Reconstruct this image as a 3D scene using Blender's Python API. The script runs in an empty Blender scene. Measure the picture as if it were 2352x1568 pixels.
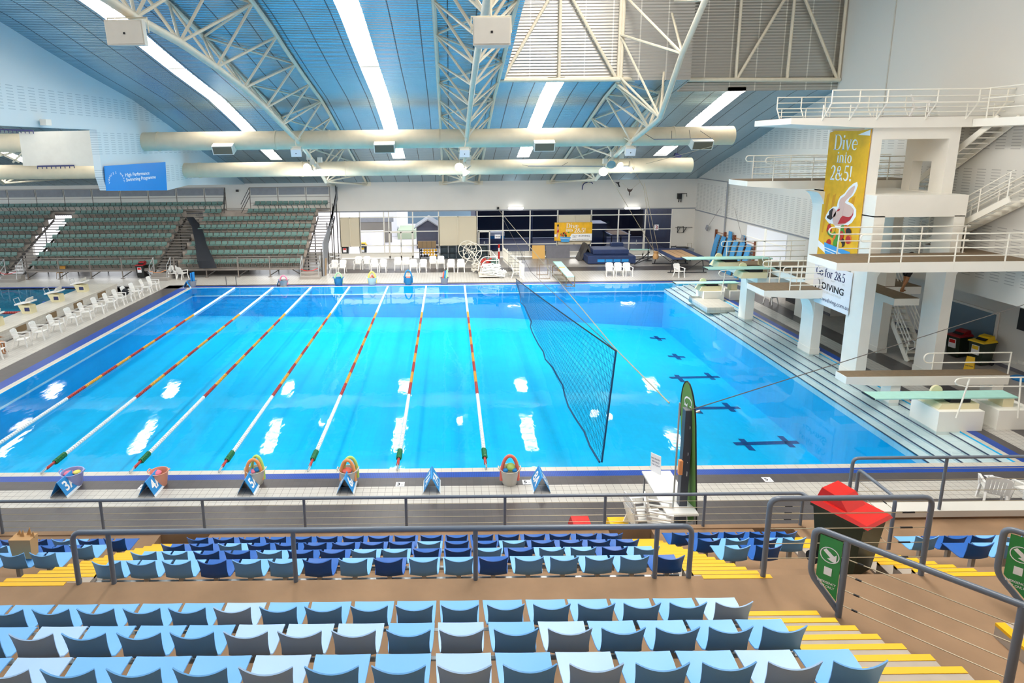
WORLD = 2.4
SKYL = 17
LAMP = 1900
import bpy, math, random
from mathutils import Vector, Matrix
R_ = random.Random(7)
SC = bpy.context.scene
COL = SC.collection
PI = math.pi
# ---------------------------------------------------------------- camera
FPX, CX, CY, PIT, ROL, H = 1424.585, 1032.6, 621.85, 0.19758, 0.01055, 9.1
def ray(x, y):
    a = (x-CX)/FPX; b = (y-CY)/FPX
    cr, sr = math.cos(ROL), math.sin(ROL)
    a, b = a*cr-b*sr, a*sr+b*cr
    cp, sp = math.cos(PIT), math.sin(PIT)
    return Vector((a, cp-b*sp, -sp-b*cp))
def G(x, y, z=0.0):                      # photograph point lying on the level z
    d = ray(x, y); return d*((z-H)/d.z)+Vector((0, 0, H))
def PX(x, y, X):
    d = ray(x, y); return d*(X/d.x)+Vector((0, 0, H))
def PY(x, y, Y):
    d = ray(x, y); return d*(Y/d.y)+Vector((0, 0, H))
cam = bpy.data.cameras.new('camera'); co = bpy.data.objects.new('camera', cam); COL.objects.link(co)
cam.sensor_width = 36; cam.lens = FPX/2352*36
cam.shift_x = (1176-CX)/2352; cam.shift_y = (CY-784)/2352
cam.clip_end = 400
cp, sp = math.cos(PIT), math.sin(PIT); cr, sr = math.cos(ROL), math.sin(ROL)
rt = Vector((1, 0, 0)); dn = Vector((0, -sp, -cp)); fw = Vector((0, cp, -sp))
xr = rt*cr+dn*sr; yd = -rt*sr+dn*cr
co.matrix_world = Matrix(((xr.x, -yd.x, -fw.x, 0), (xr.y, -yd.y, -fw.y, 0), (xr.z, -yd.z, -fw.z, H), (0, 0, 0, 1)))
SC.camera = co
SC.view_settings.view_transform = 'Standard'; SC.view_settings.look = 'None'
SC.view_settings.gamma = 1; SC.view_settings.use_curve_mapping = False
SC.view_settings.exposure = 0.06
# ---------------------------------------------------------------- materials
def srgb(h):
    h = h.lstrip('#'); o = []
    for i in (0, 2, 4):
        c = int(h[i:i+2], 16)/255
        o.append(c/12.92 if c <= .04045 else ((c+.055)/1.055)**2.4)
    return (*o, 1)
M = {}
def mat(n, col, rough=.5, metal=0, var=0, vs=3.0, bump=0, bs=40, emit=0, spec=.5):
    m = bpy.data.materials.new(n); m.use_nodes = True; M[n] = m
    nt = m.node_tree; b = nt.nodes['Principled BSDF']
    c = srgb(col) if isinstance(col, str) else (*col, 1)
    b.inputs['Base Color'].default_value = c; b.inputs['Roughness'].default_value = rough
    b.inputs['Metallic'].default_value = metal; b.inputs['Specular IOR Level'].default_value = spec
    if emit:
        b.inputs['Emission Color'].default_value = c; b.inputs['Emission Strength'].default_value = emit
    if var or bump:
        tc = nt.nodes.new('ShaderNodeTexCoord')
        if var:
            no = nt.nodes.new('ShaderNodeTexNoise'); no.inputs['Scale'].default_value = vs; no.inputs['Detail'].default_value = 6
            nt.links.new(tc.outputs['Object'], no.inputs['Vector'])
            r = nt.nodes.new('ShaderNodeValToRGB'); r.color_ramp.elements[0].position = .3; r.color_ramp.elements[1].position = .7
            r.color_ramp.elements[0].color = (*[v*(1-var) for v in c[:3]], 1); r.color_ramp.elements[1].color = (*[min(1, v*(1+var)) for v in c[:3]], 1)
            nt.links.new(no.outputs['Fac'], r.inputs['Fac']); nt.links.new(r.outputs['Color'], b.inputs['Base Color'])
        if bump:
            n2 = nt.nodes.new('ShaderNodeTexNoise'); n2.inputs['Scale'].default_value = bs
            nt.links.new(tc.outputs['Object'], n2.inputs['Vector'])
            bu = nt.nodes.new('ShaderNodeBump'); bu.inputs['Strength'].default_value = bump
            nt.links.new(n2.outputs['Fac'], bu.inputs['Height']); nt.links.new(bu.outputs['Normal'], b.inputs['Normal'])
    return m
def N(m, t): return m.node_tree.nodes.new(t)
def tile(n, col, grout, w=.2, h=.2, rough=.35, gw=.006, var=.06, ax='XY', off=0):
    m = mat(n, col, rough); nt = m.node_tree; b = nt.nodes['Principled BSDF']
    tc = N(m, 'ShaderNodeTexCoord'); v = tc.outputs['Object']
    if ax != 'XY':
        s = N(m, 'ShaderNodeSeparateXYZ'); c = N(m, 'ShaderNodeCombineXYZ'); nt.links.new(v, s.inputs[0])
        nt.links.new(s.outputs[ax[0]], c.inputs['X']); nt.links.new(s.outputs[ax[1]], c.inputs['Y']); v = c.outputs[0]
    br = N(m, 'ShaderNodeTexBrick'); br.offset = off; br.inputs['Scale'].default_value = 1
    br.inputs['Brick Width'].default_value = w; br.inputs['Row Height'].default_value = h
    br.inputs['Mortar Size'].default_value = gw; br.inputs['Mortar Smooth'].default_value = .2
    c = srgb(col) if isinstance(col, str) else (*col, 1)
    br.inputs['Color1'].default_value = (*[x*(1-var) for x in c[:3]], 1); br.inputs['Color2'].default_value = c
    br.inputs['Mortar'].default_value = srgb(grout) if isinstance(grout, str) else (*grout, 1)
    nt.links.new(v, br.inputs['Vector'])
    no = N(m, 'ShaderNodeTexNoise'); no.inputs['Scale'].default_value = .8; no.inputs['Detail'].default_value = 5
    nt.links.new(v, no.inputs['Vector'])
    mr = N(m, 'ShaderNodeMapRange'); mr.inputs['To Min'].default_value = .86; mr.inputs['To Max'].default_value = 1.08
    nt.links.new(no.outputs['Fac'], mr.inputs['Value'])
    mx = N(m, 'ShaderNodeMixRGB'); mx.blend_type = 'MULTIPLY'; mx.inputs['Fac'].default_value = 1
    nt.links.new(br.outputs['Color'], mx.inputs['Color1']); nt.links.new(mr.outputs['Result'], mx.inputs['Color2'])
    nt.links.new(mx.outputs['Color'], b.inputs['Base Color'])
    return m
tile('tile_white', '#c9c4bc', '#857f78'); tile('tile_grey', '#565050', '#4a4544', var=.14)
tile('tile_lightgrey', '#b7b0a9', '#9a938c', var=.12); tile('tile_blue', '#0a49b0', '#083a8c', .05, .4, gw=.008)
tile('tile_coping', '#d2ccc1', '#a59e94', .3, .3)
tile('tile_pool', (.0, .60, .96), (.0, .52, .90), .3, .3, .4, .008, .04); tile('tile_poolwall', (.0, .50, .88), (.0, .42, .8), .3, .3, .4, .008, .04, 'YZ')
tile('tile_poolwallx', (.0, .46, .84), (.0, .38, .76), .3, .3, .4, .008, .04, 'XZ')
tile('tile_step', (.92, .96, .95), (.7, .8, .82), .3, .3); tile('brick_white', '#d6d2ca', '#b3aea6', .4, .2, ax='YZ', off=.5)
mat('white_paint', '#e6e2d8', .45); mat('white_wall', '#d8d4cc', .6, var=.03, vs=.6)
mat('tower_white', '#f8f4ea', .55, var=.02, vs=1.2); mat('blue_wall', '#b9cfd9', .6, var=.03, vs=.5)
mat('cream_wall', '#cfccc2', .6, var=.03); mat('steel_cream', '#ddd3bd', .4, var=.05, vs=4)
mat('rail_white', '#f6f1e4', .35); mat('rail_grey', '#6d7581', .32); mat('mat_brown', '#7d6a52', .8, var=.1, vs=6)
mat('concrete', '#96775a', .85, var=.16, vs=1.6, bump=.1, bs=30); mat('step_grey', '#b3a698', .8, var=.08, vs=4)
mat('nosing', '#f3b90c', .5); mat('black', '#17171a', .5); mat('black_rubber', '#202226', .8)
mat('chair_white', '#f0eeea', .35); mat('plastic_red', '#d3231d', .3); mat('plastic_yellow', '#f2c11a', .35)
mat('bin_green', '#24301f', .45); mat('bin_black', '#1d201f', .5); mat('maroon', '#9a141c', .35); mat('bin_yellow', '#eabf14', .35)
mat('seat_sky', '#78b8f2', .42, var=.03, vs=2); mat('seat_pale', '#adcdf0', .42, var=.04, vs=2); mat('seat_navy', '#1c60b4', .38, var=.05, vs=2)
mat('seat_green', '#64837b', .5); mat('scaffold', '#8d857e', .5, .3); mat('scaffold_dark', '#4d4a47', .6); mat('riser', '#a99d92', .8, var=.2, vs=1.2)
mat('panel_grey', '#8d8f94', .7, var=.08); mat('galv', '#b9bcbc', .4, .5)
mat('duct', '#dccdb0', .5, var=.05, vs=2); mat('vent_grille', '#6d6554', .6); mat('lamp_shell', '#ddd8cc', .4)
mat('aqua_board', '#aee0d3', .5, var=.04, vs=5); mat('board_base', '#e4d9b0', .5); mat('timber', '#a86b3a', .6, var=.12, vs=6); mat('timber_dark', '#6e3b22', .6)
mat('mat_navy', '#2a3c66', .55, var=.1, vs=3); mat('mat_blue', '#3d8fc4', .6, var=.1, vs=5); mat('mat_grey', '#6f6e76', .6, var=.08, vs=3); mat('board_orange', '#e0b062', .7)
mat('tramp_bed', '#cda67d', .8, var=.06, vs=3); mat('dark_steel', '#3c3d40', .45, .3); mat('rusty', '#8b7456', .6, .2); mat('louvre', '#ddd3bb', .55)
mat('sign_blue', '#0e8ce0', .45); mat('lane_blue', '#2a93dd', .45); mat('sign_white', '#f0eff2', .5); mat('text_white', '#ffffff', .5); mat('text_black', '#26262c', .6); mat('text_navy', '#2c3160', .6); mat('text_pale', '#d9d6cf', .6)
mat('banner_yellow', '#f4b81a', .5, var=.14, vs=2.2); mat('banner_dark', '#e59d10', .5); mat('skin', '#e8c3b5', .6); mat('skin_shade', '#cf9d8b', .6); mat('swim_red', '#c9242b', .5); mat('hair', '#352622', .6)
mat('veg_green', '#4f9b34', .6); mat('veg_red', '#c83126', .6); mat('veg_orange', '#ee7a24', .6); mat('bowl_blue', '#46a3e2', .5); mat('bowl_white', '#e8f1f8', .5)
mat('flag_green', '#6c9c4c', .6); mat('green_sign', '#2f9650', .4); mat('post_slate', '#454c58', .4); mat('cable', '#b7ab92', .4, .4); mat('cable_dark', '#5f5a55', .5)
mat('float_white', '#eef0ee', .4); mat('float_red', '#b3352c', .4); mat('float_yellow', '#e3a532', .4); mat('float_green', '#1f7a46', .4)
mat('tub_lilac', '#a9aee0', .4); mat('tub_salmon', '#f0a98e', .4); mat('tub_grey', '#cfcabf', .4); mat('tub_slate', '#8d9199', .4); mat('tub_blue', '#2a7fb0', .4); mat('tub_mint', '#b9d5d2', .4)
mat('foam_orange', '#f6a468', .7); mat('foam_lime', '#bfe27c', .7); mat('foam_coral', '#ea7466', .7); mat('foam_blue', '#1e86d0', .7); mat('foam_yellow', '#f0df6a', .7); mat('foam_pink', '#e57a94', .7); mat('foam_mint', '#a6e0a0', .7)
mat('net', '#0e4a73', .7); mat('net_black', '#20232a', .8); mat('kraft', '#c79a66', .7); mat('window_slate', '#5d7484', .3); mat('locker', '#33434c', .5); mat('ball_yellow', '#e2ad20', .5); mat('hedge', '#b3bfa4', .9)
mat('frame_white', '#e4e0d6', .4); mat('gym_dark', '#3b3f55', .8); mat('gym_floor', '#39405c', .6); mat('outdoor_white', '#e9e7ee', .7); mat('pave', '#d9d4d6', .8); mat('shed_dark', '#4a4a58', .7); mat('fence_grey', '#8a847c', .8)
mat('lamp_on', '#fff4e6', .4, emit=14); mat('tube_on', '#ffffff', .4, emit=9); mat('lamp_glass', '#8fa3a6', .2); mat('sky_panel', '#fffaf2', .6, emit=SKYL)
def perf(n, base, hole, ax, lo, hi, sw=.3, sh=.1):     # slotted acoustic lining: bands of short slots between the levels lo, hi
    m = mat(n, base, .6); nt = m.node_tree; b = nt.nodes['Principled BSDF']
    tc = N(m, 'ShaderNodeTexCoord'); s = N(m, 'ShaderNodeSeparateXYZ'); nt.links.new(tc.outputs['Object'], s.inputs[0])
    def math_(op, a, v):
        k = N(m, 'ShaderNodeMath'); k.operation = op
        if hasattr(a, 'links'): nt.links.new(a, k.inputs[0])
        else: k.inputs[0].default_value = a
        if hasattr(v, 'links'): nt.links.new(v, k.inputs[1])
        else: k.inputs[1].default_value = v
        return k.outputs[0]
    fy = math_('FRACT', math_('MULTIPLY', s.outputs[ax], 1/(sw*2)), 0); fz = math_('FRACT', math_('MULTIPLY', s.outputs['Z'], 1/sh), 0)
    k = math_('MULTIPLY', math_('LESS_THAN', fy, .62), math_('LESS_THAN', fz, .28))
    tot = None
    for l, h in zip(lo, hi):
        q = math_('MULTIPLY', math_('GREATER_THAN', s.outputs['Z'], l), math_('LESS_THAN', s.outputs['Z'], h))
        tot = q if tot is None else math_('MAXIMUM', tot, q)
    k = math_('MULTIPLY', k, tot)
    mx = N(m, 'ShaderNodeMixRGB'); mx.inputs['Color1'].default_value = srgb(base); mx.inputs['Color2'].default_value = srgb(hole)
    nt.links.new(k, mx.inputs['Fac']); nt.links.new(mx.outputs['Color'], b.inputs['Base Color']); return m
perf('lining_right', '#dad7cf', '#b3b0aa', 'Y', (3.9, 7.05, 8.8), (6.0, 8.1, 9.9), .32, .11); perf('lining_left', '#ccdbe1', '#a6bbc5', 'Y', (7.2, 8.9, 10.65), (8.2, 9.98, 11.65), .32, .11)
def foil(n, col, rough, ax, per, seam, rid=14):         # ribbed metal lining with seams
    m = mat(n, col, rough, .94); nt = m.node_tree; b = nt.nodes['Principled BSDF']
    tc = N(m, 'ShaderNodeTexCoord'); s = N(m, 'ShaderNodeSeparateXYZ'); nt.links.new(tc.outputs['Object'], s.inputs[0])
    a = N(m, 'ShaderNodeMath'); a.operation = 'MULTIPLY'; a.inputs[1].default_value = 1/per; nt.links.new(s.outputs[ax], a.inputs[0])
    f = N(m, 'ShaderNodeMath'); f.operation = 'FRACT'; nt.links.new(a.outputs[0], f.inputs[0])
    l = N(m, 'ShaderNodeMath'); l.operation = 'LESS_THAN'; l.inputs[1].default_value = .045; nt.links.new(f.outputs[0], l.inputs[0])
    mx = N(m, 'ShaderNodeMixRGB'); mx.inputs['Color1'].default_value = srgb(col); mx.inputs['Color2'].default_value = srgb(seam)
    nt.links.new(l.outputs[0], mx.inputs['Fac']); nt.links.new(mx.outputs['Color'], b.inputs['Base Color'])
    wv = N(m, 'ShaderNodeTexWave'); wv.bands_direction = 'Y' if ax == 'X' and rid > 0 else 'Z'; wv.inputs['Scale'].default_value = 2.2; wv.inputs['Distortion'].default_value = .25; wv.inputs['Detail'].default_value = 2; wv.inputs['Detail Scale'].default_value = .6
    nt.links.new(tc.outputs['Object'], wv.inputs['Vector'])
    bu = N(m, 'ShaderNodeBump'); bu.inputs['Strength'].default_value = 1; bu.inputs['Distance'].default_value = abs(rid)
    nt.links.new(wv.outputs['Fac'], bu.inputs['Height']); nt.links.new(bu.outputs['Normal'], b.inputs['Normal']); return m
foil('foil_roof', '#a9c4d4', .27, 'X', 1.07, '#566068', .03); foil('foil_box', '#c2bfb9', .42, 'X', 1.33, '#e9e6df', -.02)
def water(n, tint, sc, st):
    m = bpy.data.materials.new(n); m.use_nodes = True; M[n] = m; nt = m.node_tree; nt.nodes.clear()
    out = N(m, 'ShaderNodeOutputMaterial'); mx = N(m, 'ShaderNodeMixShader'); tr = N(m, 'ShaderNodeBsdfTransparent'); gl = N(m, 'ShaderNodeBsdfGlossy')
    tr.inputs['Color'].default_value = tint; gl.inputs['Roughness'].default_value = .03
    fr = N(m, 'ShaderNodeFresnel'); fr.inputs['IOR'].default_value = 1.33
    tc = N(m, 'ShaderNodeTexCoord'); mp = N(m, 'ShaderNodeMapping'); mp.inputs['Scale'].default_value = sc
    no = N(m, 'ShaderNodeTexNoise'); no.inputs['Scale'].default_value = 1; no.inputs['Detail'].default_value = 3; no.inputs['Roughness'].default_value = .45
    nt.links.new(tc.outputs['Object'], mp.inputs[0]); nt.links.new(mp.outputs[0], no.inputs['Vector'])
    bu = N(m, 'ShaderNodeBump'); bu.inputs['Strength'].default_value = st; bu.inputs['Distance'].default_value = .05
    nt.links.new(no.outputs['Fac'], bu.inputs['Height'])
    for q in (fr, gl): nt.links.new(bu.outputs['Normal'], q.inputs['Normal'])
    nt.links.new(fr.outputs[0], mx.inputs[0]); nt.links.new(tr.outputs[0], mx.inputs[1]); nt.links.new(gl.outputs[0], mx.inputs[2]); nt.links.new(mx.outputs[0], out.inputs[0])
    return m
water('water', (.9, .98, 1, 1), (1.6, .9, 1), .12); water('glass', (.93, .95, .97, 1), (.1, .1, .1), 0); water('glass_dark', (.5, .55, .68, 1), (.1, .1, .1), 0)
# ---------------------------------------------------------------- mesh builder
class MB:
    def __init__(s): s.v = []; s.f = []; s.m = []; s.cur = 0; s.mats = []
    def use(s, m):
        if m not in s.mats: s.mats.append(m)
        s.cur = s.mats.index(m); return s
    def add(s, vs, fs):
        o = len(s.v); s.v += [Vector(v) for v in vs]
        for f in fs: s.f.append([i+o for i in f]); s.m.append(s.cur)
        return s
    def hexa(s, p):   # 4 bottom + 4 top
        return s.add(p, [(3, 2, 1, 0), (4, 5, 6, 7), (0, 1, 5, 4), (1, 2, 6, 5), (2, 3, 7, 6), (3, 0, 4, 7)])
    def box(s, a, b):
        x0, x1 = sorted((a[0], b[0])); y0, y1 = sorted((a[1], b[1])); z0, z1 = sorted((a[2], b[2]))
        return s.hexa([(x0, y0, z0), (x1, y0, z0), (x1, y1, z0), (x0, y1, z0), (x0, y0, z1), (x1, y0, z1), (x1, y1, z1), (x0, y1, z1)])
    def obox(s, c, sx, sy, sz, mx):
        c = Vector(c); return s.hexa([c+mx@Vector((x*sx/2, y*sy/2, z*sz/2)) for z in (-1, 1) for x, y in ((-1, -1), (1, -1), (1, 1), (-1, 1))])
    def bar(s, a, b, w, h, up=(0, 0, 1)):
        a = Vector(a); b = Vector(b); d = (b-a); L = d.length
        if L < 1e-6: return s
        d /= L; u = Vector(up); sd = d.cross(u)
        if sd.length < 1e-4: sd = d.cross(Vector((1, 0, 0)))
        sd.normalize(); u = sd.cross(d)
        q = [sd*(-w/2)-u*h/2, sd*w/2-u*h/2, sd*w/2+u*h/2, sd*(-w/2)+u*h/2]
        return s.add([a+k for k in q]+[b+k for k in q], [(0, 1, 2, 3), (7, 6, 5, 4), (0, 4, 5, 1), (1, 5, 6, 2), (2, 6, 7, 3), (3, 7, 4, 0)])
    def tube(s, pts, r, n=8, cap=True, closed=False):
        P = [Vector(p) for p in pts]; k = len(P); ring = []; rr = r if isinstance(r, (list, tuple)) else [r]*k
        prev = None; o = len(s.v)
        for i in range(k):
            if closed: d = P[(i+1) % k]-P[i-1]
            else: d = P[min(i+1, k-1)]-P[max(i-1, 0)]
            d.normalize()
            if prev is None:
                u = Vector((0, 0, 1)) if abs(d.z) < .9 else Vector((1, 0, 0))
                u = (u-d*u.dot(d)).normalized()
            else:
                u = prev-d*prev.dot(d); u = u.normalized() if u.length > 1e-5 else prev
            prev = u; w = d.cross(u)
            for j in range(n):
                a = 2*PI*j/n; s.v.append(P[i]+(u*math.cos(a)+w*math.sin(a))*rr[i])
        for i in range(k if closed else k-1):
            i2 = (i+1) % k
            for j in range(n):
                s.f.append([o+i*n+j, o+i*n+(j+1) % n, o+i2*n+(j+1) % n, o+i2*n+j]); s.m.append(s.cur)
        if cap and not closed:
            s.f.append([o+j for j in range(n)][::-1]); s.m.append(s.cur); s.f.append([o+(k-1)*n+j for j in range(n)]); s.m.append(s.cur)
        return s
    def lathe(s, prof, c=(0, 0, 0), n=20, ax='z', sx=1, sy=1):
        o = len(s.v); c = Vector(c)
        for r, z in prof:
            for j in range(n):
                a = 2*PI*j/n; x, y = r*math.cos(a)*sx, r*math.sin(a)*sy
                s.v.append(c+(Vector((x, y, z)) if ax == 'z' else Vector((z, x, y)) if ax == 'x' else Vector((x, z, y))))
        for i in range(len(prof)-1):
            for j in range(n):
                s.f.append([o+i*n+j, o+i*n+(j+1) % n, o+(i+1)*n+(j+1) % n, o+(i+1)*n+j]); s.m.append(s.cur)
        return s
    def quad(s, *p): return s.add(p, [tuple(range(len(p)))])
    def prism(s, pts, ext):      # planar polygon swept along a vector
        e = Vector(ext); n = len(pts); P = [Vector(p) for p in pts]
        return s.add(P+[p+e for p in P], [tuple(range(n))[::-1], tuple(range(n, 2*n))]+[(i, (i+1) % n, n+(i+1) % n, n+i) for i in range(n)])
    def sphere(s, c, r, n=10, sz=1):
        return s.lathe([(r*math.sin(PI*i/(n//2+2))+1e-4, -r*sz*math.cos(PI*i/(n//2+2))) for i in range(n//2+3)], c, n)
    def build(s, name, m=None, parent=None, smooth=False, origin=None):
        me = bpy.data.meshes.new(name)
        if origin is None:
            if parent is not None: origin = Vector(parent['_o']) if '_o' in parent else parent.location.copy()
            else:
                xs = [v.x for v in s.v]; ys = [v.y for v in s.v]; zs = [v.z for v in s.v]
                origin = Vector(((min(xs)+max(xs))/2, (min(ys)+max(ys))/2, min(zs)))
        origin = Vector(origin)
        me.from_pydata([v-origin for v in s.v], [], s.f)
        ms = s.mats if s.mats else [m]
        for q in ms: me.materials.append(M[q] if isinstance(q, str) else q)
        if s.mats and len(ms) > 1: me.polygons.foreach_set('material_index', s.m)
        if smooth: me.polygons.foreach_set('use_smooth', [True]*len(me.polygons)); me.set_sharp_from_angle(angle=math.radians(40))
        me.validate(); me.update()
        o = bpy.data.objects.new(name, me); COL.objects.link(o)
        if parent is not None: o.parent = parent
        else: o.location = origin
        return o
def tag(o, label, cat, group=None, kind=None):
    o['label'] = label; o['category'] = cat
    if group: o['group'] = group
    if kind: o['kind'] = kind
    return o
def thing(name, label, cat, loc=(0, 0, 0), group=None):
    o = bpy.data.objects.new(name, None); COL.objects.link(o); o.location = Vector(loc); o['_o'] = tuple(Vector(loc)); o.empty_display_size = .2
    return tag(o, label, cat, group)
def sub(mb, name, m, part, smooth=False):     # a piece of a part whose mesh sits in its thing's frame
    o = mb.build(name, m, None, smooth, origin=part.parent['_o'] if part.parent else (0, 0, 0)); o.location = (0, 0, 0); o.parent = part; return o
def struct(mb, name, m, smooth=False, origin=(0, 0, 0)):
    o = mb.build(name, m, None, smooth, origin); o['kind'] = 'structure'; return o
def dup(root, loc, rz=0, label=None, group=None, sc=None):
    r = root.copy(); COL.objects.link(r); r.location = loc; r.rotation_euler = (0, 0, rz)
    if sc: r.scale = sc
    if label: r['label'] = label
    if group: r['group'] = group
    for ch in list(root.children):
        c = ch.copy(); COL.objects.link(c); c.parent = r
        for g in ch.children:
            d = g.copy(); COL.objects.link(d); d.parent = c
    return r
ORD = 'first second third fourth fifth sixth seventh eighth ninth tenth eleventh twelfth thirteenth fourteenth fifteenth sixteenth seventeenth eighteenth nineteenth twentieth twenty-first twenty-second'.split()
class Face:      # a flat sign face: origin, right and up vectors in metres
    def __init__(s, O, Rv, U): s.O = Vector(O); s.R = Vector(Rv).normalized(); s.U = Vector(U).normalized(); s.N = s.R.cross(s.U).normalized()
    def p(s, x, y, n=0): return s.O+s.R*x+s.U*y+s.N*n
    def poly(s, mb, pts, d=.006, lift=.002): mb.prism([s.p(x, y, lift) for x, y in pts], s.N*d); return mb
    def rect(s, mb, x0, y0, x1, y1, d=.006, lift=.002): return s.poly(mb, [(x0, y0), (x1, y0), (x1, y1), (x0, y1)], d, lift)
    def oval(s, mb, x, y, rx, ry, d=.006, lift=.002, rot=0, n=18):
        c, q = math.cos(rot), math.sin(rot)
        return s.poly(mb, [(x+rx*math.cos(2*PI*i/n)*c-ry*math.sin(2*PI*i/n)*q, y+rx*math.cos(2*PI*i/n)*q+ry*math.sin(2*PI*i/n)*c) for i in range(n)], d, lift)
    def stroke(s, mb, pts, w, d=.006, lift=.002):
        ws = w if isinstance(w, (list, tuple)) else [w]*len(pts); L = []; Rr = []
        for i, (x, y) in enumerate(pts):
            a = pts[max(i-1, 0)]; b = pts[min(i+1, len(pts)-1)]; dx, dy = b[0]-a[0], b[1]-a[1]; l = math.hypot(dx, dy) or 1
            nx, ny = -dy/l*ws[i]/2, dx/l*ws[i]/2; L.append((x+nx, y+ny)); Rr.append((x-nx, y-ny))
        for i in range(len(pts)-1): s.poly(mb, [L[i], Rr[i], Rr[i+1], L[i+1]], d, lift)
        return mb
    def text(s, mb, txt, x, y, h, cond=1.0, align='LEFT', bold=0, d=.004, lift=.003, shear=0):
        cu = bpy.data.curves.new('t', 'FONT'); cu.body = txt; cu.size = h*1.4; cu.align_x = align; cu.offset = bold*h; cu.shear = shear
        o = bpy.data.objects.new('t', cu); COL.objects.link(o); dg = bpy.context.evaluated_depsgraph_get(); dg.update()
        me = bpy.data.meshes.new_from_object(o.evaluated_get(dg))
        mb.add([s.p(x+v.co.x*cond, y+v.co.y, lift+d) for v in me.vertices], [tuple(p.vertices) for p in me.polygons])
        bpy.data.objects.remove(o); bpy.data.curves.remove(cu); bpy.data.meshes.remove(me); return mb
def arc(cx, cy, rx, ry, a0, a1, n=8): return [(cx+rx*math.cos(math.radians(a0+(a1-a0)*i/n)), cy+ry*math.sin(math.radians(a0+(a1-a0)*i/n))) for i in range(n+1)]
def serif(face, mb, txt, x, y, h, cond=1.0, sp=.1):      # lettering with thick stems and thin serifs, h = capital height
    T = .15*h; t = .05*h
    def st(pts, w): face.stroke(mb, [(x+a*h*cond, y+b*h) for a, b in pts], [k*h for k in w] if isinstance(w, list) else w)
    W = {'D': .78, 'i': .3, 'v': .58, 'e': .52, 'n': .66, 't': .4, 'o': .56, '2': .56, '&': .8, '5': .56, '!': .3, 'G': .8, 'f': .42, 'r': .46, ' ': .28}
    for ch in txt:
        w = W[ch]
        if ch == 'D':
            st([(.14, 0), (.14, 1)], T); st([(0, .03), (.4, .03)], t); st([(0, .97), (.4, .97)], t); st(arc(.36, .5, .34, .47, -90, 90, 12), [.05, .06, .08, .11, .14, .16, .16, .16, .14, .11, .08, .06, .05])
        elif ch == 'i':
            st([(.15, 0), (.15, .64)], T); st([(.02, .03), (.28, .03)], t); st([(.02, .62), (.15, .62)], t); st([(.15, .79), (.15, .93)], T)
        elif ch == 'v': st([(.06, .66), (.29, 0)], T*.9); st([(.52, .66), (.29, 0)], t*1.2); st([(-.02, .64), (.2, .64)], t); st([(.4, .64), (.6, .64)], t)
        elif ch == 'e': st(arc(.27, .33, .22, .3, 0, 320, 16), [.06, .06, .06, .07, .08, .11, .13, .14, .14, .14, .13, .11, .08, .07, .06, .06, .05]); st([(.06, .35), (.49, .35)], t)
        elif ch == 'n': st([(.14, 0), (.14, .66)], T); st([(0, .03), (.28, .03)], t); st([(.02, .64), (.14, .64)], t); st(arc(.33, .42, .19, .22, 150, 0, 6)+[(.52, 0)], [.05, .06, .08, .1, .12, .14, .15, .15]); st([(.4, .03), (.66, .03)], t)
        elif ch == 't': st([(.18, .92), (.18, .14)]+arc(.28, .12, .1, .1, 180, 300, 4), [.08]+[.14]*2+[.12, .09, .06, .05]); st([(.02, .63), (.36, .63)], t)
        elif ch == 'o': st(arc(.28, .33, .22, .3, 90, 450, 18), [.06, .07, .1, .13, .15, .15, .13, .1, .07, .06, .07, .1, .13, .15, .15, .13, .1, .07, .06])
        elif ch == '2': st(arc(.27, .72, .19, .23, 170, -20, 8)+[(.3, .3), (.06, .07)], [.1, .06, .05, .06, .09, .13, .15, .15, .14, .1, .06]); st([(.04, .06), (.5, .06)], .12*h)
        elif ch == '5': st([(.16, .96), (.48, .96)], .1*h); st([(.15, .98), (.11, .52)], t); st(arc(.25, .31, .23, .27, 130, -150, 10), [.05, .06, .08, .12, .15, .15, .14, .12, .09, .07, .08])
        elif ch == '!': st([(.15, .98), (.15, .28)], [.16, .06]); st([(.15, .01), (.15, .15)], T)
        elif ch == '&': st([(.72, .02), (.2, .66)]+arc(.32, .78, .15, .15, 200, -60, 7)+[(.14, .42)]+arc(.3, .24, .24, .22, 140, 330, 7)+[(.66, .48)], [.14, .14, .12, .08, .06, .06, .06, .08, .1, .08, .08, .12, .14, .14, .12, .08, .07, .06, .06, .06, .05])
        elif ch == 'G': st(arc(.4, .5, .34, .46, 50, 335, 14), [.06, .06, .06, .08, .1, .13, .15, .15, .14, .12, .08, .06, .06, .06, .06]); st([(.68, .06), (.68, .42)], T); st([(.52, .42), (.8, .42)], t); st([(.64, .98), (.64, .7)], t)
        elif ch == 'f': st([(.16, 0), (.16, .8)]+arc(.28, .84, .12, .12, 170, 40, 4), [.14, .14, .12, .08, .06, .06, .09]); st([(.02, .63), (.36, .63)], t); st([(.02, .03), (.32, .03)], t)
        elif ch == 'r': st([(.14, 0), (.14, .66)], T); st([(.01, .03), (.3, .03)], t); st([(.02, .64), (.14, .64)], t); st(arc(.32, .5, .14, .14, 170, 50, 4), [.05, .06, .08, .1, .13])
        x += (w+sp*.5)*h*cond
    return x
# ================================================================ the setting
XR, XL, YB = 20.31, -16.67, 51.06
P0, P1, Q0, Q1 = -17.25, 16.3, 16.45, 40.45           # the diving pool's water, x and y
mb = MB()
FL0, FL1 = 11.3, YB
def band(m, x0, x1, y0, y1, z=0): mb.use(m).quad((x0, y0, z), (x1, y0, z), (x1, y1, z), (x0, y1, z))
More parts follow.
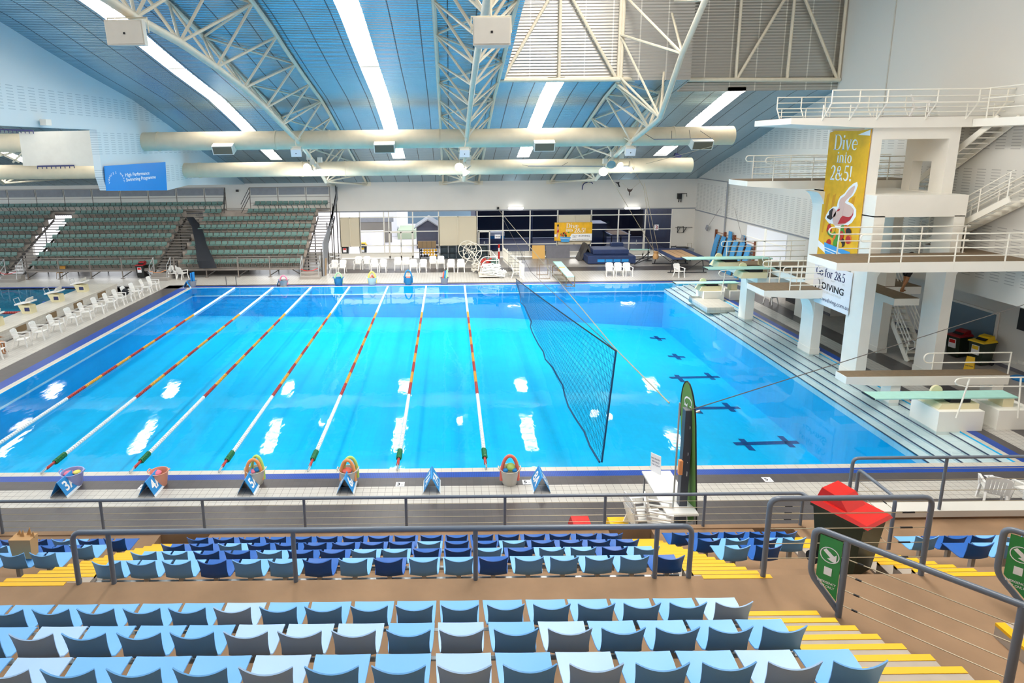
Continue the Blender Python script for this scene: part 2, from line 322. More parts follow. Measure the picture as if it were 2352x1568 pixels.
# near side, from the pool towards the seating
for m, a, b in (('tile_coping', 16.45, 16.23), ('tile_blue', 16.23, 15.94), ('tile_grey', 15.94, 15.49), ('tile_white', 15.49, 14.62), ('tile_grey', 14.62, 13.3), ('tile_white', 13.3, FL0)):
    band(m, -60, XR, b, a)
for m, a, b in (('tile_coping', 40.45, 40.66), ('tile_blue', 40.66, 41.05), ('tile_grey', 41.05, 41.4), ('tile_white', 41.4, 44.9), ('tile_grey', 44.9, 46.5), ('tile_lightgrey', 46.5, YB)):
    band(m, -19.15 if b < 44 else -60, XR, a, b)
for m, a, b in (('tile_coping', P0, -17.55), ('tile_blue', -17.55, -18.1), ('tile_grey', -18.1, -19.15), ('tile_white', -19.15, -21.6), ('tile_grey', -21.6, -22.9)): band(m, b, a, Q0, 40.45 if b > -19 else 41.4)
band('tile_white', -60, -22.9, Q0, 20); band('tile_grey', -19.15, P0, 40.45, 41.4) if 0 else None
for m, a, b in (('tile_coping', P1, 16.48), ('tile_blue', 16.48, 16.8), ('tile_grey', 16.8, 17.14), ('tile_white', 17.14, 17.95), ('tile_grey', 17.95, 18.95), ('tile_lightgrey', 18.95, XR)): band(m, a, b, Q0, 40.45)
band('tile_lightgrey', XR, 22.7, 10, 32)
o = struct(mb, 'floor', None)
# the basin
mb = MB(); D = -1.9; DD = -3.2
mb.use('tile_pool').quad((P0, Q0, D), (4, Q0, D-.4), (4, Q1, D-.4), (P0, Q1, D)).quad((4, Q0, D-.4), (P1, Q0, DD), (P1, Q1, DD), (4, Q1, D-.4))
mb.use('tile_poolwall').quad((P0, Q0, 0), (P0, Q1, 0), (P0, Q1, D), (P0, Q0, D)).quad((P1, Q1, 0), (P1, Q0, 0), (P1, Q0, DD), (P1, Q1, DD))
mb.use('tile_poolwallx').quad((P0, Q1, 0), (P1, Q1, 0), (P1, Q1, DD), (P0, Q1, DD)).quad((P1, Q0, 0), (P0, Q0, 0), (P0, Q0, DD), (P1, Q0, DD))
struct(mb, 'pool_basin', None)
mb = MB().quad((P0, Q0, -.02), (P1, Q0, -.02), (P1, Q1, -.02), (P0, Q1, -.02)); struct(mb, 'pool_water', 'water')
# submerged steps along the tower side, each tread edged in dark tile
mb = MB(); xs = [15.97, 15.53, 15.1, 14.72, 14.35]
mat('nosing_navy', '#22335c', .5)
x1 = P1
for k, x in enumerate(xs):
    z = -.05-.08*k
    mb.use('tile_step').box((x, Q0, z-.25), (x1, Q1, z)); mb.use('nosing_navy').box((x-.012, Q0, z-.02), (x+.028, Q1, z+.004)); x1 = x-.012
mb.use('tile_pool').prism([(xs[-1]+.01, Q0, -.4), (P1, Q0, -.9), (P1, Q0, DD), (xs[-1]+.01, Q0, DD+.02)], (0, Q1-Q0, 0))
struct(mb, 'pool_steps', None)
# crosses and bars laid in dark tile on the deep end floor
def floor_z(x): return D-.4+(DD-D+.4)*(x-4)/(P1-4)
def onfloor(px, py):
    z = -2.6
    for _ in range(6): z = floor_z(G(px, py, z).x)
    return G(px, py, z)
tile('tile_mark', '#173a7c', '#1c4f9c', .3, .3)
def markbar(mb, a, b, w):
    a = Vector(a); b = Vector(b); d = (b-a); d.z = 0; d.normalize(); n = Vector((-d.y, d.x, 0))*w/2; k = max(a.z-floor_z(a.x), 0) if a.z-floor_z(a.x) < .02 else 0
    q = [a-n, b-n, b+n, a+n]
    for v in q: v.z = floor_z(v.x)+.012+k
    mb.quad(*q)
mk = []
for cx, cy in ((1502, 741), (1511, 777), (1554, 819)):
    mk.append([onfloor(cx, cy)])
for a, b in (((1561, 869), (1630, 864)), ((1599, 939), (1674, 935)), ((1715, 1021), (1806, 1014))): mk.append([onfloor(*a), onfloor(*b)])
wds = ['smallest dark cross on the pool floor, farthest from the stands', 'second dark cross on the pool floor', 'third dark cross on the pool floor, nearest the long bars', 'dark double cross behind the top of the green flag', 'dark double cross beside the slate post top', 'largest dark double cross nearest the stands']
for c, w in zip(mk, wds):
    mb = MB()
    for q in c:
        markbar(mb, q+Vector((0, -.5, 0)), q+Vector((0, .5, 0)), .26)
        if len(c) == 1: markbar(mb, q+Vector((-.5, 0, .004)), q+Vector((.5, 0, .004)), .26)
    if len(c) == 2: markbar(mb, c[0]+Vector((-.5, 0, .004)), c[1]+Vector((.5, 0, .004)), .26)
    tag(mb.build('floor_marking', 'tile_mark'), w+', laid in navy tile under water', 'pool marking', 'dark floor markings in the deep end')
# depth figures set in the deck
for k, (px, py, s) in enumerate(((330, 1118, '3'), (919, 1112, '3'), (1210, 1107, '5'), (1763, 1101, '5'), (2278, 1096, '5'))):
    c = G(px, py, .004); t = thing('depth_marker', f'white depth tile reading {s}m, '+['behind the 4A lane sign', 'on the grey tiles left of the leaning lane sign', 'right of the tub with the coral ring', 'right of the slate post', 'near the white chair on the right'][k], 'depth marker', c, 'depth tiles on the near deck')
    MB().box(c+Vector((-.12, -.12, -.003)), c+Vector((.12, .12, .004))).build('tile_plate', 'sign_white', t)
    m = MB(); f = Face(c+Vector((-.09, -.06, .004)), (1, 0, 0), (0, 1, 0)); f.text(m, s, 0, 0, .13, 1.1, bold=.02); f.text(m, 'm', .12, 0, .05); m.build('digit', 'text_black', t)
# ---------------------------------------------------------------- roof
RP = [(-26, 9.5), (-15, 12.6), (-5, 14.1), (5, 14.8), (12, 15.05), (16, 14.95), (19.2, 14.7), (22, 14.32), (24.4, 13.89), (26.8, 13.27), (29.9, 12.55), (34, 11.69), (38.3, 10.44), (42.8, 8.96), (46.5, 7.86), (51.06, 6.32)]
def rz(y):
    for (a, p), (b, q) in zip(RP, RP[1:]):
        if y <= b: return p+(q-p)*(y-a)/(b-a)
    return RP[-1][1]
YS = [RP[0][0]]
while YS[-1] < YB-.5: YS.append(YS[-1]+1.0)
YS[-1] = YB
SK = [(-12.66, -11.85), (-3.95, -3.08), (4.88, 5.75), (14.6, 15.55), (-21.5, -20.6), (-30.4, -29.5)]     # roof lights, all along the hall
BX0, BX1, BYA, BYB = 2.75, 11.9, 31.6, 33.52            # the raised bay over the diving towers
def strip(mb, x0, x1, ya, yb, dz=0):
    ys = [ya]+[y for y in YS if ya+.05 < y < yb-.05]+[yb]
    for a, b in zip(ys, ys[1:]): mb.quad((x0, a, rz(a)+dz), (x0, b, rz(b)+dz), (x1, b, rz(b)+dz), (x1, a, rz(a)+dz))
mb = MB(); cuts = sorted([-50, XL, BX0, BX1, XR]+[v for s in SK for v in s])
for a, b in zip(cuts, cuts[1:]):
    if (a, b) in SK and True:
        strip(mb, a, b, 45.0, YB); strip(mb, a, b, -26, 6) if a < BX0 else None
        if a > BX1: strip(mb, a, b, 39.6, 42.7)
        else: strip(mb, a, b, 41.2, 42.4)
        continue
    if a >= BX0: strip(mb, a, b, BYA if b <= BX1 else BYB, YB)
    else: strip(mb, a, b, -26, YB)
ceil = struct(mb, 'ceiling', 'foil_roof')
mb = MB(); ZT = 19.0
mb.quad((BX0, -26, ZT), (BX0, BYA+.0, ZT), (XR, BYA, ZT), (XR, -26, ZT)).quad((BX1, BYA, ZT), (BX1, BYB, ZT), (XR, BYB, ZT), (XR, BYA, ZT))
struct(mb, 'ceiling_raised_bay', 'foil_box')
mb = MB(); mb.quad((BX0, BYA, rz(BYA)), (BX1, BYA, rz(BYA)), (BX1, BYA, ZT), (BX0, BYA, ZT)).quad((BX1, BYB, rz(BYB)), (XR, BYB, rz(BYB)), (XR, BYB, ZT), (BX1, BYB, ZT)).quad((BX1, BYA, rz(BYA)), (BX1, BYB, rz(BYB)), (BX1, BYB, ZT), (BX1, BYA, ZT))
struct(mb, 'wall_raised_bay', 'foil_box')
mb = MB(); ys = [y for y in YS]
for a, b in zip(ys, ys[1:]): mb.quad((BX0, a, rz(a)), (BX0, b, rz(b)), (BX0, b, ZT), (BX0, a, ZT)) if b <= BYA+1 else None
struct(mb, 'wall_bay_side', 'foil_box')
k = 0
for (a, b) in SK:
    for (ya, yb) in ((6, 29.25), (29.42, 41.2), (42.4, 45.0)):
        if a > BX0: ya = max(ya, BYA if b < BX1 else BYB)
        if a > 14: yb = {41.2: 39.6, 45.0: 45.0}.get(yb, yb)
        if a > 14 and ya == 42.4: ya = 42.7
        if yb <= ya: continue
        k += 1
        mb = MB().use('sky_panel'); strip(mb, a, b, ya, yb, .2); mb.use('white_paint'); yy = [ya]+[y for y in YS if ya+.05 < y < yb-.05]+[yb]
        for u, v in zip(yy, yy[1:]):
            for x in (a, b): mb.quad((x, u, rz(u)), (x, v, rz(v)), (x, v, rz(v)+.2), (x, u, rz(u)+.2))
        for u in (ya, yb): mb.quad((a, u, rz(u)), (b, u, rz(u)), (b, u, rz(u)+.2), (a, u, rz(u)+.2))
        o = struct(mb, f'window_{k}', None)
        y = ya+.4; c = MB()
        while y < yb: c.bar((a, y, rz(y)+.1), (b, y, rz(y)+.1), .05, .05); y += .62
        if c.v:
            q = c.build('glazing_bar', 'panel_grey', None, origin=(0, 0, 0)); q.location = (0, 0, 0); q.parent = o
for k, (x, w) in enumerate(((9.6, .8), )):       # unseen glowing panel added under the bay ceiling to brighten the tower
    mb = MB().box((x-4.4, 3, ZT-.08), (x-1.6, 28, ZT-.02)); struct(mb, f'window_{40+k}', 'sky_panel')
# ---------------------------------------------------------------- right wall
mb = MB(); ys = [-12]+[y for y in YS if -12 < y < YB]+[YB]
mb.use('lining_right')
for a, b in zip(ys, ys[1:]):
    top = lambda y: ZT if y <= BYB else rz(y)
    t0, t1 = (ZT, ZT) if a < BYB else (rz(a), rz(b))
    zl = 3.28 if a < 32 else 3.8; mb.quad((XR, a, zl), (XR, b, zl), (XR, b, t1), (XR, a, t0))
XW = 22.66
mb.use('white_wall').quad((XR, 32, 0), (XR, YB, 0), (XR, YB, 3.8), (XR, 32, 3.8)).quad((XW, -12, 0), (XW, 32, 0), (XW, 32, 3.28), (XW, -12, 3.28)).quad((XR, 32, 0), (XW, 32, 0), (XW, 32, 3.28), (XR, 32, 3.28)).quad((XR, -12, 3.28), (XR, 32, 3.28), (XW, 32, 3.28), (XW, -12, 3.28))
wr = struct(mb, 'wall_right', None)
mb = MB().box((XR-.04, 32, 3.76), (XR, YB, 3.84)); struct(mb, 'trim_1', 'panel_grey')
mb = MB().box((XR-.03, 32, 0), (XR, YB, .14)).box((XW-.03, 12, 0), (XW, 32, .14)); struct(mb, 'baseboard_right', 'mat_grey')
c0 = PX(2035, 200, XR-.02); mb = MB().box((XR-.05, c0.y-.02, 8), (XR-.01, c0.y+.03, ZT)); struct(mb, 'trim_2', 'cream_wall')
struct(MB().box((-50, -12.3, 0), (23, -12, 19)), 'wall_front', 'concrete')
# ---------------------------------------------------------------- back wall
mb = MB(); ZH = 3.94
mb.use('white_wall').box((-50, YB, ZH), (XR, YB+.3, rz(YB)+.3)).box((18.46, YB, 0), (XR, YB+.3, ZH))
for x0, x1, m in ((-9.05, -7.39, 'l'), (-.87, 2.32, 'l'), (8.99, 11.78, 'l')): pass
for x in [-49+4.6*i for i in range(9)]: mb.box((x-.5, YB, 0), (x+.5, YB+.3, ZH))
mb.box((-50, YB+.01, 0), (-9, YB+.29, .5)).box((-24.4, YB+.02, .2), (-16.5, YB+.28, ZH))
struct(mb, 'wall_back', None)
mb = MB().box((-50, YB-.03, ZH-.06), (XR, YB, ZH+.04)); struct(mb, 'trim_3', 'panel_grey')
XM = [-9.05, -7.39, -5.4, -5.0, -3.01, -.87, 2.32, 4.46, 6.71, 8.99, 11.78, 14.03, 16.25, 18.46]
ZM = [.44, 1.07, 2.23, 3.43]
LOU = {0: 1, 5: 1, 9: 1}; DOOR = {3: 1, 6: 0, 7: 0}
ym = YB+.12; wn = 60
def louvre(name, x0, x1):
    mb = MB(); n = 22
    mb.box((x0, ym-.06, 1.0), (x0+.07, ym+.06, 3.45)).box((x1-.07, ym-.06, 1.0), (x1, ym+.06, 3.45)).box(((x0+x1)/2-.05, ym-.06, 1.0), ((x0+x1)/2+.05, ym+.06, 3.45)).box((x0, ym-.06, 1.0), (x1, ym+.06, 1.06)).box((x0, ym-.06, 3.38), (x1, ym+.06, 3.45))
    for i in range(n):
        z = 1.06+2.32*i/n; mb.hexa([(x0+.05, ym-.02, z), (x1-.05, ym-.02, z), (x1-.05, ym, z), (x0+.05, ym, z), (x0+.05, ym+.03, z+.1), (x1-.05, ym+.03, z+.1), (x1-.05, ym+.05, z+.1), (x0+.05, ym+.05, z+.1)])
    mb.quad((x0, ym+.1, 1), (x1, ym+.1, 1), (x1, ym+.1, 3.45), (x0, ym+.1, 3.45))
    return struct(mb, name, 'louvre')
mats_g = {}
for i in range(13):
    x0, x1 = XM[i], XM[i+1]; wn += 1
    dark = x0 > 2
    mb = MB()
    for x in ((x0, x1) if i == 12 else (x0, )): mb.box((x-.045, ym-.06, 0), (x+.045, ym+.06, ZH))
    zs = [3.43] if i in LOU else ZM
    for z in zs: mb.box((x0, ym-.05, z-.035), (x1, ym+.05, z+.035))
    mb.box((x0, ym-.05, 0), (x1, ym+.05, .04) if i in (4, ) else (x1, ym+.05, .42))
    fr = struct(mb, f'window_{wn}', 'frame_white')
    g = MB(); lo = 3.46 if i in LOU else .44
    g.quad((x0, ym, lo), (x1, ym, lo), (x1, ym, ZH), (x0, ym, ZH))
    q = g.build('pane', 'glass_dark' if dark else 'glass', None, origin=(0, 0, 0)); q.location = (0, 0, 0); q.parent = fr
    if i in LOU: louvre(f'trim_{10+i}', x0, x1)
# double glass doors with their frames
for k, (x0, x1) in enumerate(((-5.0, -3.01), (2.42, 3.4), (14.9, 16.2))):
    mb = MB(); zt = 2.2
    for x in ((x0+.05, (x0+x1)/2, x1-.05) if k == 0 else (x0+.05, x1-.05)): mb.box((x-.05, ym-.14, .0), (x+.05, ym-.07, zt))
    mb.box((x0, ym-.14, zt-.08), (x1, ym-.07, zt)).box((x0, ym-.14, .02), (x1, ym-.07, .2)).box((x0, ym-.13, 1.02), (x1, ym-.08, 1.08))
    d = struct(mb, f'door_{k+1}', 'frame_white')
    q = MB().box(((x0+x1)/2-.03, ym-.2, .95), ((x0+x1)/2+.03, ym-.15, 1.35)).build('door_handle', 'galv', None, origin=(0, 0, 0)); q.location = (0, 0, 0); q.parent = d
# ---------------------------------------------------------------- left wall: a deep blue bulkhead between the two halls
edge = [PX(-40, 286, XL), PX(222, 298, XL), PX(232, 381, XL), PX(246, 437, XL), PX(385, 437, XL), PX(432, 425, XL), PX(500, 411, XL)]
ys = sorted([p.y for p in edge[:2]]+[YB]+[y for y in YS if 0 < y < YB]+[0])
def lowz(y):
    E = [(0, edge[0].z), (edge[0].y, edge[0].z), (edge[1].y, edge[1].z), (edge[1].y+.02, edge[2].z-.5), (edge[3].y, edge[3].z), (edge[4].y, edge[4].z), (edge[5].y, edge[5].z), (YB, 6.25)]
    for (a, p), (b, q) in zip(E, E[1:]):
        if y <= b: return p+(q-p)*(y-a)/max(b-a, 1e-4)
    return E[-1][1]
mb = MB(); ys = sorted(set(ys+[edge[1].y, edge[1].y+.02, edge[3].y, edge[4].y, edge[5].y]))
for a, b in zip(ys, ys[1:]):
    for dx, fl in ((0, 0), (-.35, 1)): mb.quad((XL+dx, a, min(lowz(a), rz(a))), (XL+dx, b, min(lowz(b), rz(b))), (XL+dx, b, rz(b)), (XL+dx, a, rz(a)))
    mb.quad((XL, a, lowz(a)), (XL, b, lowz(b)), (XL-.35, b, lowz(b)), (XL-.35, a, lowz(a)))
struct(mb, 'wall_left', 'lining_left')
a, b, c, d = PY(43, 303, 33.5), PY(219, 299, 33.5), PY(231, 381, 33.5), PY(53, 381, 33.5)
mb = MB().prism([d, c, b, a], (0, .15, 0)); struct(mb, 'wall_curtain_bulkhead', 'cream_wall')
mb = MB()
p, q = PY(0, 297, 33.4), PY(76, 300, 33.4); mb.bar(p, q, .06, .08)
for i in range(9): r = p.lerp(q, i/8); mb.bar(r, r+Vector((0, 0, -.16)), .03, .03)
p, q = PY(86, 382, 33.4), PY(170, 380, 33.4); mb.bar(p, q, .06, .08)
for i in range(9): r = p.lerp(q, i/8); mb.bar(r, r+Vector((0, 0, -.14)), .03, .03)
struct(mb, 'trim_4', 'text_navy')
# ---------------------------------------------------------------- outside and the gym behind the glass
mb = MB().quad((-60, YB+.3, -.02), (2.3, YB+.3, -.02), (2.3, 95, -.02), (-60, 95, -.02)); struct(mb, 'floor_outside', 'pave')
mb = MB().quad((2.35, YB+.3, -.01), (19.5, YB+.3, -.01), (19.5, 62, -.01), (2.35, 62, -.01)); struct(mb, 'floor_gym', 'gym_floor')
mb = MB().box((2.2, YB+.3, 0), (2.4, 62, 5)).box((19.4, YB+.3, 0), (19.6, 62, 5)).box((2.2, 62, 0), (19.6, 62.3, 3.3)); struct(mb, 'wall_gym', 'gym_dark')
mb = MB().box((2.2, YB+.3, 5), (19.6, 62, 5.1)); struct(mb, 'ceiling_gym', 'gym_dark')
mb = MB()
for i in range(6): mb.box((3+2.7*i, 61.9, 3.5), (5.4+2.7*i, 62, 4.6))
struct(mb, 'window_80', 'sky_panel')
# ================================================================ the near stand
ZW = 3.66
mb = MB().use('concrete')
UP = [(5.57, 3.66), (4.64, 4.18), (3.71, 4.70), (2.78, 5.22), (1.85, 5.74)]
mb.box((-14, 5.57, 0), (14, 7.04, ZW))
for k in range(1, 5): mb.box((-14, UP[k][0] if k < 4 else 1.85, 0), (3.2, UP[k-1][0], UP[k][1]))
mb.box((3.2, 1.5, 0), (14, 5.57, ZW))
LT = [(7.04, 8.13, 2.92), (8.13, 9.06, 2.40), (9.06, 9.98, 1.88), (9.98, 11.42, 1.36)]
for x0, x1 in ((-14, -5.98), (-4.97, 3.2), (4.08, 6.15), (6.98, 14)):
    for a, b, z in LT: mb.box((x0, a, 0), (x1, b, z))
mb.box((7.25, 11.42, 0), (14, 11.7, 1.36))
struct(mb, 'stand_terrace', None)
mb = MB().use('concrete').box((8.2, 11.7, 0), (14, 11.85, 1.42)).use('white_wall').box((8.15, 11.66, 1.42), (14, 12.0, 1.56)); struct(mb, 'wall_parapet', None)
mb = MB().use('concrete').box((-14, 11.42, 0), (7.25, 11.55, 1.38)); struct(mb, 'wall_stand_front', None)
def stair(name, x0, x1, steps):
    mb = MB()
    for ya, yb, z in steps:
        mb.use('step_grey').box((x0, ya, 0), (x1, yb, z)); mb.use('nosing').box((x0, yb-.06, z-.03), (x1, yb+.006, z+.006))
    return struct(mb, name, None)
stair('stair_upper', 3.2, 4.17, [(5.89-.31*k, 6.2-.31*k, ZW+.173*(k+1)) for k in range(13)])
LS = [(7.04+.31*k, 7.35+.31*k, ZW-.175*(k+1)) for k in range(13)]
mb = MB()
for x0, x1 in ((-5.98, -4.97), (3.2, 4.08), (6.15, 6.98)): mb.box((x0, 6.98, ZW-.03), (x1, 7.05, ZW+.006))
struct(mb, 'trim_5', 'nosing')
for i, (x0, x1) in enumerate(((-5.98, -4.97), (3.2, 4.08), (6.15, 6.98))):
    stair(f'stair_lower_{i+1}', x0, x1, LS)
mb = MB()
b0 = G(2062, 1396, ZW); x0 = 6.05
for k in range(3): mb.use('step_grey').box((x0+.28*k, 5.1, ZW), (x0+.28*(k+1), 6.0, ZW+.17*(k+1))); mb.use('nosing').box((x0+.28*k-.005, 5.1, ZW+.17*(k+1)-.03), (x0+.28*k+.1, 6.0, ZW+.17*(k+1)+.006))
tag(mb.build('stair_block', None), 'small concrete stair block with yellow edges at the far right of the walkway', 'steps')
# ------------------------------------------------ moulded seats
def seat_mesh():
    prof = [(0.0, 0.0, .44), (-.015, .006, .44), (-.1, .0, .435), (-.2, -.012, .425), (-.3, -.022, .41), (-.36, -.016, .39), (-.405, .015, .372), (-.425, .08, .36), (-.437, .145, .36), (-.45, .21, .37), (-.462, .268, .385), (-.47, .29, .39)]
    nu = 10; g = []
    for i, (y, z, w) in enumerate(prof):
        row = []; t = i/(len(prof)-1)
        for j in range(nu+1):
            u = -1+2*j/nu
            if i <= 4: dy, dz = 0, .018*u*u*(i/4)
            else: dy, dz = .028*u*u*min(1, (i-4)/3), .012*u*u
            if i >= 9: dz += (.034*u*u-.02)*((i-8)/3)
            if i <= 1: dz -= .012*(1-i)
            row.append(Vector((u*w/2, y+dy, z+dz)))
        g.append(row)
    mb = MB(); idx = {}
    nr = []
    for i in range(len(g)):
        r = []
        for j in range(nu+1):
            a = g[min(i+1, len(g)-1)][j]-g[max(i-1, 0)][j]; b = g[i][min(j+1, nu)]-g[i][max(j-1, 0)]
            n = b.cross(a).normalized(); r.append(n)
        nr.append(r)
    L = len(g); W = nu+1
    for s in (0, 1):
        for i in range(L):
            for j in range(W): mb.v.append(g[i][j]+nr[i][j]*(0.011*s))
    k = L*W
    for i in range(L-1):
        for j in range(nu):
            q = [i*W+j, i*W+j+1, (i+1)*W+j+1, (i+1)*W+j]
            mb.f += [q, [k+q[3], k+q[2], k+q[1], k+q[0]]]; mb.m += [0, 0]
    E = [(0, j) for j in range(W)]+[(i, nu) for i in range(1, L)]+[(L-1, j) for j in range(nu-1, -1, -1)]+[(i, 0) for i in range(L-2, 0, -1)]
    for (a, b), (c, d) in zip(E, E[1:]+E[:1]):
        mb.f.append([a*W+b, k+a*W+b, k+c*W+d, c*W+d]); mb.m.append(0)
    return mb
def proto_seat(m):
    t = thing('stadium_seat', 'x', 'seat', (0, 0, 0))
    seat_mesh().build('seat_shell', m, t, smooth=True)
    b = MB(); b.box((-.03, -.37, -.4), (.03, -.31, -.025)).box((-.05, -.4, -.4), (.05, -.26, -.385)); b.build('bracket', 'galv', t); return t
PS = {c: proto_seat('seat_'+c) for c in ('sky', 'pale', 'navy')}
CN = {'sky': 'sky blue', 'pale': 'faded pale blue', 'navy': 'royal blue'}
used = {}
def put_seat(c, x, y, z, label, grp):
    lab = CN[c]+' seat, '+label
    if c not in used: o = PS[c]; o.location = (x, y, z); o['label'] = lab; o['group'] = grp; used[c] = 1
    else: o = dup(PS[c], (x, y, z), 0, lab, grp)
    return o
K = {'s': 'sky', 'p': 'pale', 'n': 'navy'}
def row(nm, y, z, xs, cols, grp, start=0):
    for i, (x, c) in enumerate(zip(xs, cols)):
        if c == '-': continue
        put_seat(K[c], x+R_.uniform(-.006, .006), y, z, f'{ORD[i]} from left in {nm}', grp)
X3 = 2.95
row('the upper block walkway row', 6.15, 4.07, [X3-.479*(17-i) for i in range(18)], 'sssssspssssssssssps'[:18], 'seats of the upper block')
row('the upper block middle row', 5.22, 4.59, [X3-.479*(16-i) for i in range(17)], 'ssspsssppp'[1:]+'spspsssss'[:8], 'seats of the upper block')
row('the bottom row of the picture', 4.29, 5.11, [X3-.479*(14-i) for i in range(15)], 'spssspsspspssps', 'seats of the upper block')
LX = [-4.71+.479*i for i in range(17)]
row('the lower block walkway row', 7.94, 3.32, LX, 'sssnssnsnssnsssss'[:16]+'n', 'seats of the lower block')
row('the lower block second row', 8.87, 2.80, LX, 'ssnnsnnssnnsnssns', 'seats of the lower block')
row('the lower block third row', 9.8, 2.28, LX, 'nnsnnnnnnsnnsnnnn', 'seats of the lower block')
row('the lower block front row', 10.73, 1.76, LX, 'n'*17, 'seats of the lower block')
g = 'seats left of the yellow stair'
row('the front row left of the yellow stair', 10.73, 1.76, [-8.65+.479*i for i in range(6)], 'nnnsnn', g)
row('the third row left of the yellow stair', 9.8, 2.28, [-7.7+.479*i for i in range(4)], 'snns', g)
row('the second row left of the yellow stair', 8.87, 2.8, [-7.19+.479*i for i in range(3)], 'sss', g)
g = 'seats behind the red-lidded bin'
row('the front row before the bin', 10.73, 1.76, [4.26+.479*i for i in range(5)], 'nnnnn', g)
row('the middle row before the bin', 9.8, 2.28, [4.33+.479*i for i in range(4)], 'nsns', g)
row('the nearest row before the bin', 8.87, 2.8, [4.34+.479*i for i in range(2)], 'sn', g)
g = 'seats at the right edge'
row('the upper right edge row', 9.8, 2.28, [8.0+.479*i for i in range(4)], 'snns', g)
row('the row behind the right emergency sign', 8.87, 2.8, [8.05+.479*i for i in range(3)], 'nss', g)
for nm, y, z, x0, x1 in (('walkway-side row of the upper block', 6.15, 4.07, -5.6, 3.2), ('middle row of the upper block', 5.22, 4.59, -5, 3.2), ('bottom row of the picture', 4.29, 5.11, -4.2, 3.2), ('lower block row against the walkway', 7.94, 3.32, -4.95, 3.15), ('second lower row below the walkway', 8.87, 2.8, -4.95, 3.15), ('third lower row below the walkway', 9.8, 2.28, -4.95, 3.15), ('lower front row by the guard rail', 10.73, 1.76, -4.95, 3.15)):
    MBo = MB().tube([(x0, y-.34, z-.1), (x1, y-.34, z-.1)], .03, 8)
    n = 5
    for i in range(n): x = x0+.3+(x1-x0-.6)*i/(n-1); MBo.box((x-.03, y-.37, z-.42), (x+.03, y-.31, z-.1))
    tag(MBo.build('seat_beam', 'galv', smooth=True), f'grey steel beam under the {nm}', 'beam')
# ------------------------------------------------ guard rails
def bend(a, c, b, r=.12, n=5):
    a, c, b = Vector(a), Vector(c), Vector(b); p = c+(a-c).normalized()*r; q = c+(b-c).normalized()*r
    return [p*(1-t)**2+c*2*t*(1-t)+q*t*t for t in [i/n for i in range(n+1)]]
def rail(label, top, posts, cables=0, base=None, ends=(1, 1), r=.033, name='guard_rail', grp=None, zc=None, m='rail_grey'):
    """top: list of corner points; posts: list of (top point, z foot)"""
    t = thing(name, label, 'railing', (top[0][0], top[0][1], posts[0][1]), grp)
    pts = [Vector(top[0])]
    for i in range(1, len(top)-1): pts += bend(top[i-1], top[i], top[i+1])
    pts.append(Vector(top[-1])); MB().tube(pts, r, 10).build('top_rail', m, t, True)
    for p, z in posts: MB().tube([p, (p[0], p[1], z)], r*.92, 10).build('post', m, t, True)
    for k in range(cables):
        f = (k+1)/(cables+1)
        a, b = Vector(zc[0]), Vector(zc[1]); a.z = zc[2]+(a.z-zc[2])*f; b.z = zc[2]+(b.z-zc[2])*f
        c = MB(); c.tube([a, b], .006, 5, False).build('cable', 'cable', t)
        d = (b-a).normalized(); MB().tube([b-d*.35, b-d*.2], .012, 6).build('turnbuckle', 'black', t)
    return t
zt, zb, y = 2.1, 1.36, 11.5
px = [PY(q, 1138, y).x for q in (-8, 228, 463, 697, 932, 1160, 1391, 1620, 1845)]
t = rail('long slate grey guard rail with cables along the front of the near stand', [(-12, y, zt), (px[-1], y, zt), (px[-1], 10.0, zt)], [((x, y, zt), zb) for x in px]+[((px[-1], 10.05, zt), zb)], 4, ends=(0, 0), zc=((-12, y, zt), (px[-1], y, zt), zb))
y = 7.02; zt = PY(700, 1217, y).z; a = PY(165, 1225, y); b = PY(1590, 1210, y)
rail('slate grey rail on the walkway edge above the lower seats', [(a.x, y, ZW-.1), (a.x, y, zt), (b.x, y, zt), (b.x, y, ZW-.1)], [((PY(q, 1215, y).x, y, zt), ZW-.1) for q in (246, 672, 1092, 1510)])
a, b = PY(1770, 1145, y), PY(2142, 1145, y); zt = a.z
rail('slate grey hoop rail with cables in front of the red-lidded bin', [(a.x, y, ZW-.05), (a.x, y, zt), (b.x, y, zt), (b.x, y, ZW-.05)], [((a.x+.001, y, zt-.2), ZW)], 4, zc=((a.x, y, zt), (b.x, y, zt), ZW+.05))
y = 11.72; a = PY(1960, 1052, y); zt = a.z; px = [PY(2175, 1055, y).x, PY(2175, 1055, y).x+2.2]
rail('slate grey guard rail with cables on the white parapet at the right', [(a.x, y, 1.3), (a.x, y, zt), (13.5, y, zt)], [((x, y, zt), 1.56) for x in px], 4, zc=((a.x, y, zt), (13.5, y, zt), 1.5))
a = Vector((8.24, 11.5, 2.62)); b = Vector((8.24, 10.45, 2.62))
rail('short slate grey hoop rail beside the steps to the pool deck', [(8.24, 11.5, 1.36), a, b, (8.24, 10.45, 1.36)], [((8.24, 11.5, 2.4), 1.36)], 4, zc=(a, b, 1.4))
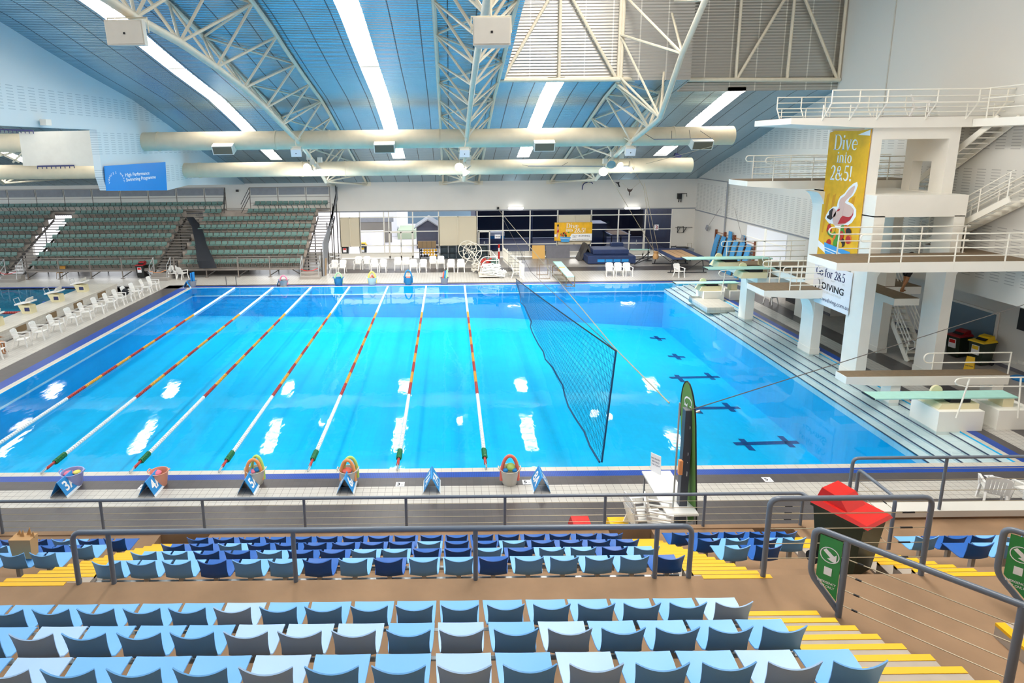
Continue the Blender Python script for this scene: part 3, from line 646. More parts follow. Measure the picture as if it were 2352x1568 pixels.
def sign_rail(label, slabel, P, Q, zt, ext=.33, far=True):
    d = (Q-P); d.z = 0; L = d.length; d.normalize()
    t = thing('guard_rail', label, 'railing', P)
    up = Vector((0, 0, zt-P.z)); E = P-d*ext
    pts = [Q+up]+bend(Q+up, E+up, E+Vector((0, 0, .45)), .1)+bend(E+up, E+Vector((0, 0, .4)), P+Vector((0, 0, .06)), .1)+[P+Vector((0, 0, .06))]
    MB().tube(pts, .035, 10).build('top_rail', 'rail_grey', t, True)
    MB().tube([P+up, P], .035, 10).build('post', 'rail_grey', t, True); MB().tube([Q+up, Q], .04, 10).build('post', 'rail_grey', t, True)
    for k in range(4):
        z = .16+.2*k; a, b = P+Vector((0, 0, z)), Q+Vector((0, 0, z))
        MB().tube([a, b], .007, 6, False).build('cable', 'cable', t); MB().tube([a.lerp(b, .08), a.lerp(b, .12)], .013, 6).build('turnbuckle', 'black', t)
    s = thing('exit_sign', slabel, 'sign', P+Vector((0, 0, .2)), 'emergency exit signs')
    f = Face(E+d*.06, d, (0, 0, 1)); n = f.N
    w = ext-.1; h = up.z-.1
    if f.N.y > 0: f = Face(P-d*.04, -d, (0, 0, 1))
    m = MB(); f.poly(m, [(0, .42), (w, .18), (w, up.z-.05), (0, up.z-.05)] if f.R.dot(d) > 0 else [(0, .18), (w, .42), (w, up.z-.05), (0, up.z-.05)], .008, 0); m.build('sign_panel', 'green_sign', s)
    m = MB(); cx, cy = w/2, up.z-.27
    f.poly(m, [(cx+a, cy+b) for a, b in ((.03, -.07), (.07, -.07), (.07, .03), (.045, .005), (-.04, .07), (-.07, .04), (.01, -.03), (-.02, -.05))], .003, .01)
    for i in range(24): a0, a1 = 2*PI*i/24, 2*PI*(i+1)/24; f.poly(m, [(cx+math.cos(a0)*.1, cy+math.sin(a0)*.1), (cx+math.cos(a1)*.1, cy+math.sin(a1)*.1), (cx+math.cos(a1)*.09, cy+math.sin(a1)*.09), (cx+math.cos(a0)*.09, cy+math.sin(a0)*.09)], .003, .01)
    m.build('pictogram', 'text_white', s); m = MB(); f.rect(m, cx-.04, cy-.26, cx+.04, cy-.16, .003, .01); m.build('running_figure', 'text_white', s)
    m = MB(); f.text(m, 'EMERGENCY', cx, cy-.37, .03, .8, 'CENTER', .02, .002, .01); f.text(m, 'EXIT ONLY', cx, cy-.42, .03, .8, 'CENTER', .02, .002, .01); m.build('sign_lettering', 'text_white', s)
P = G(1925, 1415, ZW); Q = G(2312, 1590, ZW)
sign_rail('slate grey hand rail with cables holding the nearer emergency sign', 'green emergency exit sign in the hoop of the nearer hand rail', P, Q, G(1950, 1256, ZW+1.0).z)
P2 = G(2362, 1415, ZW); sign_rail('slate grey hand rail at the right edge holding the other emergency sign', 'green emergency exit sign cut by the right edge of the picture', P2, P2+(Q-P)*.9, ZW+1.0)
# ------------------------------------------------ red-lidded wheelie bin
def wheelie(label, c, rz, body, lid, stick=None, h=1.0, hood=True, slot=False, grp=None):
    t = thing('wheelie_bin', label, 'bin', c, grp)
    w0, w1, d0, d1 = .24, .29, .26, .36
    m = MB(); m.hexa([Vector(c)+Vector(p) for p in ((-w0, -d0, .06), (w0, -d0, .06), (w0, d0, .06), (-w0, d0, .06), (-w1, -d1, h*.9), (w1, -d1, h*.9), (w1, d1, h*.9), (-w1, d1, h*.9))])
    m.box(Vector(c)+Vector((-w1-.02, -d1-.02, h*.86)), Vector(c)+Vector((w1+.02, d1+.03, h*.9))); m.build('bin_body', body, t)
    m = MB(); C = Vector(c)
    m.hexa([C+Vector(p) for p in ((-w1-.025, -d1-.06, h*.9), (w1+.025, -d1-.06, h*.9), (w1+.025, d1+.03, h*.9), (-w1-.025, d1+.03, h*.9), (-w1, -d1-.03, h*.94), (w1, -d1-.03, h*.94), (w1-.02, d1, h*.98), (-w1+.02, d1, h*.98))])
    if hood: m.hexa([C+Vector(p) for p in ((-w1+.07, -.1, h*.95), (w1-.07, -.1, h*.95), (w1-.07, d1, h*.97), (-w1+.07, d1, h*.97), (-w1+.09, .05, h*1.1), (w1-.09, .05, h*1.1), (w1-.09, d1-.05, h*1.13), (-w1+.09, d1-.05, h*1.13))])
    m.build('lid', lid, t)
    if slot: MB().hexa([C+Vector(p) for p in ((-w1+.1, -.17, h*.965), (w1-.1, -.17, h*.965), (w1-.1, -.02, h*1.03), (-w1+.1, -.02, h*1.03), (-w1+.1, -.18, h*.975), (w1-.1, -.18, h*.975), (w1-.1, -.03, h*1.04), (-w1+.1, -.03, h*1.04))]).build('slot', 'black', t)
    for s in (-1, 1): MB().lathe([(.001, -.03), (.1, -.03), (.1, .03), (.001, .03)], C+Vector((s*(w0+.03), d0+.02, .1)), 14, 'x').build('wheel', 'black_rubber', t)
    if stick:
        MB().box(C+Vector((-.15, -d1-.005, h*.42)), C+Vector((.13, -d1+.06, h*.78))).build('sticker', 'sign_white', t); MB().box(C+Vector((-.13, -d1-.008, h*.62)), C+Vector((.11, -d1+.05, h*.76))).build('sticker_panel', stick, t)
    t.rotation_euler = (0, 0, rz); return t
c = G(1915, 1330, 2.92); c = Vector((5.78, 8.15, 2.92))
wheelie('green wheelie bin with a bright red hooded lid on the stand', c, math.radians(28), 'bin_green', 'plastic_red', h=1.06)
# bag left on a seat
b = Vector((-6.75, 8.75, 2.83)); t = thing('paper_bag', 'brown paper bag standing on a seat at the left', 'bag', b)
m = MB(); w, d, h = .15, .08, .33
m.hexa([b+Vector(p) for p in ((-w, -d, 0), (w, -d, 0), (w, d, 0), (-w, d, 0), (-w-.02, -d-.01, h), (w+.02, -d-.01, h), (w+.02, d+.02, h), (-w-.02, d+.02, h))]); m.build('bag_body', 'kraft', t)
for k in range(4): MB().prism([b+Vector((-.15+.08*k, .06-.05*(k % 2), h-.02)), b+Vector((-.06+.08*k, .05-.05*(k % 2), h-.02)), b+Vector((-.08+.08*k, .06-.04*(k % 2), h+.08+.02*(k % 3)))], (0, .012, 0)).build('paper_flap', 'kraft', t)
# ================================================================ roof trusses
def topz(y, off=-.12): return rz(y)+off
BOT = [(6, 13.1), (11.5, 13.0), (14.3, 12.85), (17.2, 12.49), (19.9, 12.30), (22.86, 11.92), (25.74, 11.47), (28.6, 10.87), (31.27, 10.22), (34.1, 9.52), (36.6, 8.78), (39.8, 7.66), (41.5, 6.9)]
def bz(y):
    for (a, p), (b, q) in zip(BOT, BOT[1:]):
        if y <= b: return p+(q-p)*(y-a)/(b-a)
    return BOT[-1][1]
def truss(cx, label, y0, wid=2.9, upto=None):
    t = thing('roof_truss', label, 'roof truss', (cx, 25, rz(25)), 'roof trusses over the pool')
    def part(n, pts, r, k=8): return MB().tube(pts, r, k).build(n, 'steel_cream', t, True)
    ye = 49.5
    for s in (-1, 1):
        part('top_chord', [(cx+s*wid/2, y, topz(y)) for y in [y0+i*(YB-.1-y0)/26 for i in range(27)]], .085)
    nodes = [y for y, _ in BOT if y >= y0+.5]
    part('bottom_chord', [(cx, y, bz(y)) for y in nodes], .12, 10)
    for i, y in enumerate(nodes):
        b = (cx, y, bz(y))
        nx = nodes[i+1] if i+1 < len(nodes) else 45.5
        for s in (-1, 1):
            part('web_member', [b, (cx+s*wid/2, y, topz(y))], .052, 6)
            if i+1 < len(nodes)+1: part('web_member', [b, (cx+s*wid/2, nx, topz(nx))], .052, 6)
            if i == len(nodes)-1:
                part('web_member', [b, (cx+s*wid/2, 48.4, topz(48.4))], .06, 6); part('web_member', [b, (cx+s*wid/2, YB-.1, topz(YB)-.05)], .07, 6)
        a = (-1)**i; part('roof_brace', [(cx+a*wid/2, y, topz(y)), (cx-a*wid/2, nx, topz(nx))], .05, 6)
    part('roof_brace', [(cx-wid/2, 45.5, topz(45.5)), (cx+wid/2, 45.5, topz(45.5))], .05, 6)
    for s in (-1, 1): MB().box((cx+s*wid/2-.35, YB-.06, rz(YB)-.3), (cx+s*wid/2+.35, YB, rz(YB)+.1)).build('wall_plate', 'steel_cream', t)
    return t
truss(-8.14, 'cream tubular roof truss at the left, holding the leftmost loudspeaker', 6)
truss(1.0, 'cream tubular roof truss in the middle of the hall', 6)
# right truss: kicks up into the raised bay
t = thing('roof_truss', 'cream tubular roof truss at the right, rising into the raised bay', 'roof truss', (9.77, 35, 9), 'roof trusses over the pool')
cx = 9.77; wid = 2.9
def part(n, pts, r, k=8, T=None): return MB().tube(pts, r, k).build(n, 'steel_cream', T or t, True)
for s in (-1, 1):
    y0 = BYA if s < 0 else BYB
    part('top_chord', [(cx+s*wid/2, y, topz(y)) for y in [y0+i*(YB-.1-y0)/16 for i in range(17)]], .085)
    part('top_chord', [(cx+s*wid/2-.3*(s > 0), y0-.12, topz(y0)), (cx+s*wid/2, y0-.15, ZT)], .085)
B = [(20.5, 18.8), (24.96, 14.43), (27.04, 12.79), (29.38, 10.31), (30.97, 9.9), (33.8, 9.26), (37.1, 8.41), (41.6, 6.85)]
part('bottom_chord', [(cx, y, z) for y, z in B], .12, 10)
for i, (y, z) in enumerate(B[3:]):
    ny = B[i+4][0] if i+4 < len(B) else 45.5
    yy = max(y, 31.7)
    for s in (-1, 1):
        ys_ = max(yy, BYB if s > 0 else BYA)
        part('web_member', [(cx, y, z), (cx+s*wid/2, ys_, topz(ys_))], .055, 6); ny2 = max(ny, BYB if s > 0 else BYA)+.4*(i == 0)
        part('web_member', [(cx, y, z), (cx+s*wid/2, ny2, topz(ny2))], .055, 6)
        if i+4 == len(B): part('web_member', [(cx, y, z), (cx+s*wid/2, YB-.1, topz(YB)-.05)], .07, 6)
    a = (-1)**i; part('roof_brace', [(cx+a*wid/2, max(yy, BYB), topz(max(yy, BYB))), (cx-a*wid/2, ny+.5, topz(ny+.5))], .05, 6)
for i in range(4):
    y, z = B[i]; y2, z2 = B[i+1]
    for s in (-1, 1):
        yw = (BYA if s < 0 else BYB)-.14; zz = 12.4+1.9*(3-i)
        part('web_member', [(cx, y, z), (cx+s*wid/2, yw, zz)], .055, 6); part('web_member', [(cx, y2, z2), (cx+s*wid/2, yw, zz)], .055, 6)
    part('roof_brace', [(cx-wid/2, BYA-.14, 12.4+1.7*(3-i)), (cx+wid/2, BYB-.14, 12.4+1.7*(3-i))], .05, 6)
for s in (-1, 1): MB().box((cx+s*wid/2-.35, YB-.06, rz(YB)-.3), (cx+s*wid/2+.35, YB, rz(YB)+.1)).build('wall_plate', 'steel_cream', t)
# bay truss: chord and lattice along the foot of the raised wall
t2 = thing('bay_truss', 'long cream lattice girder along the foot of the raised grey bay wall', 'girder', (12, 33, 12.4))
def bp(px, py): return PY(px, py, BYA-.2 if px < 1560 else BYB-.2)
part('bottom_chord', [bp(1148, 184), bp(1425, 182)], .11, 10, t2); part('bottom_chord', [bp(1425, 182), PY(1570, 183, BYB-.2)], .11, 10, t2); part('bottom_chord', [PY(1570, 183, BYB-.2), bp(1929, 183)], .11, 10, t2)
for a, b in (((1155, 181), (1264, -8)), ((1284, 181), (1288, -8)), ((1416, 181), (1312, -8)), ((1426, 181), (1435, -8)), ((1618, 20), (1690, 179)), ((1690, 179), (1704, -8)), ((1694, 179), (1806, -8)), ((1808, 179), (1826, -8)), ((1922, 179), (1847, -8)), ((1926, 181), (1945, -8))):
    p, q = bp(*a), bp(*b); p.y = q.y = (BYA if a[0] < 1500 else BYB)-.2; q = p+(q-p)*2.2; k = min(1, (ZT-p.z)/(q.z-p.z)); q = p+(q-p)*k
    part('web_member', [p, q], .075, 8, t2)
# ================================================================ air ducts
def duct(label, y, z, r, x0, x1, vents, joints):
    t = thing('air_duct', label, 'duct', (x0, y, z), 'round air ducts under the roof')
    m = MB(); prof = []; x = x0; n = int((x1-x0)/.3)
    for i in range(n+1):
        x = x0+(x1-x0)*i/n; prof += [(r, x), (r+.004, x+.15)]
    prof = [(.01, x0), (r*.96, x0)]+prof[1:]+[(r*.97, x1+.06), (.01, x1+.06)]
    m.lathe(prof, (0, y, z), 36, 'x'); m.build('duct_run', 'duct', t, True)
    for x in joints: MB().lathe([(r, x-.05), (r+.025, x-.05), (r+.025, x+.05), (r, x+.05)], (0, y, z), 36, 'x').build('joint_band', 'duct', t, True)
    for x in vents:
        a = .62; w = .72
        c = Vector((x, y-r*.8, z-r*.72)); rot = Matrix.Rotation(.45, 3, 'X')
        v = MB().obox(c, 1.12, .75, .5, rot).build('vent_box', 'white_paint', t)
        g = MB()
        g.obox(c+rot@Vector((0, -.382, 0)), 1.02, .012, .42, rot); sub(g, 'grille', 'vent_grille', v)
    return t
z1 = (PY(1065, 297, 34.8).z+PY(1065, 338, 34.8).z)/2; z2 = (PY(1000, 368, 39.8).z+PY(1000, 402, 39.8).z)/2
def vx(px, y, z): return PY(px, 330, y).x
duct('larger round cream duct nearer the stand, crossing the whole hall', 34.8, z1, .5, -45, PY(1675, 315, 34.8).x, [vx(q, 34.2, 9) for q in (512, 883, 1250, 1612)]+[-27], [vx(q, 34.8, 9) for q in (365, 635, 757, 1008, 1545)])
duct('round cream duct farther back, along the end wall', 39.8, z2, .46, -45, PY(1581, 383, 39.8).x, [], [PY(q, 385, 39.8).x for q in (458, 695, 793, 1010, 1450)])
# ================================================================ loudspeakers and lamps on the trusses
def speaker(label, c, top, w=.85, h=.55, d=.5, tilt=.25, m='lamp_shell', fm=None):
    t = thing('loudspeaker', label, 'loudspeaker', c, 'box loudspeakers under the trusses'); R = Matrix.Rotation(tilt, 3, 'X')
    bt = [(-w/2, -d/2, -h/2), (w/2, -d/2, -h/2), (w/2*.7, d/2, -h/2), (-w/2*.7, d/2, -h/2)]; C = Vector(c)
    MB().hexa([C+R@Vector(p) for p in bt]+[C+R@Vector((p[0], p[1], h/2)) for p in bt]).build('cabinet', m, t)
    MB().obox(C+R@Vector((0, -d/2-.012, 0)), w*.94, .02, h*.9, R).build('grille', fm or 'cream_wall', t)
    MB().obox(C+R@Vector((0, -d/2-.026, -.02)), .05, .01, .05, R).build('badge', 'black', t)
    MB().tube([C+R@Vector((-w/2-.03, 0, 0)), C+R@Vector((-w/2-.03, 0, h/2+.06)), C+R@Vector((w/2+.03, 0, h/2+.06)), C+R@Vector((w/2+.03, 0, 0))], .02, 6).tube([C+R@Vector((0, 0, h/2+.06)), top], .025, 6).build('bracket', 'steel_cream', t)
    return t
def onT(px, py, x): return PX(px, py, x)
p = onT(297, 76, -8.14); speaker('big cream loudspeaker under the left truss at the top of the picture', p, (-8.14, p.y, bz(p.y)), .95, .6, tilt=.1)
p = onT(1128, 76, 1.0+.02); p = PY(1128, 76, 15.0); speaker('big cream loudspeaker under the middle truss at the top of the picture', p, (1.0, 15.0, bz(15)), .85, .6, tilt=.0)
for px, py, x, y, lab in ((682, 348, -8.14, 33.9, 'left'), (1067, 349, 1.0, 33.4, 'middle'), (1446, 346, 9.77, 33.9, 'right')):
    p = PY(px, py, 33.6); speaker(f'small white loudspeaker under the far part of the {lab} truss, below the larger duct', p, (x, 33.6, bz(33.6) if lab != 'right' else 9.3), .55, .42, .45, .35, 'white_paint', 'sign_white')
def lamp(label, c, aim, lit=True, r=.26, grp='floodlights under the trusses'):
    c = Vector(c); d = Vector(aim).normalized(); t = thing('floodlight', label, 'floodlight', c, grp)
    q = Vector((0, 0, 1)).rotation_difference(d).to_matrix()
    def L(prof, n, m): 
        mb = MB().lathe(prof, (0, 0, 0), 20); mb.v = [c+q@v for v in mb.v]; mb.build(n, m, t, True)
    L([(.04, -.42), (.09, -.4), (.1, -.24), (.14, -.18), (r*.8, -.03), (r, .0), (r, .02)], 'reflector', 'lamp_shell')
    L([(.002, .0), (r*.96, .005)], 'lens', 'lamp_on' if lit else 'lamp_glass')
    MB().tube([c-d*.3, c+Vector((0, 0, .5))], .025, 6).build('bracket', 'steel_cream', t)
    b = MB().obox(c+Vector((.1, .1, .6)), .25, .25, .3, Matrix.Identity(3)).build('ballast_box', 'lamp_shell', t); return t
LP = [(706, 385, -8.14, (-.35, -1, -.35), 1, 'white lit floodlight, left one of the cluster on the left truss'), (714, 396, -8.14, (-.05, -.9, -1), 0, 'unlit floodlight hanging lowest of the cluster on the left truss'), (731, 391, -8.14, (.25, -.3, -1), 1, 'small lit floodlight facing down, right one of the cluster on the left truss'),
      (1055, 383, 1.0, (-.1, -1, -.5), 1, 'bright floodlight on the middle truss, facing the stand'), (1074, 386, 1.0, (.8, -.2, -1), 0, 'unlit floodlight right of the bright lamp on the middle truss'), (1072, 397, 1.0, (.7, .3, -1), 0, 'lowest unlit floodlight on the middle truss'),
      (1386, 394, 9.77, (-.25, -1, -.4), 1, 'brightest floodlight, left one of the cluster on the right truss'), (1404, 378, 9.77, (-.05, -1, -.4), 0, 'unlit grey floodlight in the middle of the cluster on the right truss'), (1423, 382, 9.77, (.5, -.9, -.35), 1, 'lit floodlight tilted right, right one of the cluster on the right truss')]
for px, py, x, aim, lit, lab in LP: lamp(lab, PY(px, py, 36.9), aim, lit)
for k, (px, lab) in enumerate(((1185, 'left'), (1453, 'right'))):
    c = PY(px, 478, YB-.2); t = thing('strip_light', f'lit fluorescent tube over the dark gym glass, {lab} one of the two', 'lamp', c, 'tube lights on the end wall')
    MB().tube([c+Vector((-.6, 0, 0)), c+Vector((.6, 0, 0))], .07, 10).build('tube_lamp', 'tube_on', t); MB().box(c+Vector((-.65, .06, -.05)), c+Vector((.65, .2, .06))).build('housing', 'white_paint', t)
# spotting rigs hung from the roof near the right truss
def rigbar(label, a, b, drops):
    t = thing('rigging_bar', label, 'rigging bar', a); MB().tube([a, b], .03, 8).build('steel_bar', 'panel_grey', t)
    for p, q in drops: MB().tube([p, q], .012, 5).build('suspension_wire', 'dark_steel', t)
a, b = PY(1502, 320, 32.5), PY(1637, 318, 32.5)
rigbar('grey spotting bar hung in front of the larger duct at the right', a, b, [(a, PY(1478, 305, 33)), (a.lerp(b, .3), PY(1543, 300, 32.5)), (a.lerp(b, .62), PY(1583, 298, 32.5)), (a.lerp(b, .98), PY(1608, 300, 32.5))])
a, b = PY(1213, 381, 38.8), PY(1444, 382, 38.8)
rigbar('long grey spotting bar hung in front of the farther duct', a, b, [(a, PY(1200, 378, 39)), (a.lerp(b, .33), PY(1304, 373, 39.2)), (b, PY(1446, 370, 39.2))])
def rope(label, pts, r=.012, m='cable', cat='rope', name='rope'): return tag(MB().tube(pts, r, 5).build(name, m), label, cat)
Yr = 46
rope('pale spotting rope from the far bar down to the trampoline, left one', [PY(1395, 396, 38.8), PY(1460, 505, Yr), PY(1503, 577, 46.8)], .02)
rope('pale spotting rope passing left of the 3 sign down to the trampoline', [PY(1452, 384, 38.8), PY(1478, 430, 44), PY(1501, 575, 46.6)], .02)
rope('pale spotting rope passing right of the 3 sign down to the trampoline', [PY(1480, 420, 44), PY(1492, 480, 45), PY(1513, 582, 46.4)], .02)
rope('thin rope strung between the spotting rigs over the end wall', [PY(1340, 414, 48), PY(1640, 335, 33)], .014)
p = PY(1446, 438, 47); mb = MB(); mb.tube([PY(1430, 420, 47), p, PY(1470, 418, 47)], .012, 5); tag(mb.build('rope', 'cable'), 'rope sling holding the dark harness above the end wall', 'rope')
t = thing('spotting_harness', 'dark brown spotting harness hanging in a rope sling', 'harness', p)
f = Face(p, (1, 0, 0), (0, 0, 1)); m = MB()
f.poly(m, [(-.2, .2), (-.08, .12), (.1, .1), (.24, .16), (.14, -.02), (.04, -.1), (.02, -.35), (-.03, -.35), (-.04, -.1), (-.16, .02)], .05); m.build('belt', 'hair', t)
for px, py, lab in ((1418, 422, 'black triangular spotting pulley on the end wall beam'), (1341, 422, 'dark blue curved spotting arm by the right truss foot')):
    p = PY(px, py, 49); t = thing('pulley', lab, 'pulley', p); f = Face(p, (1, 0, 0), (0, 0, 1)); m = MB()
    if px > 1400: f.poly(m, [(-.2, .12), (.15, .14), (.12, 0), (.22, -.25), (.12, -.24), (0, .0)], .06)
    else: f.stroke(m, [(-.12, -.45), (-.1, -.15), (.02, .05), (.3, .12), (.6, .12), (.68, .0)], .07, .06)
    m.build('plate', 'black' if px > 1400 else 'text_navy', t)
p = PY(1556, 358, 40); t = thing('pulley', 'blue pulley block hung near the small right roof light', 'pulley', p); MB().obox(p, .4, .25, .28, Matrix.Rotation(.3, 3, 'Y')).build('block', 'text_navy', t); MB().tube([p, p+Vector((0, 0, .7))], .012, 5).build('hanger', 'dark_steel', t)
# ================================================================ the diving tower and boards
TW = 'tower_white'
def corbel(name, T, x, side, ztop, reach, drop, y0, y1, stub=0):
    pts = [(x, ztop)]+[(x+side*reach*(1-math.sin(a)), ztop-drop+drop*(1-math.cos(a))) for a in [PI/2*i/8 for i in range(9)]][::-1]
    pts = [(x, y0, ztop)]+[(x+side*reach*(1-math.sin(PI/2*i/10)), y0, ztop-drop*(1-math.cos(PI/2*i/10))) for i in range(11)]
    m = MB().prism(pts, (0, y1-y0, 0))
    if stub: m.box((x+side*reach*.6, y0+.05, ztop-.26), (x+side*(reach+stub), y1-.05, ztop))
    return m.build(name, TW, T)
t = thing('diving_tower', 'tall white concrete diving tower standing beside the pool steps', 'diving tower', (17.4, 25, 0))
XA, XC = 15.8, 18.78
for (x, y0, y1, z) in ((XA, 22.95, 23.9, 6.4), (XC, 22.95, 23.9, 6.4), (XA, 26.02, 26.94, 7.15), (XC, 26.05, 26.95, 7.15)):
    m = MB().box((x, y0, -.3), (x+.4, y1, z)).box((x-.02, y0-.02, -.3), (x+.42, y1+.02, .25)); m.build('column', TW, t)
MB().box((XA, 22.95, 6.36), (XC+.42, 23.9, 7.16)).build('lintel', TW, t)
MB().box((XA, 23.9, 6.9), (XC+.4, 26.95, 7.16)).build('floor_slab', TW, t)
m = MB().box((XA, 23.6, 7.16), (XA+.38, 24.1, 9.2)).box((XC-.1, 23.6, 7.16), (XC+.3, 24.1, 9.2)).box((XA, 23.6, 9.2), (XC+.3, 24.1, 9.62)); m.build('upper_frame', TW, t)
za, zb = 7.2, 8.35; y0, y1 = 24.3, 25.3
m = MB().box((18.68, 24.1, 7.16), (19.08, y0, 9.62)).box((18.68, y1, 7.16), (19.08, 25.75, 9.62)).box((18.68, y0, 7.16), (19.08, y1, za)).box((18.68, y0, zb), (19.08, y1, 9.62)); m.build('side_wall', TW, t)
MB().box((XA, 26.0, 9.2), (XC+.3, 26.4, 9.62)).build('rear_beam', TW, t)
corbel('corbel', t, XA+.4, 1, 4.62, .95, .75, 23.0, 23.8, .55); corbel('corbel', t, XC+.4, 1, 4.62, .85, .7, 23.0, 23.8, .6)
corbel('corbel', t, XA, -1, 7.1, .5, 1.0, 26.05, 26.9); corbel('corbel', t, XA, -1, 2.55, .5, .95, 26.05, 26.9)
# ------------------------------------------------ platforms
def platform(label, x0, x1, y0, y1, z, th=.36, tip=.2, taper=2.2, rails=(), legs=(), grp='concrete diving platforms'):
    p = thing('diving_platform', label, 'diving platform', (x0, (y0+y1)/2, z), grp)
    m = MB()
    pr = [(x0, z), (x1, z), (x1, z-th), (x0+taper, z-th), (x0, z-tip)]
    m.prism([(a, y0, b) for a, b in pr][::-1], (0, y1-y0, 0)); m.build('slab', TW, p)
    MB().box((x0+.02, y0+.02, z-.01), (x1, y1-.02, z+.015)).build('deck_mat', 'mat_brown', p)
    for lg in legs: MB().box(*lg).build('support', TW, p)
    return p
def loop_rail(P, x0, x1, y, z, h=1.0, posts=(), fr=(.75, .5, .22), r=.024, loop=True, n='guard_rail', dz=0):
    m = MB(); zt = z+h
    lz = z+h*fr[0]; rr = (zt-lz)/2
    pts = [(x1, y, zt)]+[(x0-rr*math.sin(a), y, zt-rr+rr*math.cos(a)) for a in [PI*i/8 for i in range(9)]]+[(x1, y, lz)]
    m.tube(pts, r, 8)
    g = m.build(n, 'rail_white', P, True)
    for f in fr[1:]: sub(MB().tube([(posts[0] if posts else x0, y, z+h*f), (x1, y, z+h*f)], r*.85, 6), 'rail_bar', 'rail_white', g, True)
    for x in posts: sub(MB().tube([(x, y, z-dz), (x, y, zt)], r, 8), 'post', 'rail_white', g, True)
    return g
# 10 m
p10 = platform('highest diving platform, above the tall yellow banner', 12.62, XR, 23.42, 26.2, 10, .38, .22, 3)
def flared(P, x0, x1, ye, out, zd, xs, tops, n='guard_rail'):
    m = MB(); yo = ye+out; mid, top = tops
    m.tube([(x0, yo, mid), (x1, yo, mid)], .026, 8).tube([(x0, yo, top), (x1, yo, top)], .026, 8)
    g = m.build(n, 'rail_white', P, True)
    for f in (.5,): sub(MB().tube([(x0, yo, mid+(top-mid)*f), (x1, yo, mid+(top-mid)*f)], .02, 6), 'rail_bar', 'rail_white', g, True)
    for f in (.35, .7): sub(MB().tube([(x0, ye+out*f, zd+(mid-zd)*f), (x1, ye+out*f, zd+(mid-zd)*f)], .018, 6), 'rail_bar', 'rail_white', g, True)
    for x in xs: sub(MB().tube([(x, ye, zd-.1), (x, yo, mid), (x, yo, top)], .024, 8), 'post', 'rail_white', g, True); sub(MB().tube([(x, ye, zd-.1), (x, ye, zd+.45)], .02, 6), 'post', 'rail_white', g, True)
yo = 22.95; zt = PY(1950, 207, yo).z; zm = PY(1950, 237, yo).z
flared(p10, PY(1913, 207, yo).x, XR-.02, 23.42, -.47, 10, [PY(q, 210, yo).x for q in (1913, 1977, 2041, 2156, 2252, 2316)], (zm, zt))
yo = 26.6; zt = PY(1786, 224, yo).z; zm = PY(1786, 250, yo).z
flared(p10, PY(1786, 224, yo).x, XR-.02, 26.2, .4, 10, [PY(q, 224, yo).x for q in (1787, 1842, 1897, 1997, 2082, 2160, 2230)], (zm, zt))
# 7.5 m, 5 m, 3 m, 1 m
p75 = platform('upper side diving platform behind the yellow banner', 12.9, 15.8, 26.97, 28.8, 7.5, .36, .22, 2)
MB().box((15.8, 26.97, 7.14), (XR, 28.8, 7.5)).build('slab', TW, p75); MB().box((15.8, 27, 7.49), (XR, 28.78, 7.515)).build('deck_mat', 'mat_brown', p75)
loop_rail(p75, PY(1765, 370, 27.0).x, XR-.1, 27.0, 7.5, 1.0, [PY(q, 390, 27.0).x for q in (1777, 1867, 1950, 2040)], dz=.2)
loop_rail(p75, PY(1719, 370, 28.75).x, XR-.1, 28.75, 7.5, 1.05, [PY(q, 390, 28.75).x for q in (1729, 1814, 1900, 2000)])
p5 = platform('wide middle diving platform in front of the yellow banner', 13.45, XR, 21.13, 22.9, 5, .36, .26, 1.8)
MB().box((XC+.6, 22.9, 4.64), (XR, 25.0, 5.0)).build('slab', TW, p5); MB().box((XC+.62, 22.88, 4.99), (XR, 24.98, 5.015)).build('deck_mat', 'mat_brown', p5)
loop_rail(p5, PY(1984, 550, 21.15).x, XR-.05, 21.15, 5, .98, [PY(q, 570, 21.15).x for q in (1999, 2073, 2196, 2313)], dz=.28)
loop_rail(p5, PY(1912, 532, 22.8).x, 19.3, 22.8, 5, 1.02, [PY(q, 550, 22.8).x for q in (1926, 2115, 2215)])
p3 = platform('low side diving platform behind the diving club banner', 13.27, 15.8, 25.47, 27.0, 3, .36, .24, 1.6)
loop_rail(p3, PY(1806, 625, 25.5).x, 15.78, 25.5, 3, 1.0, [PY(q, 640, 25.5).x for q in (1816, 1840)], dz=.2)
loop_rail(p3, PY(1759, 608, 26.95).x, 15.78, 26.95, 3, 1.0, [PY(q, 640, 26.95).x for q in (1768, 1790, 1830)])
MB().box((XA+.4, 26.0, 2.66), (XR, 30.5, 2.98)).box((17.7, 23.95, 2.7), (18.7, 26.0, 2.98)).build('slab', TW, p3); MB().box((17.72, 23.97, 2.97), (18.68, 26.02, 3.0)).build('deck_mat', 'mat_brown', p3); MB().box((XA+.4, 26.02, 2.97), (XR, 30.48, 3.0)).build('deck_mat', 'mat_brown', p3)
pA = platform('broad low platform carrying the two high springboards', 15.42, XR, 30.35, 34.85, 2.52, .4, .3, 1.0, legs=(((15.56, 31.62, -.3), (16.0, 32.35, 2.2)), ((18.6, 31.6, 0), (19.0, 32.4, 2.2))))
corbel('corbel', pA, 15.56, -1, 2.2, .1, .8, 31.65, 32.3)
pts = [(15.56, 31.65, 2.15), (14.9, 31.65, 2.15), (15.1, 31.65, 1.9), (15.4, 31.65, 1.5), (15.56, 31.65, 1.1)]
loop_rail(pA, PY(1757, 600, 30.4).x, XR-.1, 30.4, 2.52, 1.05, [PY(q, 610, 30.4).x for q in (1765, 1790, 1845)], dz=.2)
loop_rail(pA, PY(1662, 566, 34.8).x, XR-.1, 34.8, 2.52, 1.15, [PY(q, 590, 34.8).x for q in (1668, 1735, 1815)])
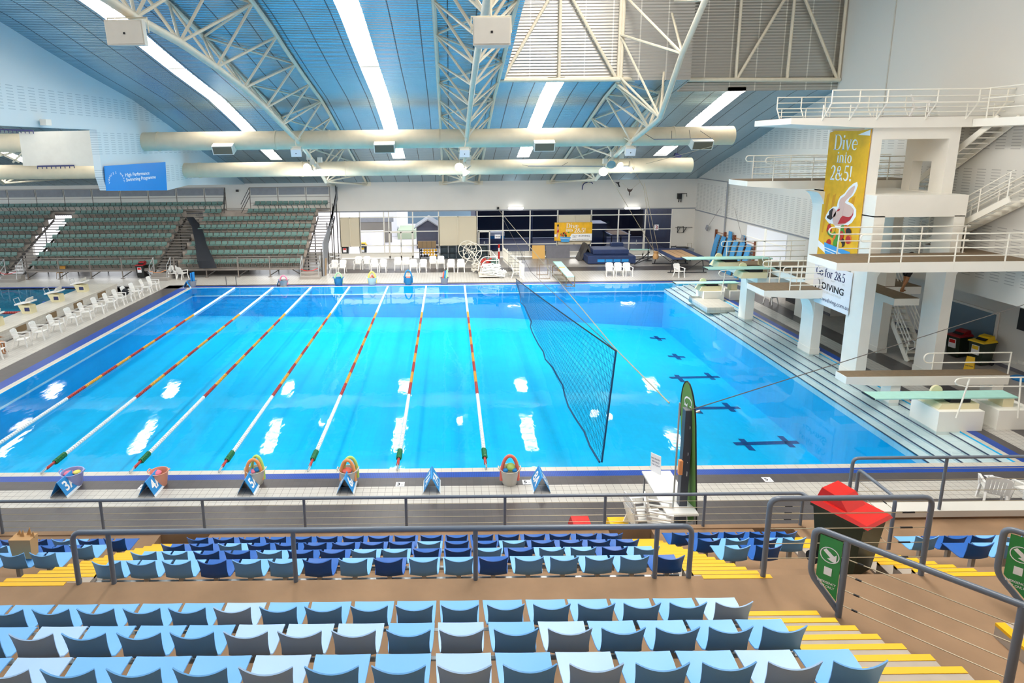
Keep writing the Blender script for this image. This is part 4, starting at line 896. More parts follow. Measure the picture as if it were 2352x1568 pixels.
p1 = platform('lowest concrete diving platform, just above the near springboard', 13.94, 19.69, 20.65, 21.27, 1, .34, .26, 1.2, legs=(((15.6, 20.72, -.4), (15.95, 21.2, .68)), ((19.2, 20.72, 0), (19.6, 21.2, .68))))
loop_rail(p1, PY(2130, 845, 21.3).x, PY(2318, 845, 21.3).x, 21.3, 1.0, .62, [PY(2140, 850, 21.3).x, PY(2316, 850, 21.3).x], (.42, ), dz=.6)
# ------------------------------------------------ springboards
def springboard(label, x0, x1, y0, y1, z, base, rail=None, bz0=None, cx=None):
    s = thing('springboard', label, 'springboard', (x0, (y0+y1)/2, z), 'springboards')
    ym = (y0+y1)/2
    m = MB().box((x0, y0, z-.04), (x1, y1, z)); m.build('board', 'aqua_board', s)
    MB().box((x0-.01, y0, z-.045), (x0+.03, y1, z+.004)).build('tip_edge', 'black', s)
    xf = cx or x0+(x1-x0)*.52
    MB().lathe([(.001, y1-.02), (.19, y1-.02), (.19, y1+.06), (.001, y1+.06)], (xf-.35, 0, z+.0), 18, 'y').build('fulcrum_wheel', 'board_base', s)
    MB().box((xf-.3, y0+.05, z-.2), (xf+.35, y1-.05, z-.045)).build('fulcrum', 'black_rubber', s)
    MB().hexa([(xf-.8, y0-.12, base), (xf+.5, y0-.12, base), (xf+.5, y1+.12, base), (xf-.8, y1+.12, base), (xf-.65, y0-.06, z-.19), (xf+.55, y0-.06, z-.19), (xf+.55, y1+.06, z-.19), (xf-.65, y1+.06, z-.19)]).build('fulcrum_stand', 'board_base', s)
    MB().box((x1-.45, y0+.03, base), (x1-.1, y1-.03, z-.04)).build('anchor_stand', 'board_base', s)
    return s
s1 = springboard('pale aqua springboard nearest the near stand, at the lowest platform', 13.63, 18.29, 18.75, 19.35, 1, .66, cx=16.45)
def blockth(label, c0, c1): return tag(MB().box(c0, c1).build('concrete_block', TW), label, 'block', 'white plinths under the springboards')
q = G(2178, 978, 0); b1 = blockth('white plinth in front under the near springboard', (15.55, 18.45, -.25), (17.0, 19.65, .66)); b2 = blockth('white plinth at the back end of the near springboard', (17.5, 18.5, 0), (18.7, 19.6, .66))
t = thing('hand_rail', 'white looped hand rail leaning beside the near springboard', 'railing', (16.7, 18.4, .5)); y = 18.42
m = MB().tube([PY(2360, 866, y), PY(2215, 868, y)]+[PY(2212-18*math.sin(a), 877-9*math.cos(a), y) for a in [PI*i/6 for i in range(7)]]+[PY(2215, 887, y), PY(2360, 887, y)], .022, 8); m.build('rail_loop', 'rail_white', t, True)
MB().tube([PY(2227, 870, y), PY(2196, 960, 18.35)], .024, 8).build('post', 'rail_white', t, True); MB().tube([PY(2345, 866, y), PY(2338, 960, y)], .024, 8).build('post', 'rail_white', t, True)
springboard('high pale aqua springboard nearer the stand, second from the far end', 12.82, 17.48, 30.2, 30.88, 3, 2.53); springboard('high pale aqua springboard farthest from the stand', 12.78, 17.49, 32.95, 33.72, 3, 2.53)
springboard('low pale aqua springboard at the far end of the pool steps', 13.4, 17.18, 35.88, 36.45, 1, .55, cx=15.6); blockth('white plinth under the low far springboard', (15.0, 35.6, -.2), (16.2, 36.75, .55)); blockth('white plinth at the back of the low far springboard', (16.6, 35.7, 0), (17.3, 36.6, .55))
t = thing('hand_rail', 'white looped hand rail beside the low far springboard', 'railing', (15.2, 35.6, .5)); y = 35.6
MB().tube([PY(1690, 620, y), PY(1662, 621, y)]+[PY(1660-9*math.sin(a), 628-7*math.cos(a), y) for a in [PI*i/6 for i in range(7)]]+[PY(1662, 635, y), PY(1690, 634, y)], .024, 8).build('rail_loop', 'rail_white', t, True)
MB().tube([PY(1666, 624, y), PY(1656, 678, y)], .026, 8).build('post', 'rail_white', t, True)
a = G(1600, 671, .14); m = MB().use('tile_coping').hexa([(14.4, 33.6, -.2), (15.9, 33.6, -.2), (15.9, 36.3, -.2), (14.4, 36.3, -.2), (14.4, 33.6, .12), (15.9, 33.6, .12), (15.9, 36.3, .12), (14.4, 36.3, .12)])
tag(m.build('pool_ledge', None), 'low tiled ledge over the pool steps before the low far springboard', 'ledge')
# ------------------------------------------------ stair flights
def flight(label, x0, x1, ya, za, yb, zb, n, rails=True):
    t = thing('steel_stair', label, 'stairs', ((x0+x1)/2, ya, za), 'white steel stairs of the tower')
    for x in (x0, x1): MB().bar((x, ya, za), (x, yb, zb), .05, .22).build('stringer', 'rail_white', t)
    for i in range(n):
        f = (i+.5)/n; y, z = ya+(yb-ya)*f, za+(zb-za)*f; MB().box((x0, y-.13, z-.02), (x1, y+.13, z+.02)).build('tread', 'rail_white', t)
    if rails:
        for x in (x0, x1):
            m = MB()
            for h in (.5, .75, 1.0): m.tube([(x, ya, za+h), (x, yb, zb+h)], .022, 6)
            s = (ya-yb)/abs(ya-yb)
            m.tube([(x, ya, za+1), (x, ya+s*.25, za+.95), (x, ya+s*.3, za+.72), (x, ya, za+.5)], .022, 6)
            g = m.build('guard_rail', 'rail_white', t, True)
            for f in (.04, .35, .66, .97): y, z = ya+(yb-ya)*f, za+(zb-za)*f; sub(MB().tube([(x, y, z), (x, y, z+1)], .022, 6), 'post', 'rail_white', g, True)
    return t
flight('white steel stair rising from the deck behind the tower legs', 19.3, 20.05, 24.9, 0, 27.4, 2.9, 13)
flight('white steel stair climbing along the wall to the top platform', 19.45, 20.2, 26.4, 7.16, 22.5, 9.9, 14, False)
flight('white steel stair rising from the middle platform by the wall', 19.5, 20.2, 25.2, 5.0, 21.6, 7.1, 11)
flight('white steel stair seen through the opening between the tower legs', 17.9, 18.6, 27.3, 3.0, 29.8, 5.2, 10)
m = MB().box((19.3, 21.0, 9.62), (XR, 23.4, 9.9)); tag(m.build('landing', TW), 'white landing beside the top platform over the stair', 'landing')
t = thing('guard_rail', 'white rail around the stair landing at the top right', 'railing', (19.9, 21, 9.9), 'rails'); t['group'] = 'top landing rails'
for z in (.35, .7, 1.05): MB().tube([(19.35, 23.2, 9.9+z), (19.35, 21.05, 9.9+z), (XR-.05, 21.05, 9.9+z)], .022, 6).build('rail_bar', 'rail_white', t, True)
for x, y in ((19.35, 22.9), (19.35, 21.05), (20.2, 21.05)): MB().tube([(x, y, 9.85), (x, y, 10.95)], .024, 8).build('post', 'rail_white', t, True)
# ------------------------------------------------ banners on the tower
XBN = 15.74
A, B_, C_, D_ = PX(1907, 299, XBN), PX(2002, 293, XBN), PX(1877, 592, XBN), PX(1969, 592, XBN)
y1b = A.y; zb0, zt0 = 4.35, 9.58; w = y1b-B_.y; h = zt0-zb0
t = thing('banner', 'tall yellow banner with a tucked diver hung on the tower', 'banner', (XBN, y1b-w/2, zb0), 'banners on the tower')
f = Face((XBN, y1b, zb0), (0, -1, 0), (0, 0, 1))
m = MB(); f.poly(m, [(0, 0), (w, 0), (w, h), (w*.7, h-.05), (w*.35, h-.02), (0, h-.0)], .02, -.02); m.build('cloth', 'banner_yellow', t)
m = MB()
for k in range(5): f.poly(m, [(w*(.06+.16*k), h*.2), (w*(.1+.16*k), h*.2), (w*(.18+.16*k), h*.52), (w*(.1+.16*k), h*.5)], .002, .0)
m.build('ray_print', 'banner_dark', t)
m = MB(); serif(f, m, 'Dive', w*.15, h-.78, .62, 1.02, .1); m.build('lettering', 'text_white', t)
m = MB(); serif(f, m, 'into', w*.26, h-1.28, .46, .98, .1); m.build('lettering', 'text_white', t)
m = MB(); serif(f, m, '2&5!', w*.13, h-1.98, .6, 1.0, .08); m.build('lettering', 'text_white', t)
S = w/2.45
def P_(L, ox, oy, s): return [(ox+x*s*1.45, oy+y*s*1.12) for x, y in L]
body = [(.1, .28), (.0, .36), (.04, .5), (.14, .66), (.28, .78), (.42, .8), (.44, .98), (.5, 1.12), (.66, 1.24), (.78, 1.42), (.93, 1.56), (1.06, 1.62), (1.1, 1.52), (1.05, 1.34), (.98, 1.2), (.86, 1.1), (.82, 1.0), (1.0, .94), (1.14, .8), (1.16, .6), (1.04, .38), (.86, .24), (.6, .12), (.36, .12), (.26, .18)]
ox, oy = w*.16, h-3.95
m = MB(); cx, cy = .58, .8; f.poly(m, P_([(cx+(x-cx)*1.12, cy+(y-cy)*1.1) for x, y in body], ox, oy, S), .002, .004); m.build('figure_outline', 'text_white', t)
m = MB(); f.poly(m, P_([(.36, .14), (.6, .14), (.84, .26), (1.02, .4), (1.12, .6), (1.1, .8), (.96, .9), (.8, .94), (.72, .98), (.8, 1.1), (.94, 1.22), (1.02, 1.36), (1.06, 1.5), (1.05, 1.58), (.94, 1.52), (.8, 1.38), (.68, 1.2), (.52, 1.08), (.48, .96), (.5, .8), (.4, .66), (.3, .5), (.28, .3)], ox, oy, S), .002, .007)
f.oval(m, ox+.27*S*1.45, oy+.56*S*1.12, .19*S, .18*S, .002, .007); m.build('figure_skin', 'skin', t)
m = MB(); f.poly(m, P_([(.52, .2), (.84, .28), (1.02, .42), (1.12, .62), (1.1, .78), (1.04, .66), (.86, .5), (.7, .52), (.62, .44)], ox, oy, S), .002, .01); f.poly(m, P_([(.4, .62), (.52, .66), (.56, .74), (.48, .72)], ox, oy, S), .002, .01); m.build('figure_swimsuit', 'swim_red', t)
m = MB(); f.stroke(m, P_([(.42, .3), (.62, .52), (.66, .86), (.62, 1.04)], ox, oy, S), .16*S, .002, .013); f.oval(m, ox+.9*S*1.45, oy+.7*S*1.12, .29*S, .22*S, .002, .013); m.build('figure_limb', 'skin', t)
m = MB(); f.poly(m, P_([(.1, .32), (.02, .34), (.02, .42), (.1, .46), (.1, .6), (.2, .7), (.28, .72), (.24, .6), (.24, .46), (.28, .38), (.2, .3)], ox, oy, S), .002, .013); m.build('figure_hair', 'hair', t)
def salad(T, f, x, y, s, n=18, seed=3):
    rr = random.Random(seed); cols = ['veg_green', 'veg_red', 'veg_orange', 'veg_green', 'banner_yellow', 'hair', 'veg_red']; B = {}
    for k in range(n):
        c = cols[k % len(cols)]; m = B.setdefault(c, MB()); f.oval(m, x+rr.uniform(.1, .9)*s, y+rr.uniform(.0, .42)*s, rr.uniform(.06, .12)*s, rr.uniform(.07, .14)*s, .002, .005+.001*k, rr.uniform(0, 3), 10)
    for c, m in B.items(): m.build('vegetable_print', c, T)
    m = MB(); f.poly(m, [(x, y), (x+s*1.02, y-.08*s), (x+s*.86, y-.52*s), (x+.16*s, y-.5*s)], .002, .03); m.build('bowl_print', 'bowl_blue', T)
    m = MB(); f.stroke(m, [(x+.03*s, y-.12*s), (x+.97*s, y-.2*s)], .025*s, .002, .033); f.stroke(m, [(x+.05*s, y-.18*s), (x+.95*s, y-.26*s)], .02*s, .002, .033); m.build('bowl_stripe', 'bowl_white', T)
salad(t, f, w*.18, h*.2-.38, 1.65*S, 22)
m = MB(); f.poly(m, [(0, .42), (0, .68), (w*.2, .52), (w*.24, .2)], .002, .004); m.build('wave_print', 'text_white', t)
m = MB(); f.poly(m, [(w*.72, h-.2), (w, h-.02), (w, h-.24)], .002, .02); f.poly(m, [(.0, h-.02), (w*.14, h-.02), (0, h-.08)], .002, .02); m.build('torn_corner', 'text_white', t)
A, B_, C_, D_ = PX(1870, 603, XBN), PX(1957, 622, XBN), PX(1866, 683, XBN), PX(1945, 712, XBN)
y1c = 26.2; w2 = y1c-23.7; zc0, zc1 = 2.38, 4.1
t = thing('banner', 'white diving club banner hung under the middle platform', 'banner', (XBN, y1c-w2/2, zc0), 'banners on the tower')
f = Face((XBN, y1c, zc0), (0, -1, 0), (0, 0, 1)); hh = zc1-zc0
m = MB(); f.rect(m, 0, 0, w2, hh, .02, -.02); m.build('cloth', 'sign_white', t)
m = MB(); serif(f, m, 'Go for 2&5', .14, hh-.5, .36, .98, .06); m.build('lettering', 'text_navy', t)
m = MB(); f.text(m, 'DIVING', .62, hh-1.02, .27, 1.18, 'LEFT', .03); m.build('lettering', 'text_black', t)
m = MB(); f.text(m, 'www.wadiving.com.au', .12, .2, .17, 1.13, 'LEFT', .0); m.build('lettering', 'text_navy', t)
m = MB(); f.text(m, 'WESTERN AUSTRALIA', .62, hh-1.18, .09, 1.1); m.build('small_lettering', 'text_pale', t)
for tx, x_ in (('FRUIT', 1.2), ('VEG', 1.95)): m = MB(); f.text(m, tx, x_, hh-.62, .07); m.build('small_lettering', 'text_pale', t)
m = MB(); f.poly(m, arc(.3, hh-.9, .22, .26, -80, 80, 8)+arc(.24, hh-.9, .2, .24, 80, -80, 8), .002, .004); m.build('emblem', 'panel_grey', t)
m = MB(); f.oval(m, .2, hh-1.06, .05, .06, .002, .004); m.build('emblem_dot', 'text_black', t)
# ------------------------------------------------ under and beside the tower
t = struct(MB().box((XW-.06, PX(2292, 760, XW).y, .25), (XW-.01, PX(2168, 690, XW).y, 2.15)), 'window_90', 'frame_white')
q = MB().box((XW-.09, PX(2286, 760, XW).y, .4), (XW-.05, PX(2176, 690, XW).y, 2.05)).build('pane', 'window_slate', None, origin=(0, 0, 0)); q.location = (0, 0, 0); q.parent = t
c = G(2247, 838); wheelie('red-lidded wheelie bin by the right wall under the tower', (21.85, 25.5, 0), math.radians(-75), 'bin_green', 'maroon', 'plastic_red', 1.05, True, True)
wheelie('yellow-lidded wheelie bin by the right wall under the tower', (22.0, 24.5, 0), math.radians(-75), 'bin_green', 'bin_yellow', 'bin_yellow', 1.1, True, True)
def aframe(name, label, c, rz, w, h, spread, m, txt=None, tm='text_black', grp=None, base=None, ts=.16):
    t = thing(name, label, 'sign', c, grp); C = Vector(c)
    for s in (-1, 1):
        b = MB().hexa([C+Vector(p) for p in ((-w/2, s*spread, 0), (w/2, s*spread, 0), (w/2, s*(spread-.012), 0), (-w/2, s*(spread-.012), 0), (-w*.4 if base is None else -w/2, s*.012, h), (w*.4 if base is None else w/2, s*.012, h), (w*.4 if base is None else w/2, 0, h), (-w*.4 if base is None else -w/2, 0, h))]).build('panel', m, t)
        if txt:
            f = Face(C+Vector((0, s*spread, 0)), (-s, 0, 0), Vector((0, -s*spread, h))); mm = MB()
            f.text(mm, txt, 0, h*.38, ts, 1, 'CENTER', .05, .003, .005); mm.build('lettering', tm, t)
    t.rotation_euler = (0, 0, rz); return t
aframe('floor_sign', 'yellow folding wet floor sign in front of the yellow-lidded bin', (20.9, 23.7, 0), math.radians(-50), .32, .62, .16, 'plastic_yellow', 'CAUTION', 'text_black', ts=.04)
tag(MB().box((XW-.1, PX(2343, 740, XW).y-1.2, 1.75), (XW-.03, PX(2343, 740, XW).y, 2.6)).build('wall_screen', 'black'), 'black wall screen cut by the right edge of the picture', 'screen')
for k, px in enumerate((2330, 2346)): p = PX(px, 832, XW); tag(MB().box((XW-.05, p.y-.1, p.z-.06), (XW, p.y+.1, p.z+.06)).build('socket', 'white_paint'), f'white wall socket low on the right wall, {("left", "right")[k]} one of the pair', 'socket', 'sockets low on the right wall')
m = MB().lathe([(.01, 0), (.3, 0), (.34, .06), (.25, .12), (.01, .13)], G(2345, 872), 18); tag(m.build('float_disc', 'foam_blue', smooth=True), 'blue and yellow swim float lying by the right wall', 'float')
rope('steel cable strung from the slate post across to the right wall', [PY(1586, 941, 12.6), PY(2360, 697, 20)], .012, 'cable_dark', 'cable', 'steel_cable')
# ================================================================ the scaffold grandstand at the far left
def gy(i): return 44.2+.903*i
def gz(i): return .98+.521*i
BL = [(-38.4, -31.95), (-30.55, -21.27), (-19.93, -10.6)]
nmB = ['left', 'middle', 'right']
for (x0, x1), nm in zip(BL, nmB):
    t = thing('bleacher', f'scaffold grandstand block on the {nm} of the far stand', 'grandstand', ((x0+x1)/2, 44, 0), 'blocks of the far grandstand')
    for i in range(8):
        y = gy(i); z = gz(i)-.36
        if i == 7: continue
        MB().box((x0, y-.25, z-.05), (x1, y+.66, z)).build('deck_board', 'scaffold', t)
        MB().box((x0, y+.62, z), (x1, y+.65, z+.47)).build('riser_panel', 'riser', t)
    n = max(2, round((x1-x0)/2.3))
    for k in range(n+1):
        x = x0+.08+(x1-x0-.16)*k/n
        MB().tube([(x, 43.95, 0), (x, 43.95, 1.5)], .045, 6).box((x-.12, 43.85, 0), (x+.12, 44.05, .03)).build('front_post', 'scaffold', t)
        MB().tube([(x, 44.0, .1), (x+.8 if x+.9 < x1 else x-.8, 44.0, .6)], .035, 6).build('brace', 'scaffold_dark', t)
        for i in (2, 5): MB().tube([(x, gy(i)+.2, 0), (x, gy(i)+.2, gz(i)-.4)], .04, 6).build('inner_post', 'scaffold_dark', t)
    MB().box((x0, 43.9, .52), (x1, 44.02, .66)).build('front_beam', 'scaffold', t)
    m = MB()
    for z in (1.5, 1.36, .72): m.tube([(x0, 43.95, z), (x1, 43.95, z)], .025, 6)
    nb = int((x1-x0)/.13)
    if nm == 'right':
        for k in range(nb): 
            x = x0+(x1-x0)*k/nb; m.bar((x, 43.95, .72), (x, 43.95, 1.36), .012, .012)
    m.build('front_railing', 'scaffold', t)
# top deck, running behind all the blocks, with its back railing and grey panels
t = thing('bleacher', 'top row deck of the far grandstand with grey back panels', 'grandstand', (-27, 50.5, 4))
GAPS = [(-38.4, -18.3), (-16.3, -9.75)]
y = gy(7); z = gz(7)-.36
for x0, x1 in GAPS:
    MB().box((x0, y-.25, z-.05), (x1, y+.55, z)).build('deck_board', 'scaffold', t)
    m = MB()
    for zz in (z+.95, z+.45): m.tube([(x0, y+.55, zz), (x1, y+.55, zz)], .025, 6)
    k = x0
    while k < x1: m.bar((k, y+.55, z-.5), (k, y+.55, z+.95), .014, .014); k += .16
    m.build('back_railing', 'scaffold', t)
    k = x0; w = 2.3
    while k < x1-.3:
        e = min(k+w, x1); MB().box((k+.09, y+.5, z+1.12), (e-.09, y+.53, z+1.7)).build('back_panel', 'panel_grey', t)
        MB().tube([(k, y+.55, z-.05), (k, y+.55, z+1.75)], .04, 6).build('back_post', 'scaffold', t); k += w
    MB().tube([(x1, y+.55, 0), (x1, y+.55, z+1.75)], .04, 6).tube([(x0, y+.55, z+1.74), (x1, y+.55, z+1.74)], .03, 6).build('back_post', 'scaffold', t)
for x in (-18.3, -16.3):
    m = MB()
    for h in (.4, .75, 1.1): m.tube([(x, y+.5, z+h+.6), (x+(.5 if x > -17 else -.5)*-1*.6, y-.9, z+h-.6)], .025, 6)
    m.build('side_railing', 'scaffold_dark', t)
MB().box((-18.3, y-.3, z-.6), (-16.3, y-.2, z-.15)).tube([(-18.4, y-.4, z+.1), (-16.2, y-.4, z+.1)], .03, 6).build('gap_barrier', 'riser', t)
# aisle stairs
def mini_stair(label, x0, x1, low=True, m='scaffold'):
    t = thing('grandstand_stair', label, 'stairs', ((x0+x1)/2, 43.5, 0), 'open aisle stairs of the far grandstand')
    n = 20
    for i in range(n):
        f = i/(n-1); y = 43.7+f*(gy(6)+.4-43.7); z = .45+f*(gz(6)-.4-.45); MB().box((x0+.05, y-.13, z-.04), (x1-.05, y+.13, z)).build('tread', m, t)
    for x in (x0+.03, x1-.03): MB().bar((x, 43.6, .35), (x, gy(6)+.4, gz(6)-.5), .05, .16).build('stringer', 'scaffold_dark', t)
    m2 = MB().use('tile_lightgrey'); m2.box((x0, 42.9, 0), (x1, 43.3, .2)).box((x0, 43.3, 0), (x1, 43.75, .42)); m2.build('plinth_step', 'board_base', t)
    for x in (x0+.06, x1-.06):
        MB().tube([(x, 42.95, .15), (x, 43.05, 1.05), (x, 43.75, 1.55), (x, 43.75, .4)], .025, 6).tube([(x, 43.0, .6), (x, 43.75, 1.1)], .02, 6).build('hand_rail', 'galv', t)
    return t
a = mini_stair('open aisle stair at the left of the far grandstand', -31.95, -30.55); b = mini_stair('open aisle stair in the middle of the far grandstand', -21.27, -19.93); c = mini_stair('open aisle stair at the right end of the far grandstand', -10.6, -9.2)
for o, l, x, mm in ((a, 'red rope slung across the left aisle stair of the far grandstand', -31.2, 'plastic_red'), (b, 'orange rope slung across the middle aisle stair of the far grandstand', -20.6, 'foam_orange'), (c, 'red rope slung across the right aisle stair of the far grandstand', -9.9, 'plastic_red')):
    rope(l, [(x-.6, 42.97, .72), (x-.2, 42.97, .6), (x+.2, 42.97, .62), (x+.6, 42.97, .76)], .02, mm)
# seats
def gseat():
    m = MB(); w = .2
    m.hexa([(-w, 0, -.02), (w, 0, -.02), (w, .36, .0), (-w, .36, .0), (-w, 0, .03), (w, 0, .03), (w, .36, .04), (-w, .36, .04)])
    m.hexa([(-w, .34, .0), (w, .34, .0), (w, .39, .0), (-w, .39, .0), (-w*.95, .42, .26), (w*.95, .42, .26), (w*.95, .45, .25), (-w*.95, .45, .25)])
    m.bar((0, .36, -.02), (.06, .5, -.35), .03, .03)
    return m
gp = gseat().build('tip_up_seat', 'seat_green', None, origin=(0, 0, 0)); first = True
far = MB()
def span(i):
    if i == 7: return [(-38.2, -18.5), (-16.1, -9.9)]
    if i == 6: return [(-38.2, -32.1), (-30.5, -21.4), (-19.85, -18.3), (-16.2, -10.7)]
    return [(-38.2, -32.1), (-30.5, -21.3), (-19.85, -10.75)]
RN = ['front row', 'second row', 'third row', 'fourth row', 'fifth row', 'sixth row', 'seventh row', 'top row']
base = gseat()
nseat = 0
for i in range(8):
    for (x0, x1) in span(i):
        n = int((x1-x0+.05)/.461); blk = nmB[0] if x1 < -31 else nmB[1] if x1 < -21 else nmB[2]
        for k in range(n):
            x = x1-.23-.461*k+R_.uniform(-.01, .01)
            if x < -37.2+.2*(7-i) - .8: continue
            if i < 6:
                q = gp if first else gp.copy()
                if not first: COL.objects.link(q)
                first = False; q.location = (x, gy(i), gz(i)); nseat += 1
                tag(q, f'green-grey grandstand seat, {ORD[k]} from the right in the {blk} block {RN[i]}', 'seat', 'green-grey seats of the far grandstand')
            else:
                far.add([v+Vector((x, gy(i), gz(i))) for v in base.v], base.f)
tag(far.build('tip_up_seat', 'seat_green', None, origin=(0, 0, 0)), 'green-grey seats of the two topmost rows of the far grandstand', 'seat', None, 'stuff')
# black folded net over the right block
t = thing('folded_net', 'tall black net bundle hung over the grandstand beside the middle aisle', 'net', (-19, 46, 1))
L = [(436, 497, gy(6), 26), (452, 520, gy(5), 34), (462, 560, gy(2), 40), (472, 595, gy(0)-.3, 60), (478, 612, 43.85, 62)]
m = MB(); pr = None
for px, py, yy, w in L:
    c = PY(px+6, py, yy); s = w/1425*yy*.33; ring = [c+Vector((s*math.cos(a), -.5+.16*math.sin(a), .0)) for a in [2*PI*i/10 for i in range(10)]]
    o = len(m.v); m.v += ring
    if pr is not None:
        for j in range(10): m.f.append([pr+j, pr+(j+1) % 10, o+(j+1) % 10, o+j]); m.m.append(0)
    else: m.f.append(list(range(o, o+10))); m.m.append(0)
    pr = o
m.build('net_bundle', 'net_black', t, True)
# net and mesh at the right end of the stand
t = thing('scaffold_mesh', 'grey mesh sheet drooping down the right end of the far grandstand', 'mesh', (-9.3, 47, 0))
m = MB().prism([(-9.15, 43.9, .0), (-9.15, 44.6, .0), (-9.15, 46.5, 2.4), (-9.15, 50.9, 6.0), (-9.15, 50.9, 5.0), (-9.15, 46.0, 3.0), (-9.15, 44.2, 2.4)], (.08, 0, 0)); m.build('mesh_sheet', 'panel_grey', t)
for yy, zz in ((44, 2.0), (46.5, 3.6), (49, 4.8), (50.8, 6.1)): MB().tube([(-9.2, yy, 0), (-9.2, yy, zz)], .04, 6).build('post', 'scaffold_dark', t)
# ------------------------------------------------ bins, chairs and clutter along the far wall
wheelie('red-lidded wheelie bin at the foot of the middle grandstand stair', G(322, 640)+Vector((0, .4, 0)), 0, 'bin_black', 'maroon', 'plastic_red', 1.05, True, True)
wheelie('red-lidded wheelie bin against the cream louvres of the end wall', G(793, 591)+Vector((0, .3, 0)), 0, 'bin_black', 'maroon', 'plastic_red', 1.05, True, True)
wheelie('yellow-lidded wheelie bin against the end wall glass', G(834, 590)+Vector((0, .3, 0)), 0, 'bin_black', 'bin_yellow', 'bin_yellow', 1.05, True, True)
def chair_proto(m='chair_white', name='garden_chair'):
    t = thing(name, 'x', 'chair', (0, 0, 0))
    # faces -Y; seat height .43
    MB().hexa([(-.22, -.24, .40), (.22, -.24, .40), (.2, .2, .37), (-.2, .2, .37), (-.23, -.26, .435), (.23, -.26, .435), (.2, .2, .40), (-.2, .2, .40)]).build('seat', m, t)
    b = MB()
    for i in range(6):
        x = -.175+.07*i; b.hexa([(x-.027, .2, .40), (x+.027, .2, .40), (x+.027, .225, .40), (x-.027, .225, .40), (x*1.08-.029, .33, .84), (x*1.08+.029, .33, .84), (x*1.08+.029, .35, .84), (x*1.08-.029, .35, .84)])
    b.prism([(-.235, .315, .80), (.235, .315, .80), (.24, .335, .88), (.15, .345, .92), (-.15, .345, .92), (-.24, .335, .88)], (0, .025, 0)); b.box((-.21, .195, .44), (.21, .225, .5))
    for s in (-1, 1): b.bar((s*.215, .205, .4), (s*.235, .33, .86), .05, .03)
    b.build('backrest', m, t)
    for s in (-1, 1):
        MB().bar((s*.25, -.3, 0), (s*.225, -.23, .42), .05, .05).build('leg', m, t); MB().bar((s*.24, .33, 0), (s*.2, .2, .42), .05, .05).build('leg', m, t)
        a = MB(); a.bar((s*.245, -.25, .40), (s*.27, -.24, .64), .05, .045); a.hexa([(s*.27-.03, -.27, .63), (s*.27+.03, -.27, .63), (s*.25+.025, .29, .66), (s*.25-.025, .29, .66), (s*.27-.03, -.27, .66), (s*.27+.03, -.27, .66), (s*.25+.025, .29, .685), (s*.25-.025, .29, .685)]); a.build('armrest', m, t)
    return t
CP = chair_proto(); cfirst = [True]
def chair(p, rz, label, grp, lift=0):
    lab = 'white plastic garden chair '+label
    p = Vector(p)+Vector((0, 0, lift))
    if cfirst[0]: CP.location = p; CP.rotation_euler = (0, 0, rz); CP['label'] = lab; CP['group'] = grp; cfirst[0] = False; return CP
    return dup(CP, p, rz, lab, grp)
g = 'white chairs in front of the end wall glass'
fr = [(767, 627, 'first from left in the front row by the wall'), (786, 627, 'second from left in the front row by the wall'), (860, 625, 'third from left in the front row by the wall'), (880, 625, 'fourth from left in the front row by the wall'), (950, 625, 'fifth from left in the front row by the wall'), (972, 625, 'sixth from left in the front row by the wall'), (1036, 625, 'seventh from left in the front row by the wall'), (1059, 625, 'eighth from left in the front row by the wall')]
bk = [(822, 618, 'first from left in the back row by the wall'), (842, 618, 'second from left in the back row by the wall'), (914, 620, 'before the glass doors, left one of the pair'), (933, 620, 'before the glass doors, right one of the pair'), (995, 617, 'fifth from left in the back row by the wall'), (1013, 617, 'sixth from left in the back row by the wall')]
for px, py, l in fr+bk: chair(G(px, py)+Vector((0, .1, 0)), R_.uniform(-.12, .12), l, g)
chair(G(764, 600)+Vector((0, 0, 0)), 1.7, 'turned sideways beside the scaffold, left one', g); chair(G(776, 602), 1.8, 'turned sideways beside the scaffold, right one', g)
for i, px in enumerate((1401, 1422, 1443)): chair(G(px, 635)+Vector((0, .15, 0)), .1*(i-1), ORD[i]+' from left of the three before the blue mats', 'three chairs before the blue mats')
chair(G(1561, 637)+Vector((0, .15, 0)), .35, 'alone between the trampoline and the pool', 'single chairs by the deep end')
chair(G(1185, 641)+Vector((.1, .6, 0)), 1.4, 'beside the picket fence and the net', 'single chairs by the deep end')
g = 'two chairs at the grandstand stair'
chair(G(398, 640), .3, 'left one of the pair at the grandstand stair', g); chair(G(420, 640), 2.7, 'right one of the pair at the grandstand stair', g)
g = 'white chairs lined up along the left of the pool'
xs0 = [(22, 812), (62, 795), (95, 772), (128, 750), (160, 734), (188, 718), (215, 704), (238, 690), (258, 678), (277, 668), (296, 662), (310, 656)]
for i, (px, py) in enumerate([(8, 822), (47, 797), (78, 779), (112, 762), (142, 745), (168, 732), (193, 719), (214, 708), (234, 699), (252, 691), (270, 683), (294, 673), (311, 666)]):
    q = G(px, py); chair((-20.3+(i*.06), q.y, 0), math.radians(96)+R_.uniform(-.1, .1), f'{ORD[12-i]} from the far end of the left poolside line', g)
# things on the chairs
p = Vector((-19.8, 36.9, .42)); t = thing('backpack', 'dark backpack slumped on a chair near the far end of the left line', 'bag', p); MB().sphere(p+Vector((0, 0, .2)), .2, 12, 1.1).build('bag_body', 'net_black', t, True); MB().tube([p+Vector((.1, -.15, .1)), p+Vector((.15, -.2, .3)), p+Vector((0, -.1, .4))], .02, 6).build('strap', 'black', t)
